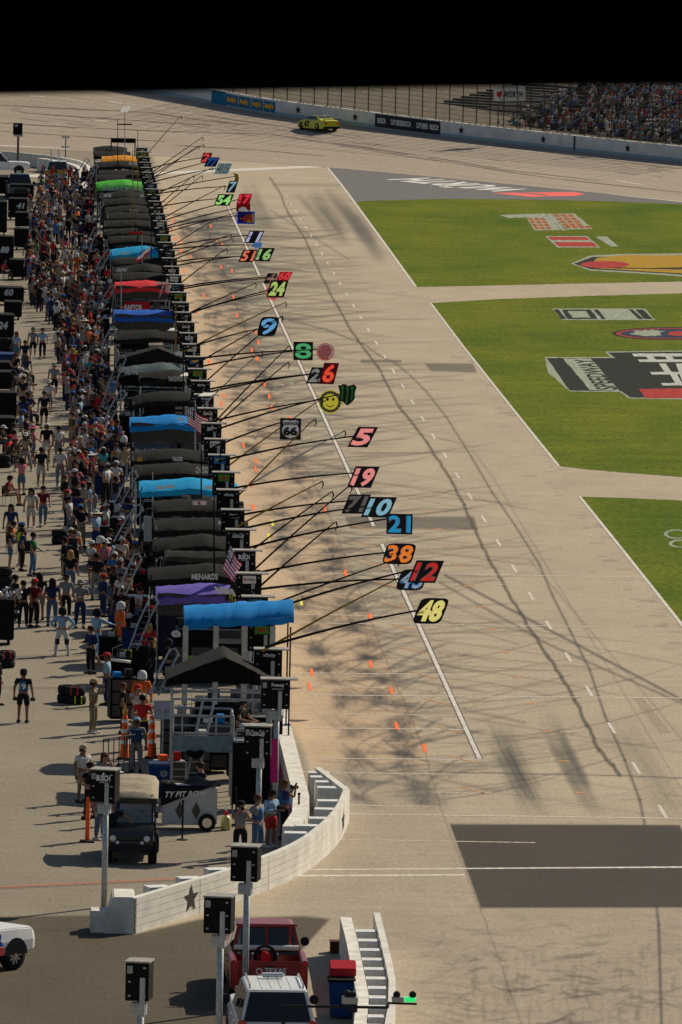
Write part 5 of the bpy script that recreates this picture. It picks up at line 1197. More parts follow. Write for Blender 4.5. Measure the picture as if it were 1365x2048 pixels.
num('pit sign with light blue rounded 9','9',(513,633,560,672),(411,686),cm('sky_blue',(.09,.27,.64)),None,shape='round',slant=.2,heavy=.03,tip=(518,655))
sign('pit_sign','red and white ringed pit sign under the 24 sign',(531,567,563,600),(388,624),[(swirl,0,MC['spiral_paint'],0,'x')],shape='circle',board=SW_,border=cm('ring_red',(.55,.04,.03)),slant=0,tip=(532,585))
num('pit sign with lime green 24 on black','24',(533,560,577,594),(392,624),cm('lime_24',(.30,.42,.14)),slant=.2,tip=(536,578))
num('pit sign with grey 4 and red edge above the 24 sign','4',(527,546,556,567),(385,576),cm('mute_grey',(.18,.13,.13)),cm('edge_red',(.5,.04,.04)),slant=.3,tip=(530,557))
num('pit sign with red 60 above the 24 sign','60',(552,543,586,561),(386,572),cm('flat_red',(.5,.04,.06)),cm('edge_pink',(.6,.2,.2)),slant=.25,tip=(554,553),board=cm('flat_red2',(.4,.03,.05)))
num('pit sign with red edged 51 left of the 16 sign','51',(477,499,516,524),(366,523),cm('salmon',(.5,.15,.10)),cm('edge_red',(.5,.04,.04)),slant=.25,tip=(480,513))
num('pit sign with green 16 on black','16',(508,495,550,522),(362,531),cm('mid_green',(.20,.38,.16)),slant=.25,tip=(512,509))
sign('pit_sign','small blue shield pit sign under the 11 sign',(503,484,525,497),(361,498),[],shape=[(0,.3),(.25,.2),(.35,.0),(.6,.1),(.9,.2),(1,.75),(.95,1),(.35,.95),(.1,.7)],board=cm('pale_steel',(.2,.3,.4)),border=cm('edge_blue',(.03,.2,.5)),slant=0)
num('pit sign with lavender 11 on black','11',(488,461,529,486),(357,491),cm('lavender',(.28,.32,.58)),slant=.28,tip=(494,470))
def bull(e,A,W_,H_,y,m):
    P=lambda L:[Vector((A.x+W_*u,y,A.z+H_*v)) for u,v in L]
    mb=MB(); mb.add(P([(.5,.12),(.95,.12),(.95,.9),(.85,.85)]),[(0,1,2,3)]); wbuild(mb,'yellow_field',cm('gold',(.6,.33,.03)),e)
    mb=MB(); mb.add([p-Vector((0,.006,0)) for p in P([(.12,.42),(.2,.5),(.34,.52),(.5,.72),(.66,.78),(.8,.6),(.86,.3),(.78,.18),(.7,.36),(.52,.3),(.42,.14),(.34,.18),(.38,.34),(.22,.36)])],[tuple(range(14))]); wbuild(mb,'red_beast_shape',cm('bull_red',(.45,.06,.04)),e)
sign('pit_sign','blue bordered pit sign with red beast on yellow',(474,422,510,448),(344,455),[(bull,0,RED,0,'x')],shape='rect',board=cm('deep_navy',(.02,.025,.09)),border=cm('vivid_blue',(.03,.06,.4)),slant=0,tip=(476,430))
sign('pit_sign','red pit sign with white and black cap shape above the beast sign',(473,407,501,423),(345,450),[(lambda e,A,W_,H_,y,m:(lambda mb:(mb.add([Vector((A.x+W_*u,y,A.z+H_*v)) for u,v in [(.15,.05),(.2,.4),(.45,.62),(.7,.5),(.78,.2),(1,.1),(.8,0)]],[tuple(range(7))]),wbuild(mb,'cap_shape',m,e)))(MB()),0,SW_,0,'x')],shape='rect',board=cm('sign_red',(.5,.02,.02)),border=DLET,slant=0)
num('pit sign with red 17 and pink edge','17',(473,387,505,409),(335,440),cm('red17',(.55,.02,.06)),cm('edge_pink',(.6,.2,.2)),slant=.2,board=cm('red17b',(.25,.02,.04)))
num('pit sign with bright green 54 on black','54',(428,388,468,411),(339,411),cm('bright_green',(.22,.62,.18)),slant=.22,tip=(432,397))
num('pit sign with blue 7 beneath the banana board','7',(452,361,477,385),(334,386),cm('blue7',(.16,.28,.36)),cm('edge_blue',(.03,.2,.5)),slant=.3,shape='para')
sign('pit_sign','yellow banana shaped pit sign',(462,342,478,371),(320,383),[],shape=[(0,1),(.35,.85),(.85,.8),(1,.5),(.9,.25),(.5,0),(.1,.02),(.45,.3),(.5,.6),(.3,.85)],board=cm('banana',(.42,.28,.03)),border=DLET,slant=0,tip=(466,353))
num('pit sign with slate blue 45 and pale edge','45',(428,325,466,348),(322,361),cm('slate',(.05,.08,.09)),cm('pale_edge',(.45,.55,.58)),slant=.25,board=cm('pale_edge',(.45,.55,.58)),tip=(430,336))
num('pit sign with navy 77 and bright blue edge','77',(408,314,440,333),(318,352),cm('navy77',(.02,.04,.18)),cm('blue77',(.04,.35,.7)),slant=.25,board=cm('navy77b',(.01,.02,.08)))
num('pit sign with red 2 and pale edge farthest away','2',(401,305,425,325),(316,334),cm('red2',(.5,.03,.03)),cm('pale_edge',(.45,.55,.58)),slant=.25,board=cm('red2b',(.12,.02,.02)))
# bare poles with hooked tips
BP=[(403,276,313,340,0),(405,290,315,345,0),(395,293,316,350,0),(360,234,300,303,1),(385,353,334,397,0),(422,337,322,385,0),(402,353,338,405,0),(446,373,340,430,0),(469,427,345,462,0),(431,438,349,490,0),(459,470,356,510,0),(463,478,360,515,0),(451,499,371,560,0),(508,568,389,622,0),(568,606,411,682,1),(561,634,422,712,0),(560,635,428,750,0),(576,694,452,822,0),(573,727,454,832,0),(520,705,440,780,2),(626,841,492,977,1),(685,864,488,978,2),(640,800,468,925,1),(660,986,520,1090,0),(697,973,536,1116,0),(667,1047,552,1146,0),(792,1119,556,1206,0),(790,1160,592,1266,1),(640,965,510,1035,1)]
cl_=['black','brass coloured','grey']
for i,(tx,ty,bx,by,c) in enumerate(BP):
    b_=base_pt(bx,by); tp=PY(tx,ty,b_.y); bb=b_+(b_-tp).normalized()*1.2
    n=min(LM,key=lambda q:abs(q[0]-b_.y))[1]
    e=empty('reach_pole',(b_.x,b_.y,0),0,'%s pole without a board, tip level with %s'%(cl_[c],n),'reach pole','bare reach poles leaning out over the pit stalls')
    mb=MB(); mb.tube(pole_pts(bb,tp,.05),[.04-.018*k/7 for k in range(8)],5); wbuild(mb,'shaft',[PT,PYP,STEEL][c],e)
    mb=MB(); mb.tube([tp,tp+Vector((.1,0,.06)),tp+Vector((.14,0,-.1)),tp+Vector((.08,0,-.22))],.03,5); wbuild(mb,'hook',PT,e)
# leaning masts and aerials among the pit boxes
MASTS=[(428,1420,950,12,'black'),(403,1150,880,11,'black'),(441,1150,880,8,'black'),(250,400,222,0,'grey'),(266,560,300,1,'brass'),(300,560,430,0,'grey'),(332,650,520,0,'grey'),(345,770,660,1,'grey'),(285,640,470,0,'grey'),(303,630,440,2,'black'),(352,800,600,1,'brass'),(372,900,750,0,'grey'),(391,1000,800,0,'grey'),(243,700,540,0,'grey'),(306,1100,945,0,'grey'),(236,420,240,2,'black'),(276,470,260,1,'brass'),(367,930,715,0,'black'),(410,1000,790,2,'black'),(398,830,690,0,'grey')]
for i,(x,yb,yt_2,c,cn) in enumerate(MASTS):
    Y=31*16000/((yb if yb<1400 else 1330)+390); a=PY(x,yb,Y); t=PY(x,yt_2,Y); n=min(LM,key=lambda q:abs(q[0]-Y))[1]
    if a.z>3: a.z=0
    a.z=0
    e=empty('aerial_mast',(a.x,Y,0),0,'thin %s mast rising from the %s'%(cn,n),'mast','thin masts among the pit boxes')
    if i==5: e['label']='thin grey twin mast rising from the '+n
    mb=MB(); mb.tube([Vector((a.x,Y,0)),t.lerp(Vector((a.x,Y,0)),.5),t],[.05,.04,.025],6); wbuild(mb,'mast_pole',{'black':PT,'grey':STEEL,'brass':PYP}[cn],e)
    if i in (3,):
        mb=MB(); mb.add([t+Vector(v) for v in [(-.35,-.3,-.05),(.25,-.3,-.05),(.5,.6,.35),(-.1,.6,.35)]],[(0,1,2,3)]); wbuild(mb,'white_antenna_plate',WHT,e)
        mb=MB(); mb.box(t.x-.6,t.x+.6,Y-.05,Y+.05,t.z-1.1,t.z-1.0); wbuild(mb,'cross_arm',PT,e)
    if i in (7,11,18):
        mb=MB(); mb.add([t+Vector(v) for v in [(-.3,-.4,-.02),(.25,-.4,.0),(.5,.4,.08),(-.05,.4,.08)]]+[t+Vector(v)-Vector((0,0,.03)) for v in [(-.3,-.4,-.02),(.25,-.4,.0),(.5,.4,.08),(-.05,.4,.08)]],[(0,1,2,3),(7,6,5,4),(0,4,5,1)]); wbuild(mb,'white_antenna_plate',WHT,e)
# flags
FR=mat('flag_red',(.62,.03,.05),.8,nz=.1); FWh=mat('flag_white',(.85,.82,.78),.8,nz=.1); FN=mat('flag_navy',(.015,.02,.08),.8,nz=.1)
def flag(label,pts,Y,kind,stars=True):
    """pts: photo px of hoist top, hoist bottom, fly bottom, fly top"""
    q_=[PY(x,y,Y) for x,y in pts]; e=empty('flag',(q_[0].x,Y,0),0,label,'flag'); nu,nv=26,26; vs=[]
    for j in range(nv+1):
        for i in range(nu+1):
            u,v=i/nu,j/nv; p=q_[0].lerp(q_[3],u).lerp(q_[1].lerp(q_[2],u),v); p=p+Vector((.04*math.sin(u*9+v*3)*u,-.12*math.sin(u*11+v*2)*u-.02,.05*math.sin(u*7)*u)); vs.append(p)
    fs=[];ms=[]
    for j in range(nv):
        for i in range(nu):
            fs.append((j*(nu+1)+i,j*(nu+1)+i+1,(j+1)*(nu+1)+i+1,(j+1)*(nu+1)+i)); s=j*13//nv
            if kind=='us': ms.append(2 if (i<nu*.42 and s<7) else (0 if s%2==0 else 1))
            elif kind=='tx': ms.append(2 if i<0 else (1 if j<nv*.55 else 0))
            else: ms.append(3)
    mb=MB(); mb.v=[tuple(p) for p in vs]; mb.f=fs; mb.m=ms; o=wbuild(mb,'cloth',[FR,FWh,FN,mat('flag_black',(.02,.015,.012),.8,nz=.2)],e,smooth=True)
    if kind=='us':
        mb=MB()
        for r in range(5):
            for c in range(5):
                u=(c+.7)/14; v=(r+.7)/11; k=int(v*nv)*(nu+1)+int(u*nu); p=vs[k]+Vector((0,-.03,0)); mb.add([p+Vector((.028*math.cos(a),0,.028*math.sin(a))) for a in (0,1.26,2.51,3.77,5.03)],[(0,1,2,3,4)])
        wbuild(mb,'stars',FWh,e)
    if kind=='m':
        mb=MB(); 
        for a in (.28,.48,.68):
            k=[int(t*nv)*(nu+1)+int((a+.04*math.sin(t*9))*nu) for t in (.4,.5,.6,.7,.8)]; mb.tube([vs[i]+Vector((0,-.04,0)) for i in k],.028,4)
        wbuild(mb,'yellow_claw',mat('flag_yellow',(.45,.42,.03),.7,nz=0),e)
    return e
flag('US flag hanging above the black light boxes near the purple canopy',[(461,1090),(446,1140),(470,1170),(484,1130)],283,'us')
flag('black flag with yellow claw marks below the nearest US flag',[(466,1160),(450,1200),(474,1222),(482,1188)],281.5,'m')
flag('US flag blowing over the mid row blue canopy',[(371,812),(376,848),(412,874),(417,838)],352,'us')
flag('red and white flag over the black canopies halfway up the row',[(302,491),(299,508),(273,527),(277,513)],460,'tx')
flag('small US flag beside the red canopy right end',[(334,556),(330,583),(339,590),(343,572)],427,'us'); flag('small furled striped flag left of its twin by the red canopy',[(327,570),(322,590),(318,597),(324,578)],426,'us')

# ------------------------------------------------------------------ near end: scaffold, cart, utility vehicle and small things
Ys=247.5
sx0,sx1,sx2=PY(345,1480,Ys).x,PY(466,1480,Ys).x,PY(541,1480,Ys).x
sc=empty('scaffold',((sx0+sx2)/2,Ys,0),0,'grey tubular viewing scaffold under the peaked black canopy','scaffold')
dz=PY(400,1496,Ys).z
SC=mat('scaffold_grey',(.30,.31,.31),.5,.3,nz=.25)
for x,h in ((sx0,3.35),(sx1,dz+1.0),(sx2,3.4)):
    for y in (Ys,Ys+2.2): mb=MB(); mb.tube([(x,y,0),(x,y,h)],.045,8); wbuild(mb,'post',SC,sc)
mb=MB(); mb.box(sx0,sx1,Ys,Ys+2.3,dz-.09,dz); wbuild(mb,'deck',mat('deck_plate',(.22,.25,.27),.5,.2,nz=.25),sc)
mb=MB(); mb.box(sx0,sx1,Ys-.05,Ys+0,dz-.12,dz+.38); wbuild(mb,'toe_panel',mat('teal_panel',(.16,.22,.25),.6,nz=.25),sc)
mb=MB()
for z in (dz+.45,dz+1.0): mb.tube([(sx0,Ys,z),(sx1,Ys,z),(sx1,Ys+2.2,z)],.04,6); mb.tube([(sx0,Ys,z),(sx0,Ys+2.2,z),(sx1,Ys+2.2,z)],.04,6)
for t in (.16,.42,.72): mb.tube([(sx0+(sx1-sx0)*t,Ys,dz),(sx0+(sx1-sx0)*t,Ys,dz+1.0)],.03,6)
wbuild(mb,'guard_rail',SC,sc)
mb=MB()
mb.tube([(sx1,Ys,dz+.1),(sx2,Ys,dz+.1)],.04,6); mb.tube([(sx1+.1,Ys,dz+.6),(sx2,Ys,dz+.6)],.04,6); mb.tube([(sx0,Ys+2.2,3.3),(sx2,Ys+2.2,3.3)],.04,6); mb.tube([(sx0,Ys,3.3),(sx2,Ys,3.3)],.0401,6); wbuild(mb,'cross_rail',SC,sc)
mb=MB()
for a in (0,.35): mb.tube([(sx0+.3+a,Ys-.3,0),(sx0+1.0+a,Ys+1.9,3.2)],.04,6)
for k in range(9):
    t=(k+1)/10; mb.tube([(sx0+.3+.7*t,Ys-.3+2.2*t,3.2*t),(sx0+.65+.7*t,Ys-.3+2.2*t,3.2*t)],.025,5)
wbuild(mb,'ladder',ALU,sc)
mb=MB()
for k in range(7): mb.box(sx1+.12,sx2-.1,Ys+.1+k*.26,Ys+.3+k*.26,dz-.4+k*.2,dz-.36+k*.2)
wbuild(mb,'stair_tread',ALU,sc)
bp=empty('mesh_screen',(sx2-.65,Ys-1,0),0,'tall black mesh screen under the scaffold stairs','screen')
mb=MB(); mb.box(sx1+.02,sx2-.02,Ys-1.0,Ys-.93,.15,dz+.3); wbuild(mb,'screen_cloth',BLK,bp); mb=MB(); 
for x in (sx1,sx2): mb.tube([(x,Ys-.96,0),(x,Ys-.96,dz+.35)],.03,6)
wbuild(mb,'screen_post',DLET,bp)
for px_,py_,l in ((243,1513,'black saddle cover on the scaffold rail, left one'),(391,1516,'black winged cover on the scaffold rail')):
    if px_==243: continue
    c=PY(px_,1508,Ys-.1); mb=MB(); mb.add([c+Vector(v)*.62 for v in [(-.5,0,.1),(-.3,-.1,.22),(0,-.12,.14),(.3,-.1,.24),(.5,0,.12),(.35,-.05,-.12),(.1,-.1,-.2),(0,-.05,-.3),(-.1,-.1,-.2),(-.35,-.05,-.1)]],[(0,1,2,9),(2,3,4,5),(2,5,6,7),(2,7,8,9)]); o=mb.build('folded_cover',BLK); tag(o,l,'cover')
pc=empty('pink_panel_cart',(PY(575,1500,250).x,250,0),0,'magenta panel leaning on the inside of the pit wall','panel')
mb=MB(); mb.add(q4(541,556,1478,1565,243.5),[(0,1,2,3)]); mb.add([p+Vector((0,.05,0)) for p in q4(541,556,1478,1565,243.5)],[(0,1,2,3)]); wbuild(mb,'panel_face',mat('magenta_panel',(.42,.02,.14),.6,nz=.15),pc)
# equipment cart draped in black
Y=241.0; x0=PY(345,1600,Y).x; x1=PY(435,1600,Y).x; cx=(x0+x1)/2; hw=(x1-x0)/2
e=empty('equipment_cart',(cx,Y,0),0,'white wheeled equipment cart half covered by a black sheet lettered PIT ROW','equipment cart')
mb=MB(); mb.box(-hw-.3,hw,0,1.0,.18,1.35); mb.build('cart_body',mat('cart_white',(.45,.45,.44),.5,nz=.1),e,bevel=.04)
for dx in (hw-.3,):
    mb=MB(); mb.lathe([(.12,-.09),(.27,-.09),(.27,.09),(.12,.09)],(dx,.0,.27),18,'Y'); w_=mb.build('wheel',RUB,e); mb=MB(); mb.lathe([(.001,-.1),(.15,-.1)],(dx,0,.27),12,'Y'); mb.build('rim',CHR,w_)
for dx in (-.45,.05): mb=MB(); mb.add([(dx,-.01,.35),(dx+.14,-.01,.62),(dx,-.01,.9),(dx-.14,-.01,.62)],[(0,1,2,3)]); mb.build('diamond_emblem',mat('bronze',(.10,.08,.055),.5,nz=.1),e)
mb=MB(); nn_=12; vs=[]
for j in range(6):
    for i in range(nn_+1):
        u=i/nn_; z=1.42+.1*math.sin(u*5+j)+.06*math.sin(u*13); 
        if j==0: vs.append((-hw-.35+u*(2*hw+.45),-.05,min(1.38,.75+u*.75)-.0+(.5 if u>.8 else 0)*0))
        else: vs.append((-hw-.35+u*(2*hw+.45),-.04+(j-1)*.27,z if j>1 else 1.40))
mb.add(vs,[(j*(nn_+1)+i,j*(nn_+1)+i+1,(j+1)*(nn_+1)+i+1,(j+1)*(nn_+1)+i) for j in range(5) for i in range(nn_)]); mb.build('black_sheet',mat('black_sheet',(.014,.013,.013),.6,nz=.3,bump=.5),e,smooth=True)
o=qtext('TY PIT ROW',[(-hw-.25,-.07,1.02),(hw-.35,-.07,1.10),(hw-.3,-.07,1.25),(-hw-.2,-.07,1.2)],WLET,None,off=.03); o.parent=e
# utility vehicle
e=empty('utility_cart',(3.02,234.6,0),math.pi-.04,'black utility cart with beige roof cover parked behind the curved barrier','utility cart')
UB=mat('glossy_black',(.012,.012,.013),.18,nz=0)
mb=MB(); mb.prism([(1.55,.4),(1.62,.75),(1.3,1.02),(.55,1.12),(.5,.42)],-.68,.68,'X'); mb.build('hood',UB,e,bevel=.06)
mb=MB(); mb.box(-.7,.7,-1.9,.52,.32,.55); mb.box(-.7,.7,-1.9,-1.0,.5,.95); mb.build('chassis',UB,e,bevel=.04)
mb=MB(); mb.prism([(1.66,.38),(1.69,.55),(1.6,.62),(1.5,.38)],-.6,.6,'X'); mb.build('bumper',DLET,e,bevel=.02)
for s_ in (-1,1):
    for wy in (1.15,-1.35): wheel(e,s_*.66,wy,.33,.25,s_,DLET)
    mb=MB(); mb.tube([(s_*.64,.6,1.1),(s_*.6,.25,1.9),(s_*.6,-1.3,1.98),(s_*.66,-1.5,.9)],.03,6); mb.tube([(s_*.6,-.5,.5),(s_*.6,-.5,1.95)],.03,6); mb.build('roll_bar',UB,e)
    for q_ in ((.5,.78,.09),(.36,.66,.055)):
        mb=MB(); mb.lathe([(.001,.03),(q_[2],0)],(s_*q_[0],1.62,q_[1]),14,'Y'); mb.build('headlight',mat('lamp_white',(.6,.6,.58),.2,nz=0),e)
    mb=MB(); mb.box(s_*.74-.05,s_*.74+.05,.4,.5,1.25,1.45); mb.build('wing_mirror',DLET,e)
mb=MB(); mb.add([(-.62,.58,1.12),(.62,.58,1.12),(.6,.42,1.5),(-.6,.42,1.5)],[(0,1,2,3)]); mb.build('windscreen',mat('dusty_screen',(.12,.13,.13),.2,nz=.3),e)
mb=MB(); 
for y in (-.1,-1.0): mb.box(-.6,.6,y-.25,y+.2,.55,.8); mb.box(-.6,.6,y-.3,y-.2,.8,1.25)
mb.build('bench_seat',BLK,e,bevel=.04)
o=qtext('RANGER',[(.2,1.0,1.075),(-.2,1.0,1.075),(-.2,.9,1.09),(.2,.9,1.09)],CHR,None,'badge_lettering',off=.03); bpy.data.objects.remove(o)
mb=MB(); nu,nv=14,18; vs=[]
for j in range(nv+1):
    for i in range(nu+1):
        u=i/nu*2-1; v=j/nv; y=.42-2.9*v; z=1.92+.30*math.sin(math.pi*min(1,v*1.1)*.62)-.10*abs(u)**3+.025*math.sin(v*22)*math.cos(u*2)
        if j==0: z-=.12
        vs.append((u*(.78-.05*v),y,z-(.12 if abs(u)>.97 else 0)))
mb.add(vs,[(j*(nu+1)+i,j*(nu+1)+i+1,(j+1)*(nu+1)+i+1,(j+1)*(nu+1)+i) for j in range(nv) for i in range(nu)]); rc=mb.build('roof_cover',mat('beige_canvas',(.30,.26,.19),.9,nz=.2,bump=.4),e,smooth=True)
mb=MB(); mb.add([(-.78,.43,1.66),(.78,.43,1.66),(.77,.425,1.83),(-.77,.425,1.83)],[(0,1,2,3)]); mb.build('cover_hem',mat('dark_canvas',(.05,.045,.035),.9,nz=.2),rc)
# yellow jug
p=G(452,1660,0); e=empty('fuel_jug',p,0,'pale yellow plastic jug with red cap beside the equipment cart','jug')
mb=MB(); mb.lathe([(.001,0),(.15,0),(.16,.05),(.16,.34),(.10,.42),(.05,.46),(.001,.46)],(0,0,0),14); mb.build('jug_body',mat('yellow_plastic',(.5,.42,.14),.35,nz=.08),e,smooth=True)
mb=MB(); mb.lathe([(.05,.46),(.06,.5),(.05,.58),(.001,.58)],(0,0,0),12); mb.build('cap',RED,e); mb=MB(); mb.tube([(.02,0,.56),(-.12,.1,.95)],.02,6); mb.build('hose',WLET,e)
# bins
def bin_(px,py,lab,lid,open_=False,emb=True,cl=(.015,.05,.18)):
    p=G(px,py,0); e=empty('waste_bin',p,0,lab,'bin')
    mb=MB(); mb.add([(-.27,-.3,.05),(.27,-.3,.05),(.27,.3,.05),(-.27,.3,.05),(-.34,-.36,1.0),(.34,-.36,1.0),(.34,.36,1.0),(-.34,.36,1.0)],[(0,1,2,3),(0,1,5,4),(1,2,6,5),(2,3,7,6),(3,0,4,7)]); mb.build('bin_body',mat('bin_blue',cl,.5,nz=.08),e,bevel=.02)
    if open_:
        mb=MB(); mb.box(-.36,.36,-.38,.38,.96,1.03); mb.build('bag_rim',BLK,e,bevel=.02); mb=MB(); mb.box(-.30,.38,.1,.6,1.05,1.25); mb.prism([(.1,1.25),(.6,1.25),(.6,1.42)],-.3,.38,'X'); mb.build('red_lid',lid,e,bevel=.02)
    else:
        mb=MB(); mb.box(-.37,.37,-.4,.38,1.0,1.06); mb.build('lid',lid,e,bevel=.03)
    if emb: mb=MB(); mb.lathe([(.03,0),(.12,0)],(.14,-.35,.75),14,'Y'); mb.build('round_emblem',GLET,e)
    for s_ in (-1,1): mb=MB(); mb.lathe([(.001,-.03),(.09,-.03),(.09,.03),(.001,.03)],(s_*.25,.32,.09),10,'X'); mb.build('wheel',RUB,e)
bin_(318,1592,'blue wheeled waste bin with lid behind the utility cart',mat('bin_lid_blue',(.02,.07,.24),.4,nz=.05))
bin_(682,2035,'blue bin with black liner and red lid beside the lower barrier',mat('lid_red',(.42,.02,.03),.5,nz=.05),open_=True,emb=False,cl=(.01,.06,.25))
p=G(672,1905,0); mb=MB(); mb.box(-.16,.16,-.2,.2,0,.3); mb.box(-.18,.18,-.22,.22,.3,.33); o=mb.build('rusty_box',mat('rust',(.08,.035,.02),.8,nz=.3),None,bevel=.01); o.location=p; tag(o,'small rusty brown box at the foot of the lower barrier','box')
# orange markers
def cone(px,py,h,lab,tube=False):
    p=G(px,py,0); e=empty('traffic_marker',p,0,lab,'traffic marker')
    mb=MB(); mb.box(-.22,.22,-.22,.22,0,.05); mb.build('base',mat('black_rubber',(.02,.02,.02),.8),e,bevel=.01)
    a,b_=(.07,.06) if tube else (.15,.09)
    mb=MB(); mb.lathe([(a,.05),((a+b_)/2,h/2),(b_,h-.06),(b_*.6,h),(.03,h+.02)],(0,0,0),14); mb.build('cone_body',ORG,e,smooth=True)
    if not tube:
        for t in (.35,.6,.82): r=a+(b_-a)*t+.006; mb=MB(); mb.lathe([(r+.003,h*t),(r,h*t+.12)],(0,0,0),14); mb.build('white_band',WLET,e)
cone(249,1518,1.45,'tall orange cone with yellow light on top, left of the pair'); cone(304,1516,1.4,'tall orange cone right of its pair beside the scaffold'); cone(175,1684,1.35,'slim orange post on a black base left of the BUSCH light box',True)
p=G(249,1518,0); mb=MB(); mb.lathe([(.001,0),(.08,0),(.09,.14),(.04,.22),(.03,.28)],(0,0,0),12); o=mb.build('warning_lamp',mat('amber',(.7,.35,.03),.4,nz=0),None,smooth=True); o.location=p+Vector((0,0,1.47)); tag(o,'amber lamp sitting on the left orange cone','lamp')
# yellow rope between cones
a=G(249,1518,0)+Vector((0,0,1.3)); b_=G(304,1516,0)+Vector((0,0,1.25)); mb=MB(); mb.tube([a,a.lerp(b_,.5)-Vector((0,0,.06)),b_,b_+Vector((1.6,.3,-.1))],.014,5); tag(mb.build('yellow_rope',PYE),'yellow rope strung between the two orange cones','rope')
# stanchions
for i,(px,py,h) in enumerate([(474,1575,1.1),(541,1600,1.1),(597,1668,1.2),(365,1680,1.15),(472,1650,1.1),(236,1600,1.1)]):
    p=G(px,py,0); e=empty('stanchion',p,0,'black belt stanchion '+['behind the mesh screen','by the Coca-Cola light box pole','near the end of the pit wall','beside the equipment cart front','left of the yellow jug','behind the BUSCH light box'][i],'stanchion','black belt stanchions at the near end')
    mb=MB(); mb.lathe([(.17,0),(.17,.02),(.03,.05),(.03,h),(.045,h),(.045,h+.06),(.001,h+.06)],(0,0,0),12); mb.build('post',DLET,e)
# black railing
e=empty('black_railing',G(206,1560,0),0,'black barred railing left of the orange cones','railing')
mb=MB(); o_=Vector((0,0,0))
for k in range(7): mb.tube([(k*.17,-.0+k*.25,0),(k*.17,k*.25,1.3)],.018,5)
mb.tube([(0,0,1.3),(1.02,1.5,1.3)],.025,6); mb.tube([(0,0,.12),(1.02,1.5,.12)],.025,6); mb.build('bars',DLET,e)
# whiteboard/screens by scaffold
for px0,px1,py0,py1,l,m_ in ((308,345,1403,1420,'white and pink notice panel left of the scaffold',mat('pink_white_board',(.5,.4,.42),.6,nz=.1)),(308,345,1420,1438,'pale tilted notice panel under the pink one',mat('pale_board',(.42,.47,.48),.6,nz=.1))):
    a,b_,c,d=q4(px0,px1,py0,py1,258); e=empty('notice_panel',(a.x,258,0),0,l,'panel'); mb=MB(); mb.add([a,b_,c+Vector((0,.3,0)),d+Vector((0,.3,0))],[(0,1,2,3)]); mb.add([p+Vector((0,.04,-.02)) for p in [a,b_,c+Vector((0,.3,0)),d+Vector((0,.3,0))]],[(3,2,1,0)]); wbuild(mb,'board_face',m_,e); mb=MB(); mb.tube([a.lerp(b_,.5),Vector((a.lerp(b_,.5).x,258,0))],.03,5); wbuild(mb,'leg',STEEL,e)
# boom arm with lights, lower right
Y=188.0; e=empty('boom_arm',(PY(566,2013,Y).x,Y,0),0,'black boom arm with small lamps crossing the lower double barrier','boom arm')
a=PY(566,2012,Y); b_=PY(700,2014,Y); c=PY(777,2015,Y); d=PY(834,2008,Y)
mb=MB(); mb.tube([Vector((a.x,Y,0)),a],.03,6); mb.tube([a+Vector((0,0,-.5)),a+Vector((.25,0,-.05))],.02,5); wbuild(mb,'upright',DLET,e)
mb=MB(); mb.tube([a,b_,c],.035,6); mb.tube([c,PY(777,2005,Y)],.025,6); mb.tube([PY(777,2006,Y),d],.03,6); wbuild(mb,'arm',DLET,e)
mb=MB(); mb.box(b_.x-.02,b_.x+.18,Y-.12,Y+.1,b_.z-.12,b_.z+.1); wbuild(mb,'joint_block',DLET,e,bevel=.02)
for (x0,x1,y0,y1,m_,nm) in ((684,716,1994,2007,mat('lamp_grey',(.35,.34,.32),.4,nz=.1),'lamp_housing'),(784,808,1994,2003,mat('lamp_grey',(.35,.34,.32),.4,nz=.1),'lamp_housing'),(809,832,1995,2003,mat('green_led',(.02,.62,.16),.4,nz=0,emit=.9),'green_display')):
    q_=q4(x0,x1,y0,y1,Y-.05); mb=MB(); mb.box(q_[0].x,q_[1].x,Y-.15,Y+.1,q_[0].z,q_[2].z); wbuild(mb,nm,m_,e,bevel=.015)
for x in (695,706,794,826):
    p=PY(x,1989 if x>700 else 1987,Y); mb=MB(); mb.lathe([(.001,-.1),(.08,-.1),(.09,0),(.05,.1),(.001,.1)],(p.x,Y,p.z),12,'Y'); wbuild(mb,'lamp_head',DLET,e)
# ------------------------------------------------------------------ tyres
def tyre_proto(sm,name='racing_slick'):
    mb=MB(); mb.lathe([(.20,.0),(.30,.0),(.345,.04),(.355,.15),(.345,.26),(.30,.30),(.20,.30)],(0,0,0),24); o=mb.build(name,RUB,None,smooth=True)
    mb=MB(); mb.lathe([(.20,.02),(.19,.15),(.20,.28)],(0,0,0),20); mb.lathe([(.2,.2),(.05,.2),(.001,.2)],(0,0,0),10); mb.build('rim',DLET,o)
    if sm:
        for a in (-1.9,-1.25): 
            mb=MB()
            d=Vector((math.cos(a),math.sin(a),0)); t=Vector((-math.sin(a),math.cos(a),0))*.022
            for p,q in (((.21,.305),(.33,.305)),((.33,.305),(.362,.26)),((.362,.26),(.362,.03))):
                A=d*p[0]+Vector((0,0,p[1])); B_=d*q[0]+Vector((0,0,q[1])); mb.add([A-t,A+t,B_+t,B_-t],[(0,1,2,3)])
            mb.build('coloured_strap',sm,o)
    return o
SY=mat('strap_lime',(.5,.6,.04),.6,nz=0); SR=mat('strap_red',(.6,.04,.04),.6,nz=0)
TP={'yellow':tyre_proto(SY),'red':tyre_proto(SR),'plain':tyre_proto(None)}
first={k:True for k in TP}
def sl5(Y): return 'the '+SHORT[min(range(len(LM)),key=lambda q:abs(LM[q][0]-Y))]
def lmk(Y): return min(LM,key=lambda q:abs(q[0]-Y))[1]
TUSED={}
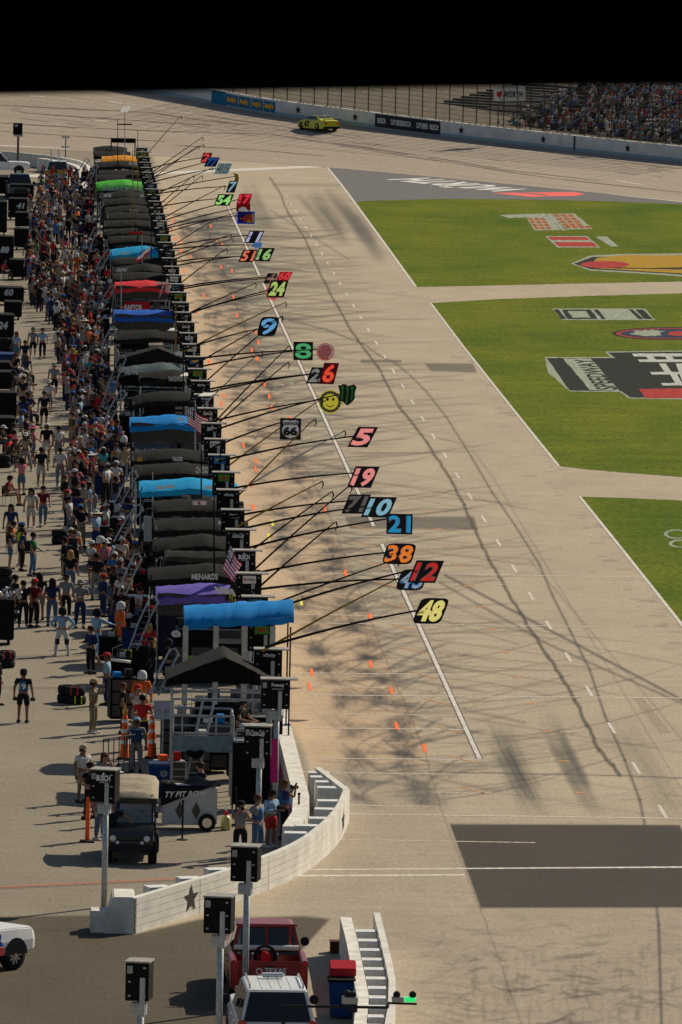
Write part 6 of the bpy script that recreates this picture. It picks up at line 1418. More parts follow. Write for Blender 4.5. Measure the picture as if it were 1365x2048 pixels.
def tyre(p,k,z,lab=None,where='stacked'):
    o=TP[k] if first[k] else copy_tree(TP[k]); first[k]=False
    o.location=(p.x,p.y,z); o.rotation_euler=(0,0,random.uniform(-.3,.3))
    w5=sl5(p.y); desc={'yellow':'tyre with lime strap','red':'tyre with red strap','plain':'plain black tyre'}[k]
    lv=['at the bottom of','second in','third in','fourth in'][min(3,int(z/.3))]
    tag(o,lab or '%s, %s the stack by %s'%(desc,lv,w5),'tyre','race tyres laid flat in stacks')
for px,py,ks in [(136,1405,['plain','plain']),(152,1408,['yellow','red']),(240,1125,['yellow']*4),(240,1075,['red','red','red']),(238,1190,['plain','red','plain']),(245,1226,['yellow','red','yellow','plain']),(240,1290,['plain','yellow']),(229,1310,['plain','plain']),(120,1088,['plain','plain']),(256,1408,['plain','red']),(12,1335,['plain','red']),(8,1180,['plain','plain','plain']),(25,1208,['plain','plain']),(226,1040,['yellow','plain']),(224,890,['plain','red']),(214,812,['yellow','plain','plain']),(205,760,['plain','red']),(26,925,['red','plain']),(6,935,['plain','plain']),(196,700,['yellow','plain']),(255,1350,['plain','plain','yellow']),(28,708,['plain']*3),(10,708,['plain']*3)]:
    p=G(px,py,0)
    p0=p
    for q,k in enumerate(ks): tyre(p0+Vector((random.uniform(-.03,.03),random.uniform(-.03,.03),0)),k,q*.305, lab=None if px>60 else '%s, %s left edge stack level with %s'%({'yellow':'lime strapped tyre','red':'red strapped tyre','plain':'black tyre'}[k],['lowest in','second in','top of'][min(q,2)],sl5(p0.y)))
# ------------------------------------------------------------------ team carts along the left edge
def cart(x0,x1,yt,yb,lab,num=None,m=CAB,top=None):
    p=G((x0+x1)/2,yb,0); Y=p.y; w=PY(x1,yb,Y).x-PY(x0,yb,Y).x; zt=PY(x0,yt,Y+.6).z
    e=empty('team_cart',p,0,lab,'team cart','team carts along the left edge'); hw=w/2; zt=max(1.1,min(zt,2.4))
    mb=MB(); mb.box(-hw,hw,0,1.1,.18,zt-.08); mb.build('cart_body',m,e,bevel=.04)
    mb=MB(); mb.add([(-hw-.03,-.04,zt-.1),(hw+.03,-.04,zt-.1),(hw+.03,1.14,zt-.1),(-hw-.03,1.14,zt-.1),(-hw,0,zt),(hw,0,zt-.02),(hw*.9,1.1,zt+.04),(-hw*.9,1.1,zt+.06)],[(0,1,5,4),(1,2,6,5),(2,3,7,6),(3,0,4,7),(4,5,6,7)]); mb.build('cart_top',top or CANG,e,bevel=.02)
    for sx in (-1,1):
        mb=MB(); mb.lathe([(.001,-.06),(.18,-.06),(.18,.06),(.001,.06)],(sx*(hw-.2),.12,.18),12,'X'); mb.build('wheel',RUB,e)
    mb=MB(); mb.tube([(hw,.2,zt*.7),(hw+.15,.2,zt*.7),(hw+.15,.9,zt*.7),(hw,.9,zt*.7)],.02,5); mb.build('push_handle',STEEL,e)
    if num:
        vs,fs,_=text2d(num,.05); mb=MB(); mb.add(quadmap([(u+.15*(v-.5),v) for u,v in vs],lquad(-.05 if w>1.3 else -hw*.4,.45 if w>1.3 else hw*.5,zt*.55,zt*.55+.38,-.02)),fs); mb.build('cart_number',mat('pale_blue_lettering',(.42,.5,.52),.6,nz=0),e)
NVY=mat('cart_navy',(.012,.035,.11),.5,nz=.15)
for a in [(16,55,396,440,'black team cart numbered 41','41'),(30,70,424,458,'black team cart with grey sides just nearer than cart 41',None),(28,58,456,500,'black team cart behind cart 88',None),(-20,27,470,545,'black team cart numbered 88','88'),(19,52,518,560,'black team cart with small white script',None),(-25,48,577,610,'black team cart numbered 60','60'),(8,44,608,640,'black team cart between carts 60 and 24',None),(-30,28,627,692,'black team cart numbered 24','24')]:
    cart(a[0],a[1],a[2],a[3],a[4],a[5])
cart(-40,32,711,748,'blue topped team cart at the left edge level with the RFK canopy',None,NVY,NVY)
for a in [(-50,31,735,765,'low black cart just nearer than the blue cart',None),(-50,30,755,785,'low black cart second nearer than the blue cart',None),(-40,33,782,850,'black boxy cart behind the seated people at left',None),(-40,30,838,880,'dark cart lowest of the left row',None),(20,68,368,400,'black cart with sloping red side below the dark truck',None),(-30,20,352,392,'black crate cart at the far upper left',None),(-30,14,395,470,'black cart at the left edge behind cart 41',None)]: cart(*a)
cart(-30,28,1195,1290,'black cart heaped with silver foil bags at the left edge',None)
mb=MB(); rr_=random.Random(5)
P0=G(5,1225,0)
for k in range(70):
    c=Vector((rr_.uniform(-.9,.8),rr_.uniform(0,1),1.75+rr_.uniform(0,.3))); r_=rr_.uniform(.05,.13); mb.add([c+Vector((rr_.uniform(-1,1),rr_.uniform(-1,1),rr_.uniform(-1,1))).normalized()*r_ for _ in range(6)],[(0,1,2),(0,2,3),(1,2,4),(0,3,5),(2,3,4),(1,4,5)])
o=mb.build('foil_bags',mat('silver_foil',(.5,.48,.48),.3,.7,nz=.2)); o.location=(G(0,1290,0)); tag(o,'heap of crumpled silver bags on the cart at the left edge','bags'); o['kind']='stuff'
# crowd control rails in the aisle
for px,py,l in ((120,560,'silver crowd barrier in the aisle near carts 88'),(150,575,'silver crowd barrier right of its twin in the aisle')):
    p=G(px,py,0); e=empty('crowd_barrier',p,0,l,'crowd barrier'); mb=MB(); mb.tube([(-.9,0,0),(-.9,0,1.05),(.9,0,1.05),(.9,0,0)],.025,6); mb.tube([(-.9,0,.2),(.9,0,.2)],.02,5)
    for k in range(13): mb.tube([(-.78+k*.13,0,.2),(-.78+k*.13,0,1.05)],.008,4)
    mb.build('rail_frame',ALU,e)
# equipment beside the pit boxes (dark trolleys, gas bottles, fuel stand)
for i,(Y,words,xl,xr) in enumerate(LM):
    if i in (0,1): continue
    r_=random.Random(i)
    for q in range(2):
        x=xl-.55-q*.75+r_.uniform(-.1,.1); y=Y-1.2+r_.uniform(-.6,1.6)
        e=empty('tool_trolley',(x,y,0),r_.uniform(-.2,.2),'%s tool trolley left of the %s'%(['tall dark','low dark'][q],words),'tool trolley','dark tool trolleys between crowd and pit boxes')
        h=[1.35,.95][q]; mb=MB(); mb.box(-.32,.32,-.35,.35,.12,h); mb.build('trolley_body',r_.choice([CAB,BLK,CAB,NVY]),e,bevel=.03)
        mb=MB(); mb.box(-.34,.34,-.37,.37,h,h+.04); mb.build('trolley_top',r_.choice([CANG,BLK,mat('drawer_grey',()) if False else MC['drawer_grey'],STEEL]),e)
        mb=MB(); mb.tube([(-.25,-.1,h),(-.25,-.1,h+.35),(.1,-.1,h+.5)],.02,5); mb.box(0,.2,-.15,.1,h+.04,h+.2); mb.build('hose_and_gun',r_.choice([RED,DLET,STEEL]),e)
for i,(x,y,h,l) in enumerate([(4.7,259,1.5,'tall dark cabinet behind the left side of the scaffold'),(5.3,255,1.2,'wide dark cabinet behind the middle of the scaffold'),(5.9,256,1.6,'tall black cabinet behind the scaffold stairs'),(3.1,270,1.5,'black cabinet left of the crumpled blue canopy base'),(6.8,254,1.3,'dark cabinet beside the pit wall under the peaked canopy'),(4.4,251.5,.9,'low white topped bench under the scaffold deck')]):
    e=empty('storage_cabinet',(x,y,0),.05*i,l,'cabinet'); mb=MB(); mb.box(-.48,.48,-.35,.35,.1,h); mb.build('cabinet_body',CAB if i!=5 else ALU,e,bevel=.03)
    mb=MB()
    for q in range(3): mb.box(-.42,.42,-.365,-.35,.2+q*(h-.2)/3,.2+(q+.85)*(h-.2)/3)
    mb.build('drawer_front',MC['drawer_grey'],e)
    for q in range(2): mb=MB(); mb.box(-.35+q*.4,-.08+q*.4,-.2,.15,h,h+.18+.1*q); mb.build('loose_case',[RED,STEEL,WHT,BLU,DLET,ORG][(i+q)%6],e,bevel=.02)
# press box window header above the camera
mb=MB(); w_=9
bl_=PY(-400,196,14.0).z; br_=PY(1800,161,14.0).z; X0,X1=PY(-400,196,14).x,PY(1800,161,14).x; sl_=(br_-bl_)/(X1-X0)
mb.add([(-w_,14,bl_+sl_*(-w_-X0)),(w_,14,bl_+sl_*(w_-X0)),(w_,14.5,bl_+.02+sl_*(w_-X0)),(-w_,14.5,bl_+.02+sl_*(-w_-X0)),(-w_,14,34),(w_,14,34),(w_,14.5,34),(-w_,14.5,34)],[(0,1,2,3),(0,1,5,4),(1,2,6,5),(2,3,7,6),(3,0,4,7),(4,5,6,7)])
BKP=mat('matt_black_paint',(.002,.002,.002),1,nz=0); BKP.node_tree.nodes['Principled BSDF'].inputs['Specular IOR Level'].default_value=0
pbx=empty('viewing_box',(0,14,0),0,'dark overhanging roof edge of the viewing box across the top of the picture','building')
wbuild(mb,'window_header',BKP,pbx)
mb=MB(); mb.box(-w_,w_,-4,14,33.8,34.2); mb.box(-w_-.3,-w_,-4,14.5,27,34.2); mb.box(w_,w_+.3,-4,14.5,27,34.2); mb.box(-w_,w_,-4.3,-4,27,34.2); mb.box(-w_,w_,-4,6,28.6,28.9); wbuild(mb,'ceiling_and_walls',BKP,pbx)
# ------------------------------------------------------------------ people
def skin_obj(name,V,E,Rd,m,sub=1,root=0):
    me=bpy.data.meshes.new(name); me.from_pydata(V,E,[]); o=bpy.data.objects.new(name,me); C.objects.link(o)
    mo=o.modifiers.new('s','SKIN'); 
    if not me.skin_vertices: 
        bpy.context.view_layer.objects.active=o
    sv=me.skin_vertices[0].data
    for i,r in enumerate(Rd): sv[i].radius=(r,r) if not isinstance(r,tuple) else r; sv[i].use_root=(i==root)
    if sub: s_=o.modifiers.new('b','SUBSURF'); s_.levels=sub; s_.render_levels=sub
    dg=bpy.context.evaluated_depsgraph_get(); dg.update(); n=bpy.data.meshes.new_from_object(o.evaluated_get(dg)); n.name=name
    bpy.data.objects.remove(o); bpy.data.meshes.remove(me); n.materials.clear(); n.materials.append(m)
    n.polygons.foreach_set('use_smooth',[True]*len(n.polygons)); return n
v3=Vector
BASE=dict(pel=v3((0,0,.95)),sp=v3((0,0,1.14)),ch=v3((0,0,1.34)),nk=v3((0,.01,1.49)),hd=v3((0,-.01,1.63)),
 sh=(v3((-.18,0,1.41)),v3((.18,0,1.41))),el=(v3((-.25,.03,1.13)),v3((.25,.03,1.13))),wr=(v3((-.27,-.06,.88)),v3((.27,-.06,.88))),
 hp=(v3((-.095,0,.90)),v3((.095,0,.90))),kn=(v3((-.11,-.02,.50)),v3((.11,-.02,.50))),an=(v3((-.12,.02,.09)),v3((.12,.02,.09))),hy=0.0)
def mk(**k):
    d=dict(BASE); d.update(k); return d
POSES={
 'standing':mk(),
 'standing with arms crossed':mk(el=(v3((-.27,-.03,1.15)),v3((.27,-.03,1.15))),wr=(v3((.06,-.24,1.20)),v3((-.06,-.21,1.15)))),
 'standing with hands on hips':mk(el=(v3((-.38,.10,1.18)),v3((.38,.10,1.18))),wr=(v3((-.19,-.02,1.02)),v3((.19,-.02,1.02))),kn=(v3((-.16,-.03,.5)),v3((.16,-.03,.5))),an=(v3((-.2,.02,.09)),v3((.2,.02,.09)))),
 'walking':mk(kn=(v3((-.1,-.17,.53)),v3((.1,.03,.50))),an=(v3((-.1,-.28,.10)),v3((.1,.32,.16))),el=(v3((-.24,.13,1.15)),v3((.24,-.08,1.14))),wr=(v3((-.25,.10,.89)),v3((.24,-.27,.96)))),
 'striding':mk(kn=(v3((-.22,-.02,.52)),v3((.18,.0,.5))),an=(v3((-.40,.02,.11)),v3((.26,.02,.1))),el=(v3((-.28,.03,1.15)),v3((.26,-.05,1.14))),wr=(v3((-.30,-.1,.92)),v3((.20,-.25,1.02)))),
 'holding a phone up':mk(el=(v3((-.22,-.19,1.27)),v3((.22,-.19,1.27))),wr=(v3((-.07,-.26,1.52)),v3((.07,-.26,1.52)))),
 'holding something in front':mk(el=(v3((-.25,0,1.14)),v3((.25,0,1.14))),wr=(v3((-.12,-.27,1.16)),v3((.12,-.27,1.16))),hd=v3((0,-.05,1.62))),
 'sitting':mk(pel=v3((0,.1,.50)),sp=v3((0,.1,.69)),ch=v3((0,.06,.88)),nk=v3((0,.04,1.03)),hd=v3((0,0,1.17)),sh=(v3((-.18,.05,.95)),v3((.18,.05,.95))),el=(v3((-.25,-.05,.70)),v3((.25,-.05,.70))),wr=(v3((-.14,-.28,.66)),v3((.14,-.28,.66))),hp=(v3((-.1,.06,.48)),v3((.1,.06,.48))),kn=(v3((-.15,-.36,.52)),v3((.15,-.36,.52))),an=(v3((-.15,-.42,.09)),v3((.15,-.36,.09)))),
 'bending forward':mk(sp=v3((0,-.14,1.07)),ch=v3((0,-.34,1.13)),nk=v3((0,-.48,1.15)),hd=v3((0,-.6,1.12)),sh=(v3((-.18,-.40,1.12)),v3((.18,-.40,1.12))),el=(v3((-.22,-.45,.86)),v3((.22,-.45,.86))),wr=(v3((-.15,-.58,.64)),v3((.15,-.58,.64))),kn=(v3((-.13,-.06,.5)),v3((.13,-.06,.5)))),
 'reaching forward':mk(el=(v3((-.24,-.22,1.28)),v3((.24,-.22,1.28))),wr=(v3((-.20,-.46,1.22)),v3((.20,-.46,1.22))),ch=v3((0,-.05,1.34))),
 'raising one arm':mk(el=(v3((-.25,.03,1.13)),v3((.33,-.12,1.36))),wr=(v3((-.24,-.10,.90)),v3((.20,-.22,1.58))),kn=(v3((-.13,-.05,.5)),v3((.12,.0,.5)))),
 'standing with one hand on hip':mk(el=(v3((-.37,.10,1.17)),v3((.25,.0,1.13))),wr=(v3((-.18,.0,1.0)),v3((.20,-.24,1.02))),kn=(v3((-.15,-.08,.51)),v3((.09,.0,.5))),an=(v3((-.20,-.08,.09)),v3((.09,.02,.09))),hd=v3((.02,-.03,1.625))),
 'leaning on one arm':mk(el=(v3((-.27,.03,1.14)),v3((.42,-.04,1.24))),wr=(v3((-.22,-.1,.92)),v3((.56,-.16,1.02))),kn=(v3((-.06,-.06,.5)),v3((.04,.0,.5))),an=(v3((.10,-.06,.1)),v3((-.02,.05,.1)))),
}
def body_graph(P,feet=True):
    V=[P['pel'],P['sp'],P['ch'],P['nk'],P['hd']]; E=[(0,1),(1,2),(2,3),(3,4)]; Rd=[.115,.105,.125,.052,.092]
    u=(P['hd']-P['nk']).normalized(); V.append(P['hd']+u*.07); E.append((4,5)); Rd.append(.072)
    f=v3((0,-1,0)); f=(f-u*f.dot(u)).normalized(); V.append(P['hd']+f*.10-u*.015); E.append((4,6)); Rd.append(.016)   # nose
    for s in (0,1):
        a=len(V); V+= [P['sh'][s],P['el'][s],P['wr'][s]]; E+= [(2,a),(a,a+1),(a+1,a+2)]; Rd+=[.058,.042,.027]
        d=(P['wr'][s]-P['el'][s]).normalized(); side=v3((1,0,0)); side=(side-d*side.dot(d)).normalized(); pal=P['wr'][s]+d*.07; V.append(pal); E.append((a+2,a+3)); Rd.append(.034)
        nrm_=d.cross(side).normalized()
        for k,(o,L) in enumerate([(-.03,.066),(-.011,.076),(.011,.072),(.03,.058)]):
            b=len(V); V+=[pal+side*o+d*(.035+L*.4),pal+side*o*1.1+d*(.03+L)+nrm_*.018*(1 if nrm_.y<0 else -1)]; E+=[(a+3,b),(b,b+1)]; Rd+=[.0095,.008]
        b=len(V); sg=1 if s==0 else -1; V+=[pal-d*.02+side*sg*.045,pal+d*.02+side*sg*.062]; E+=[(a+3,b),(b,b+1)]; Rd+=[.012,.010]
        a=len(V); V+=[P['hp'][s],P['kn'][s],P['an'][s]]; E+=[(0,a),(a,a+1),(a+1,a+2)]; Rd+=[.082,.056,.036]
        V.append(P['an'][s]+v3((0,-.13,-.045))); E.append((a+2,a+3)); Rd.append(.035)
    return [tuple(v) for v in V],E,Rd
def shirt_graph(P,sl=.55,grow=.02,vest=False):
    V=[P['pel']+(P['sp']-P['pel'])*.15,P['sp'],P['ch']]; E=[(0,1),(1,2)]; Rd=[.135+grow*.3,.125+grow*.4,.142+grow*.3]
    V.append(P['ch'].lerp(P['nk'],.6)); E.append((2,3)); Rd.append(.075)
    if not vest:
        for s in (0,1):
            a=len(V); e=P['sh'][s].lerp(P['el'][s],min(1,sl)); V+=[P['sh'][s],e]; E+=[(2,a),(a,a+1)]; Rd+=[.074,.062]
            if sl>1: V.append(P['el'][s].lerp(P['wr'][s],.9)); E.append((a+1,a+2)); Rd.append(.044)
    return [tuple(v) for v in V],E,Rd
def leg_graph(P,full=True,skirt=False):
    V=[P['pel']]; E=[]; Rd=[.132]
    V.append(P['pel']+(P['sp']-P['pel'])*.3); E.append((0,1)); Rd.append(.125)
    for s in (0,1):
        a=len(V); V.append(P['hp'][s]+(P['kn'][s]-P['hp'][s])*.12); E.append((0,a)); Rd.append(.098)
        if full: V+=[P['kn'][s],P['an'][s]+v3((0,0,.03))]; E+=[(a,a+1),(a+1,a+2)]; Rd+=[.075,.056]
        else: V+=[P['hp'][s].lerp(P['kn'][s],.92)]; E+=[(a,a+1)]; Rd+=[.088]
    return [tuple(v) for v in V],E,Rd
def shoes_mesh(P):
    out=[]
    for s in (0,1):
        mb=MB()
        a=P['an'][s]; z=a.z-.09; 
        prof=[(.085,.045),(.04,.05),(-.06,.05),(-.16,.045),(-.2,.025)]; vs=[]
        for y,w in prof:
            hgt=.10 if y>0 else (.085 if y>-.1 else .05)
            vs+=[(a.x-w,a.y+y,z),(a.x-w*.8,a.y+y,z+hgt),(a.x+w*.8,a.y+y,z+hgt),(a.x+w,a.y+y,z)]
        mb.add(vs,[(i*4+k,(i+1)*4+k,(i+1)*4+(k+1)%4,i*4+(k+1)%4) for i in range(4) for k in range(4)]+[(0,1,2,3),(16,17,18,19)])
        me=bpy.data.meshes.new('shoe'); me.from_pydata(mb.v,[],mb.f); me.materials.append(DLET); out.append(me)
    return out
def headgear(kind):
    """mesh around the head centre at origin, face toward -Y"""
    mb=MB(); n=14
    def dome(r,z0,zt,back=0,ry=1.1):
        prof=[(r,z0),(r*1.0,z0+(zt-z0)*.35),(r*.82,z0+(zt-z0)*.72),(r*.45,z0+(zt-z0)*.94),(.001,zt)]
        vs=[]; 
        for rr_,h in prof:
            for k in range(n): t=2*math.pi*k/n; vs.append((rr_*math.cos(t),rr_*ry*math.sin(t)+back,h))
        mb.add(vs,[(i*n+k,i*n+(k+1)%n,(i+1)*n+(k+1)%n,(i+1)*n+k) for i in range(4) for k in range(n)])
    if kind=='cap': dome(.108,.02,.145); mb.add([(-.08,-.09,.025),(.08,-.09,.025),(.06,-.21,.005),(0,-.225,.0),(-.06,-.21,.005),(0,-.11,.05)],[(0,1,2,3,4),(0,5,1)])
    elif kind=='short': dome(.102,.015,.135,.02); dome(.098,-.05,.06,.035,.9)
    elif kind=='long':
        dome(.108,.01,.14,.015)
        vs=[]
        for h,r in ((.06,.108),(-.05,.115),(-.18,.12),(-.30,.10),(-.36,.05)):
            for k in range(8): t=math.pi*(k/7); vs.append((r*math.cos(t),.0+r*.95*math.sin(t)*.9+.01,h))
        mb.add(vs,[(i*8+k,i*8+k+1,(i+1)*8+k+1,(i+1)*8+k) for i in range(4) for k in range(7)])
    elif kind=='helmet': dome(.135,-.03,.17); mb.lathe([(.135,-.03),(.14,-.06),(.13,-.12)],(0,.02,0),n)
    elif kind=='hat': dome(.11,.03,.15); mb.lathe([(.10,.045),(.17,.035),(.235,.015)],(0,0,0),18)
    elif kind=='bald': dome(.085,.06,.095,0)
    me=bpy.data.meshes.new(kind); me.from_pydata(mb.v,[],mb.f); me.polygons.foreach_set('use_smooth',[True]*len(me.polygons)); me.materials.append(DLET); return me
HG={k:headgear(k) for k in('cap','short','long','helmet','hat')}
def facem():
    mb=MB()
    for s in (-1,1):
        mb.lathe([(.001,-.012),(.011,-.006)],(s*.033,-.085,.012),8,'Y',0)
        mb.add([(s*.018,-.092,.03),(s*.05,-.084,.032),(s*.05,-.083,.038),(s*.018,-.091,.037)],[(0,1,2,3)])
        mb.add([(s*.088,.0,.03),(s*.1,.015,.0),(s*.088,.01,-.03),(s*.086,-.01,0)],[(0,1,2,3)],1)
    mb.add([(-.024,-.090,-.045),(.024,-.090,-.045),(.018,-.091,-.053),(-.018,-.091,-.053)],[(0,1,2,3)],2)
    me=bpy.data.meshes.new('face_features'); me.from_pydata(mb.v,[],mb.f); 
    for m_ in (DLET,SK[1],mat('lips',(.25,.07,.05),.6,nz=0)): me.materials.append(m_)
    me.polygons.foreach_set('material_index',mb.m); return me
FM_=facem()
PM={}
for nm,P in POSES.items():
    b=skin_obj('body',*body_graph(P),SK[0]); sh=skin_obj('shirt',*shirt_graph(P),cmats[0]); ls=skin_obj('jacket',*shirt_graph(P,1.2,.03),cmats[0])
    tr=skin_obj('trousers',*leg_graph(P,True),cmats[2]); so_=skin_obj('shorts',*leg_graph(P,False),cmats[2]); PM[nm]=dict(body=b,shirt=sh,jacket=ls,trousers=tr,shorts=so_,shoes=shoes_mesh(P),P=P)
BC_={'black':2,'dark blue jeans':4,'blue jeans':None,'khaki':8,'grey':1,'white':0,'navy':4}
JEAN=mat('trousers_blue jeans',(.07,.13,.20),.9,nz=.15)
SHOEW=mat('shoes_white',(.45,.45,.43),.7,nz=0); HB=mat('hair_dark',(.02,.014,.01),.7,nz=.2); HBL=mat('hair_blonde',(.35,.2,.07),.7,nz=.2); HBR=mat('hair_brown2',(.09,.04,.02),.7,nz=.2)
CAMO=mat('camouflage',(.20,.17,.11),.9,nz=.55,scale=14)
LOWM={'black':cmats[2],'blue jeans':JEAN,'khaki':cmats[8],'grey':cmats[1],'white':cmats[0],'navy':cmats[4],'denim':JEAN,'camouflage':CAMO,'orange':cmats[9],'red':cmats[3],'cream':cmats[14],'pale blue':cmats[11]}
def mcol(c): return {'camouflage':CAMO}.get(c) or cmats[CN.index(c)]
GPW='people crowding the pit lane paddock'
def person(loc,rz,pose,top,tcol,bot,bcol,head,hcol,label,sc=1.0,skin=0,shoe=0):
    M_=PM[pose]; e=bpy.data.objects.new('person',M_['body']); C.objects.link(e); e.location=loc; e.rotation_euler=(0,0,rz); e.scale=(sc*1.16,sc*1.16,sc)
    tag(e,label,'person',GPW)
    def part(nm,me,m_,off=None):
        o=link(nm,me,e)
        if off is not None: o.location=off
        o.material_slots[0].link='OBJECT'; o.material_slots[0].material=m_; return o
    e.material_slots[0].link='OBJECT'; e.material_slots[0].material=SK[skin]
    part(top,M_[top],mcol(tcol)); part(bot,M_[bot],LOWM.get(bcol) or mcol(bcol)); [part('shoe',q_,SHOEW if shoe else DLET) for q_ in M_['shoes']]
    P=M_['P']; H=P['hd']
    nm={'cap':'cap','short':'hair','long':'hair','helmet':'helmet','hat':'sun_hat'}[head]
    hm={'dark':HB,'brown':HBR,'blonde':HBL}.get(hcol) or mcol(hcol)
    part(nm,HG[head],hm,H+v3((0,.0,.012)))
    if head in('cap','hat'): 
        if random.random()<.35 and len(ALLP)>70: part('hair',HG['long'],random.choice([HB,HBR,HBL]),H)
        else: part('hair',HG['short'],random.choice([HB,HBR]),H+v3((0,.0,-.012)))
    fo=link('face',FM_,e); fo.location=H
    return e
USED=set(); ALLP=[]
def facing(a): return a
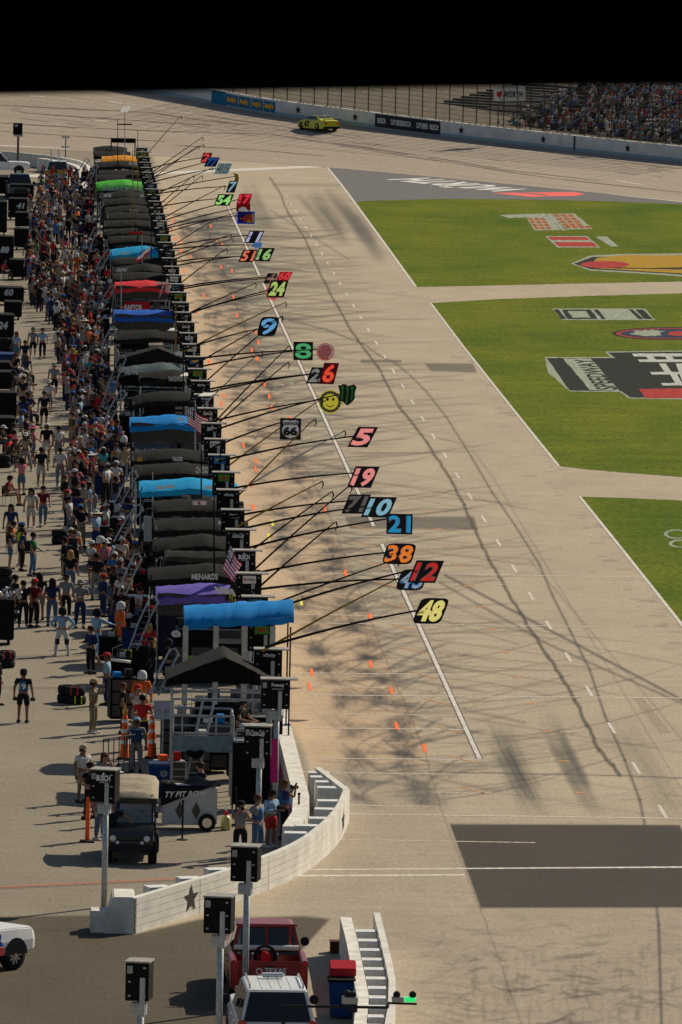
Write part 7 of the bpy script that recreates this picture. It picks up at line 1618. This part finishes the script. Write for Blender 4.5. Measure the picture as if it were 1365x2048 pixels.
# ---- salient people: px of feet, pose, facing (0 = toward camera), clothes
HERO=[
 (46,1445,'standing',math.pi-.2,'shirt','black','shorts','black','cap','black','photographer in black with blue vest seen from behind, holding two cameras'),
 (186,1467,'holding a phone up',1.2,'jacket','camouflage','trousers','camouflage','cap','tan','soldier in camouflage uniform and cap holding hands at face'),
 (124,1311,'standing with hands on hips',math.pi,'jacket','light blue','trousers','white','helmet','black','crew member in pale blue white firesuit and black helmet, hands on hips'),
 (193,1318,'reaching forward',math.pi-.8,'jacket','light blue','trousers','pale blue','helmet','black','crew member in pale firesuit reaching toward tyres'),
 (182,1348,'holding something in front',-.9,'jacket','navy','trousers','black','short','dark','man in navy jacket beside the pale firesuit crew'),
 (160,1256,'holding something in front',0.1,'shirt','grey','trousers','navy','cap','grey','man in grey polo and dark trousers with grey cap facing the camera'),
 (104,1252,'standing',math.pi,'shirt','navy','trousers','blue jeans','long','dark','dark haired person in navy top and jeans seen from behind'),
 (46,1256,'standing',math.pi,'shirt','black','trousers','black','short','dark','dark haired person in all black beside the silver bags'),
 (68,1255,'standing with arms crossed',2.6,'shirt','maroon','trousers','black','cap','red','person in maroon shirt and red cap next to person in black'),
 (30,1246,'standing',1.9,'shirt','black','trousers','black','short','dark','person in black nearest to the silver bags cart'),
 (78,1240,'standing',math.pi,'shirt','black','shorts','grey','long','dark','long haired person in black top and grey shorts'),
 (132,1240,'standing',2.8,'shirt','grey','trousers','black','cap','black','person in grey shirt and black cap behind the grey polo man'),
 (66,1152,'striding',1.35,'shirt','green','trousers','blue jeans','short','dark','man in green shirt, jeans and backpack striding right'),
 (43,1133,'standing',2.2,'shirt','black','shorts','black','cap','blue','worker in black with lime vest and blue cap'),
 (62,1061,'walking',0,'shirt','cream','shorts','cream','long','dark','woman in short cream dress walking toward the camera'),
 (86,1053,'walking',.05,'shirt','maroon','trousers','blue jeans','cap','black','man in maroon shirt and blue jeans walking toward the camera'),
 (156,978,'standing with hands on hips',math.pi,'jacket','orange','trousers','orange','cap','white','official in orange overalls and white cap seen from behind'),
 (120,975,'walking',math.pi,'shirt','white','trousers','grey','short','dark','woman in white tank top and grey trousers walking away'),
 (82,975,'walking',math.pi,'shirt','black','shorts','white','short','dark','large man in black shirt and white shorts walking away'),
 (117,925,'standing',math.pi+.5,'shirt','white','shorts','grey','short','dark','person in white printed tee seen from behind'),
 (93,925,'walking',math.pi,'shirt','black','shorts','white','cap','white','long haired person in black top, white shorts and cap'),
 (66,925,'striding',1.4,'shirt','pink','shorts','denim','hat','pink','woman in pink top, pink hat and denim shorts'),
 (88,856,'walking',0,'shirt','black','shorts','black','short','dark','man in black shirt and black shorts with camera walking ahead'),
 (98,828,'walking',0,'shirt','white','shorts','grey','cap','white','man in white tee behind the man in black shorts'),
 (108,795,'walking',0,'shirt','grey','shorts','black','cap','grey','man in grey tee and black shorts walking toward the camera'),
 (85,718,'walking',0,'shirt','light blue','trousers','black','short','dark','man in pale shirt and black trousers walking toward the camera'),
 (66,717,'walking',0,'shirt','grey','shorts','black','cap','green','man in dark grey tee, lanyard and green cap walking'),
 (50,744,'walking',math.pi,'shirt','black','shorts','denim','short','brown','woman in black tee and denim shorts walking away'),
 (144,897,'standing',-1.0,'shirt','olive','shorts','khaki','short','brown','man in olive tee and khaki shorts at the crowd edge'),
 (161,900,'standing',1.2,'shirt','blue','shorts','navy','short','dark','man in bright blue shirt beside the man in olive'),
 (176,716,'standing with arms crossed',.6,'shirt','orange','shorts','black','cap','white','official in orange tee and white cap among the crowd'),
 (186,722,'standing with arms crossed',-.4,'shirt','orange','shorts','grey','short','brown','person in red orange tee beside the orange official'),
 (193,766,'standing',2.4,'shirt','red','trousers','black','cap','white','person in red shirt and white cap'),
 (181,782,'standing',math.pi,'shirt','teal','trousers','black','short','brown','tall man in mint teal shirt seen from behind'),
 (148,755,'standing',math.pi,'shirt','lime','trousers','black','cap','blue','person in lime safety vest among the crowd'),
 (148,1145,'standing',math.pi-.2,'shirt','orange','trousers','black','short','brown','man in bright orange shirt and backpack seen from behind'),
 (128,1160,'standing',-1.4,'jacket','black','trousers','black','cap','black','man in black with backpack left of the orange shirt man'),
 (140,1190,'standing',math.pi,'shirt','black','trousers','blue jeans','long','blonde','blonde woman in black top and jeans seen from behind'),
 (197,1165,'holding something in front',1.2,'jacket','orange','trousers','red','helmet','white','crew member in orange red firesuit near the lime strapped tyres'),
 (172,1032,'standing with arms crossed',.2,'shirt','white','trousers','navy','cap','navy','man in white tee and navy trousers with arms crossed'),
 (190,1035,'bending forward',-1.2,'shirt','black','trousers','grey','cap','white','person in black tee and grey trousers bending forward'),
 (192,1105,'reaching forward',-2.2,'shirt','light blue','trousers','navy','hat','cream','person in pale blue shirt and straw hat reaching to tyres'),
 (212,1090,'reaching forward',-2.0,'shirt','white','trousers','black','cap','white','person in white shirt and cap leaning on the tyres'),
 (240,1300,'standing',2.0,'jacket','orange','trousers','orange','helmet','white','crew member in orange firesuit and white helmet by the stair rail'),
 (283,1450,'standing',math.pi,'jacket','orange','trousers','orange','helmet','white','crew member in orange firesuit and white helmet near the railing'),
 (270,1330,'standing',2.2,'jacket','black','trousers','black','helmet','black','crew member in black firesuit and black helmet by the stair rail'),
 (213,1410,'holding a phone up',-1.8,'shirt','light blue','trousers','navy','cap','red','man in pale blue shirt and red cap holding up a white tube'),
 (274,1475,'holding a phone up',.2,'shirt','white','trousers','grey','cap','red','man in white tee with lanyard beyond the tall cones'),
 (245,1468,'standing',1.6,'shirt','black','trousers','black','short','brown','person in black tee left of the white tee man'),
 (284,1500,'standing with arms crossed',math.pi,'shirt','red','shorts','black','short','dark','person in red shirt behind the grey backpack person'),
 (272,1545,'standing',math.pi,'shirt','grey','trousers','grey','cap','light blue','person in grey tee, blue cap and backpack between the tall cones'),
 (165,1605,'standing',.6,'shirt','white','shorts','khaki','cap','tan','man in white tee and khaki shorts left of the BUSCH box'),
 (180,1638,'standing with hands on hips',.9,'shirt','black','trousers','black','short','dark','man in black polo leaning beside the BUSCH light box'),
 (208,1620,'holding a phone up',.3,'shirt','grey','trousers','black','long','brown','woman with long brown hair raising an arm behind the BUSCH box'),
 (200,1680,'standing',.8,'shirt','grey','trousers','blue jeans','cap','white','person in blue jeans and white cap behind the BUSCH pole'),
 (230,1650,'standing',1.0,'shirt','black','trousers','navy','cap','white','man in black tee and white cap right of the BUSCH box'),
 (222,1720,'leaning on one arm',.2,'shirt','black','trousers','khaki','cap','black','man in black polo and khaki trousers leaning on the utility cart'),
 (401,1640,'holding something in front',-1.3,'shirt','black','trousers','black','short','dark','man in black tee standing beneath the scaffold deck'),
 (480,1722,'holding a phone up',.1,'shirt','grey','trousers','black','cap','black','photographer in grey tee aiming a camera behind the curved barrier'),
 (514,1712,'standing with hands on hips',1.0,'shirt','grey','trousers','blue jeans','short','brown','man in grey tee with blue vest behind the blank light box'),
 (541,1694,'holding something in front',math.pi-2.4,'jacket','light blue','shorts','red','cap','black','photographer in red shorts and pale vest holding a monopod'),
 (568,1680,'holding a phone up',1.8,'shirt','navy','trousers','black','short','brown','photographer in navy vest and black trousers shooting toward the track'),
 (-4,1410,'standing',1.7,'jacket','black','trousers','black','helmet','black','crew member in black suit cut off at the left edge'),
 (128,600,'standing',math.pi,'shirt','white','trousers','black','cap','white','person in plain white shirt in the aisle near the crowd barriers'),
 (102,600,'standing',.4,'shirt','black','trousers','black','short','dark','person in black standing in the aisle by the crowd barriers'),
 (153,560,'standing',math.pi,'shirt','orange','trousers','orange','helmet','white','crew member in orange overalls and white helmet far up the aisle'),
 (99,395,'standing',math.pi,'shirt','orange','trousers','khaki','short','brown','person in orange shirt and khaki trousers far up the aisle'),
 (168,700,'standing with arms crossed',0,'shirt','cream','trousers','black','hat','cream','person in cream shirt and straw hat in the mid crowd'),
 (206,960,'bending forward',-1.0,'shirt','white','trousers','black','hat','white','person in white shirt and sun hat bending over equipment'),
]
EXTRA={}
for h in HERO:
    px,py,pose,rz,top,tc,bot,bc,head,hc,lab=h
    p=G(px,py,0); e=person((p.x,p.y,0),rz,pose,top,tc,bot,bc,head,hc,lab,random.uniform(.98,1.05),skin=random.choice([0,0,1]),shoe=random.random()<.4)
    ALLP.append((p.x,p.y)); EXTRA[lab]=e
    USED.add((tc,bc,head,hc,pose,lmk(p.y)))
def addpart(lab,name,mb,m_):
    o=mb.build(name,m_,EXTRA[lab],bevel=.01); return o
def camera_thing(e,lab,off,L=.2):
    o=empty('camera',e.location+Matrix.Rotation(e.rotation_euler.z,3,'Z')@v3(off),e.rotation_euler.z,lab,'camera')
    mb=MB(); mb.box(-.075,.075,-.04,.04,-.05,.05); mb.box(-.03,.03,-.03,.03,.05,.08); mb.build('camera_body',DLET,o,bevel=.01)
    mb=MB(); mb.lathe([(.04,-.04),(.045,-.04-L*.5),(.055,-.04-L),(.001,-.04-L)],(0,0,0),14,'Y'); mb.build('lens',DLET,o)
L0=HERO[0][-1]
camera_thing(EXTRA[L0],'black camera in the left hand of the photographer at the left',(.30,-.12,.78)); camera_thing(EXTRA[L0],'black camera in the right hand of the photographer at the left',(-.30,-.12,.78))
VST=mat('vest_blue',(.04,.10,.22),.8,nz=.2)
def vest(lab,m_=VST,num_=None):
    e=EXTRA[lab]; pose=[h for h in HERO if h[-1]==lab][0][2]; P=PM[pose]['P']
    me=skin_obj('vest',*shirt_graph(P,.1,.09,True),m_); o=link('vest',me,e)
    if num_:
        q=[(.1,.17,1.12),(-.1,.17,1.12),(-.1,.17,1.30),(.1,.17,1.30)]; t=qtext(num_,q,WLET,None,'vest_number',off=.03); t.parent=e
vest(L0,VST,'19')
for l in (HERO[[h[0] for h in HERO].index(568)][-1],HERO[[h[0] for h in HERO].index(514)][-1]): vest(l)
vest([h[-1] for h in HERO if h[0]==541][0],mat('vest_pale',(.22,.33,.42),.8,nz=.2)); vest([h[-1] for h in HERO if h[0]==43][0],cmats[15])
for x,l in ((480,'black camera at the face of the photographer behind the curved barrier'),(568,'black telephoto camera pointed at the track'),(541,'white lens camera resting on a monopod')):
    lab=[h[-1] for h in HERO if h[0]==x][0]; camera_thing(EXTRA[lab],l,(0,-.21,1.60) if x!=541 else (0,-.33,1.22),.16)
for x in (66,148,272,128):
    for lab in [h[-1] for h in HERO if h[0]==x and 'backpack' in h[-1]]:
        mb=MB(); mb.box(-.15,.15,.12,.28,1.0,1.42); addpart(lab,'backpack',mb,mat('backpack_dark',(.015,.02,.03),.8) if x!=272 else mat('backpack_blue',(.02,.05,.12),.8))
mb=MB(); lab=HERO[2][-1]
for s in (-1,1): mb.box(s*.15-.075,s*.15+.075,-.12,.08,.42,.62)
addpart(lab,'knee_pads',mb,DLET)
# white tube held up
e=EXTRA[[h[-1] for h in HERO if h[0]==213][0]]; a=PY(222,1319,e.location.y-.2); b_=PY(262,1324,e.location.y-.2); mb=MB(); mb.tube([a,b_],.05,10); tag(mb.build('white_tube',WLET,None,smooth=True),'white rolled tube held up beside the orange firesuit crew','tube')
# chair and person on the scaffold
ch=empty('deck_chair',(PY(487,1440,Ys+.9).x,Ys+.9,dz+.1),0,'black chair on the scaffold deck under the peaked canopy','chair')
mb=MB(); mb.box(-.25,.25,-.2,.28,.42,.48); mb.build('seat',BLK,ch); mb=MB(); mb.box(-.25,.25,.26,.31,.45,1.0); mb.build('backrest',BLK,ch)
for sx in (-.22,.22):
    for sy in (-.18,.25): mb=MB(); mb.tube([(sx,sy,0),(sx,sy,.43)],.018,5); mb.build('leg',STEEL,ch)
mb=MB(); mb.box(sx1+.05,sx2,Ys+.2,Ys+2.2,dz+.02,dz+.1); wbuild(mb,'upper_deck',MC['deck_plate'],sc)
person((ch.location.x,ch.location.y,dz+.1),1.0,'sitting','shirt','black','trousers','white','cap','black','man in black tee and white trousers sitting on the scaffold chair',1.05)
for lab in ():pass
# seated people on the left with chairs
cp=None
for i,(px,py,tc,hc,rz) in enumerate([(46,872,'light blue','blue',1.3),(44,845,'white','black',1.2),(58,850,'pink','white',1.3),(48,808,'light blue','grey',1.2),(42,785,'white','white',1.3),(32,930,'black','pink',1.0),(20,925,'red','red',1.2),(6,905,'black','white',1.0),(28,1105,'orange','dark',1.4),(20,1010,'maroon','black',1.2),(50,770,'grey','black',1.2),(10,560,'red','dark',.9)]):
    p=G(px,py,0)
    if cp is None:
        cp=empty('folding_chair',(0,0,0),0); mb=MB(); mb.box(-.22,.22,-.15,.3,.40,.43); mb.build('seat',BLK,cp); mb=MB(); mb.box(-.22,.22,.28,.31,.45,.85); mb.build('backrest',BLK,cp)
        for sx in (-.2,.2):
            for sy in (-.13,.28): mb=MB(); mb.tube([(sx,sy,0),(sx,sy,.42)],.015,5); mb.build('leg',STEEL,cp)
        c_=cp
    else: c_=copy_tree(cp)
    c_.location=(p.x,p.y,0); c_.rotation_euler=(0,0,rz); lb_='folding chair under the seated person in %s top and %s %s'%(tc,hc,'hair' if hc=='dark' else 'cap'); tag(c_,lb_ if True else '','chair','folding chairs along the left carts')
    hd='short' if hc=='dark' else 'cap'
    person((p.x,p.y,0),rz,'sitting','shirt',tc,'shorts' if i%2 else 'trousers',['denim','khaki','black','navy'][i%4],hd,hc,'seated person, %s top, %s, left carts level with %s'%(tc,'dark hair' if hc=='dark' else hc+' cap',sl5(p.y)),1.0,skin=i%2); ALLP.append((p.x,p.y))
# ---- the rest of the crowd
REG=[]
def band_x(y):      # dense crowd band, photo x limits by feet row
    xs=np.interp(y,[385,420,480,540,600,660,720,800,860,920,1000,1080,1150,1230,1300,1400],[85,78,66,62,54,112,112,132,140,165,125,135,138,200,205,235])
    xe=np.interp(y,[385,420,480,540,600,660,720,800,860,920,1000,1080,1150,1230,1300,1400],[186,178,184,190,200,198,205,215,225,240,250,262,270,285,300,290])
    return xs,xe
tops=['black']*14+['white']*4+['grey']*6+['navy']*6+['red']*2+['blue']*1+['teal','maroon','tan','orange','green','light blue','light blue','pink','olive','cream','maroon','white','orange']
bots=[('trousers','black'),('trousers','black'),('trousers','blue jeans'),('trousers','blue jeans'),('shorts','khaki'),('shorts','black'),('trousers','khaki'),('shorts','denim'),('trousers','grey'),('trousers','navy'),('shorts','grey')]
heads=[('cap','black'),('cap','white'),('cap','white'),('cap','red'),('cap','blue'),('cap','grey'),('short','dark'),('short','dark'),('short','brown'),('long','dark'),('long','blonde'),('long','brown'),('short','dark'),('cap','black'),('helmet','black')]
poses=['standing']*5+['standing with arms crossed']*3+['standing with hands on hips']*2+['holding a phone up']*2+['holding something in front']*2+['walking']*2+['raising one arm','standing with one hand on hip','standing with one hand on hip','striding']
hdesc={'cap':'%s cap','short':'short %s hair','long':'long %s hair','hat':'%s sun hat','helmet':'%s helmet'}
rp=random.Random(21)
def shortlm(w): return w
cnt=0; tries=0; TARGET=212
def try_add(px,py,x_lo=None,crew=False):
    global cnt
    p=G(px,py,0)
    if any((p.x-a)**2+((p.y-b)*.55)**2<.36**2 for a,b in ALLP): return False
    lm=lmk(p.y)
    for _ in range(40):
        if crew:
            tc=rp.choice(['black','navy','black','black','grey','red','black','white','navy']); bt_,bc=('trousers',rp.choice(['black','black','navy'])); hd=rp.choice([('helmet','black'),('helmet','white'),('cap','black'),('cap','black'),('short','dark')]); top='jacket'
        else:
            tc=rp.choice(tops); bt_,bc=rp.choice(bots); hd=rp.choice(heads); top='shirt'
            if tc in('black','navy') and rp.random()<.15: top='jacket'
        pose=rp.choice(poses); key=(tc,bc,hd,top,pose,lm)
        k2=(tc,bc,hd,lm)
        if k2 not in USED: break
    else: return False
    USED.add(k2); ALLP.append((p.x,p.y)); cnt+=1
    rz=rp.choice([rp.uniform(-.7,.7),math.pi+rp.uniform(-.7,.7),-math.pi/2+rp.uniform(-.6,.6),math.pi/2+rp.uniform(-.5,.5)])
    if crew and False: pass
    side='crew member' if crew else 'person'
    lab='%s in %s, %s %s, %s, by %s'%(side,tc,bc if bc!='blue jeans' else 'blue',('shorts' if bt_=='shorts' else ('jeans' if bc=='blue jeans' else 'trousers')),hdesc[hd[0]]%hd[1],sl5(p.y))
    person((p.x,p.y,0),rz,pose,top,tc,bt_,bc,hd[0],hd[1],lab,rp.uniform(.93,1.06),skin=rp.choice([0,0,0,1,1,2]),shoe=rp.random()<.4); return True
wts=np.arange(385,1300); wt=np.interp(wts,[385,600,700,900,1100,1300],[1.5,1.3,1.0,.8,.75,.3]); wt=wt/wt.sum(); nr=np.random.RandomState(11)
while cnt<168 and tries<9000:
    tries+=1; y=float(nr.choice(wts,p=wt)); a,b_=band_x(y); try_add(rp.uniform(a,b_),y)
n0_=cnt; tries=0
while cnt<n0_+26 and tries<2000:       # along the left edge
    tries+=1; y=rp.uniform(430,1150); x=np.interp(y,[430,600,760,1000,1150],[58,52,45,40,30]); try_add(x+rp.uniform(-22,14) if y>640 else x+rp.uniform(0,18),y)
n0_=cnt; tries=0
while cnt<n0_+24 and tries<3000:       # crew inside the stalls
    tries+=1; i=rp.randrange(2,26); Y,w,xl,xr=LM[i]; q=proj((xl+rp.uniform(-.8,.5),Y-rp.uniform(.6,2.2),0)); try_add(q[0],q[1],crew=True)
print('people',len(ALLP),'crowd',cnt)

# ---- far crowd beyond the counted people: one mass
def low_stander(mb,p,cs,rz):
    t,l,s,h=cs; f=Vector((math.sin(rz),-math.cos(rz),0)); r=Vector((f.y,-f.x,0)); U=Vector((0,0,1)); n=7
    def lo(c,rings,mi):
        vs=[]
        for hh,a,b_ in rings:
            for k in range(n): th=2*math.pi*k/n; vs.append(c+r*math.cos(th)*a+f*math.sin(th)*b_+U*hh)
        m_=len(rings); mb.add(vs,[(i*n+k,i*n+(k+1)%n,(i+1)*n+(k+1)%n,(i+1)*n+k) for i in range(m_-1) for k in range(n)]+[tuple(range((m_-1)*n,m_*n))],mi)
    lo(p,[(.86,.17,.13),(1.05,.16,.12),(1.3,.21,.13),(1.45,.17,.09),(1.5,.05,.05)],t); lo(p,[(1.48,.05,.05),(1.55,.08,.09),(1.65,.09,.1),(1.72,.07,.08)],s); lo(p,[(1.64,.095,.11),(1.72,.09,.1),(1.77,.04,.04)],h)
    for q in (-1,1):
        mb.tube([p+r*.09*q+U*.92,p+r*.11*q+U*.5+f*.03,p+r*.12*q+U*.04],[.095,.07,.05],6,l); mb.tube([p+r*.2*q+U*1.4,p+r*.27*q+U*1.15,p+r*.2*q+f*.15+U*.95],[.06,.05,.04],6,t if random.random()<.3 else s)
mb=MB(); c_=0; tr_=0
while c_<250 and tr_<9000:
    tr_+=1; y=rp.uniform(372,660) if c_<150 else rp.uniform(600,1000); a,b_=band_x(max(y,385)); p=G(rp.uniform(a-4,b_+6),y,0)
    if any((p.x-q[0])**2+((p.y-q[1])*.5)**2<.33**2 for q in ALLP): continue
    ALLP.append((p.x,p.y)); low_stander(mb,p,(rp.choice([2,2,2,1,0,4,3,5,7,8,0,1,2,4]),rp.choice([2,2,4,8,1]),16+rp.randint(0,1),rp.choice([2,2,0,18,3,18])),rp.uniform(0,6.28)); c_+=1
o=mb.build('far_crowd',mats_); tag(o,'packed far part of the crowd between the carts and the farthest canopies','crowd',kind='stuff')
for o in bpy.data.objects:
    if o.parent is None and o.get('label') and len(o['label'].split())>16: print('LONG',o.name,o['label'])
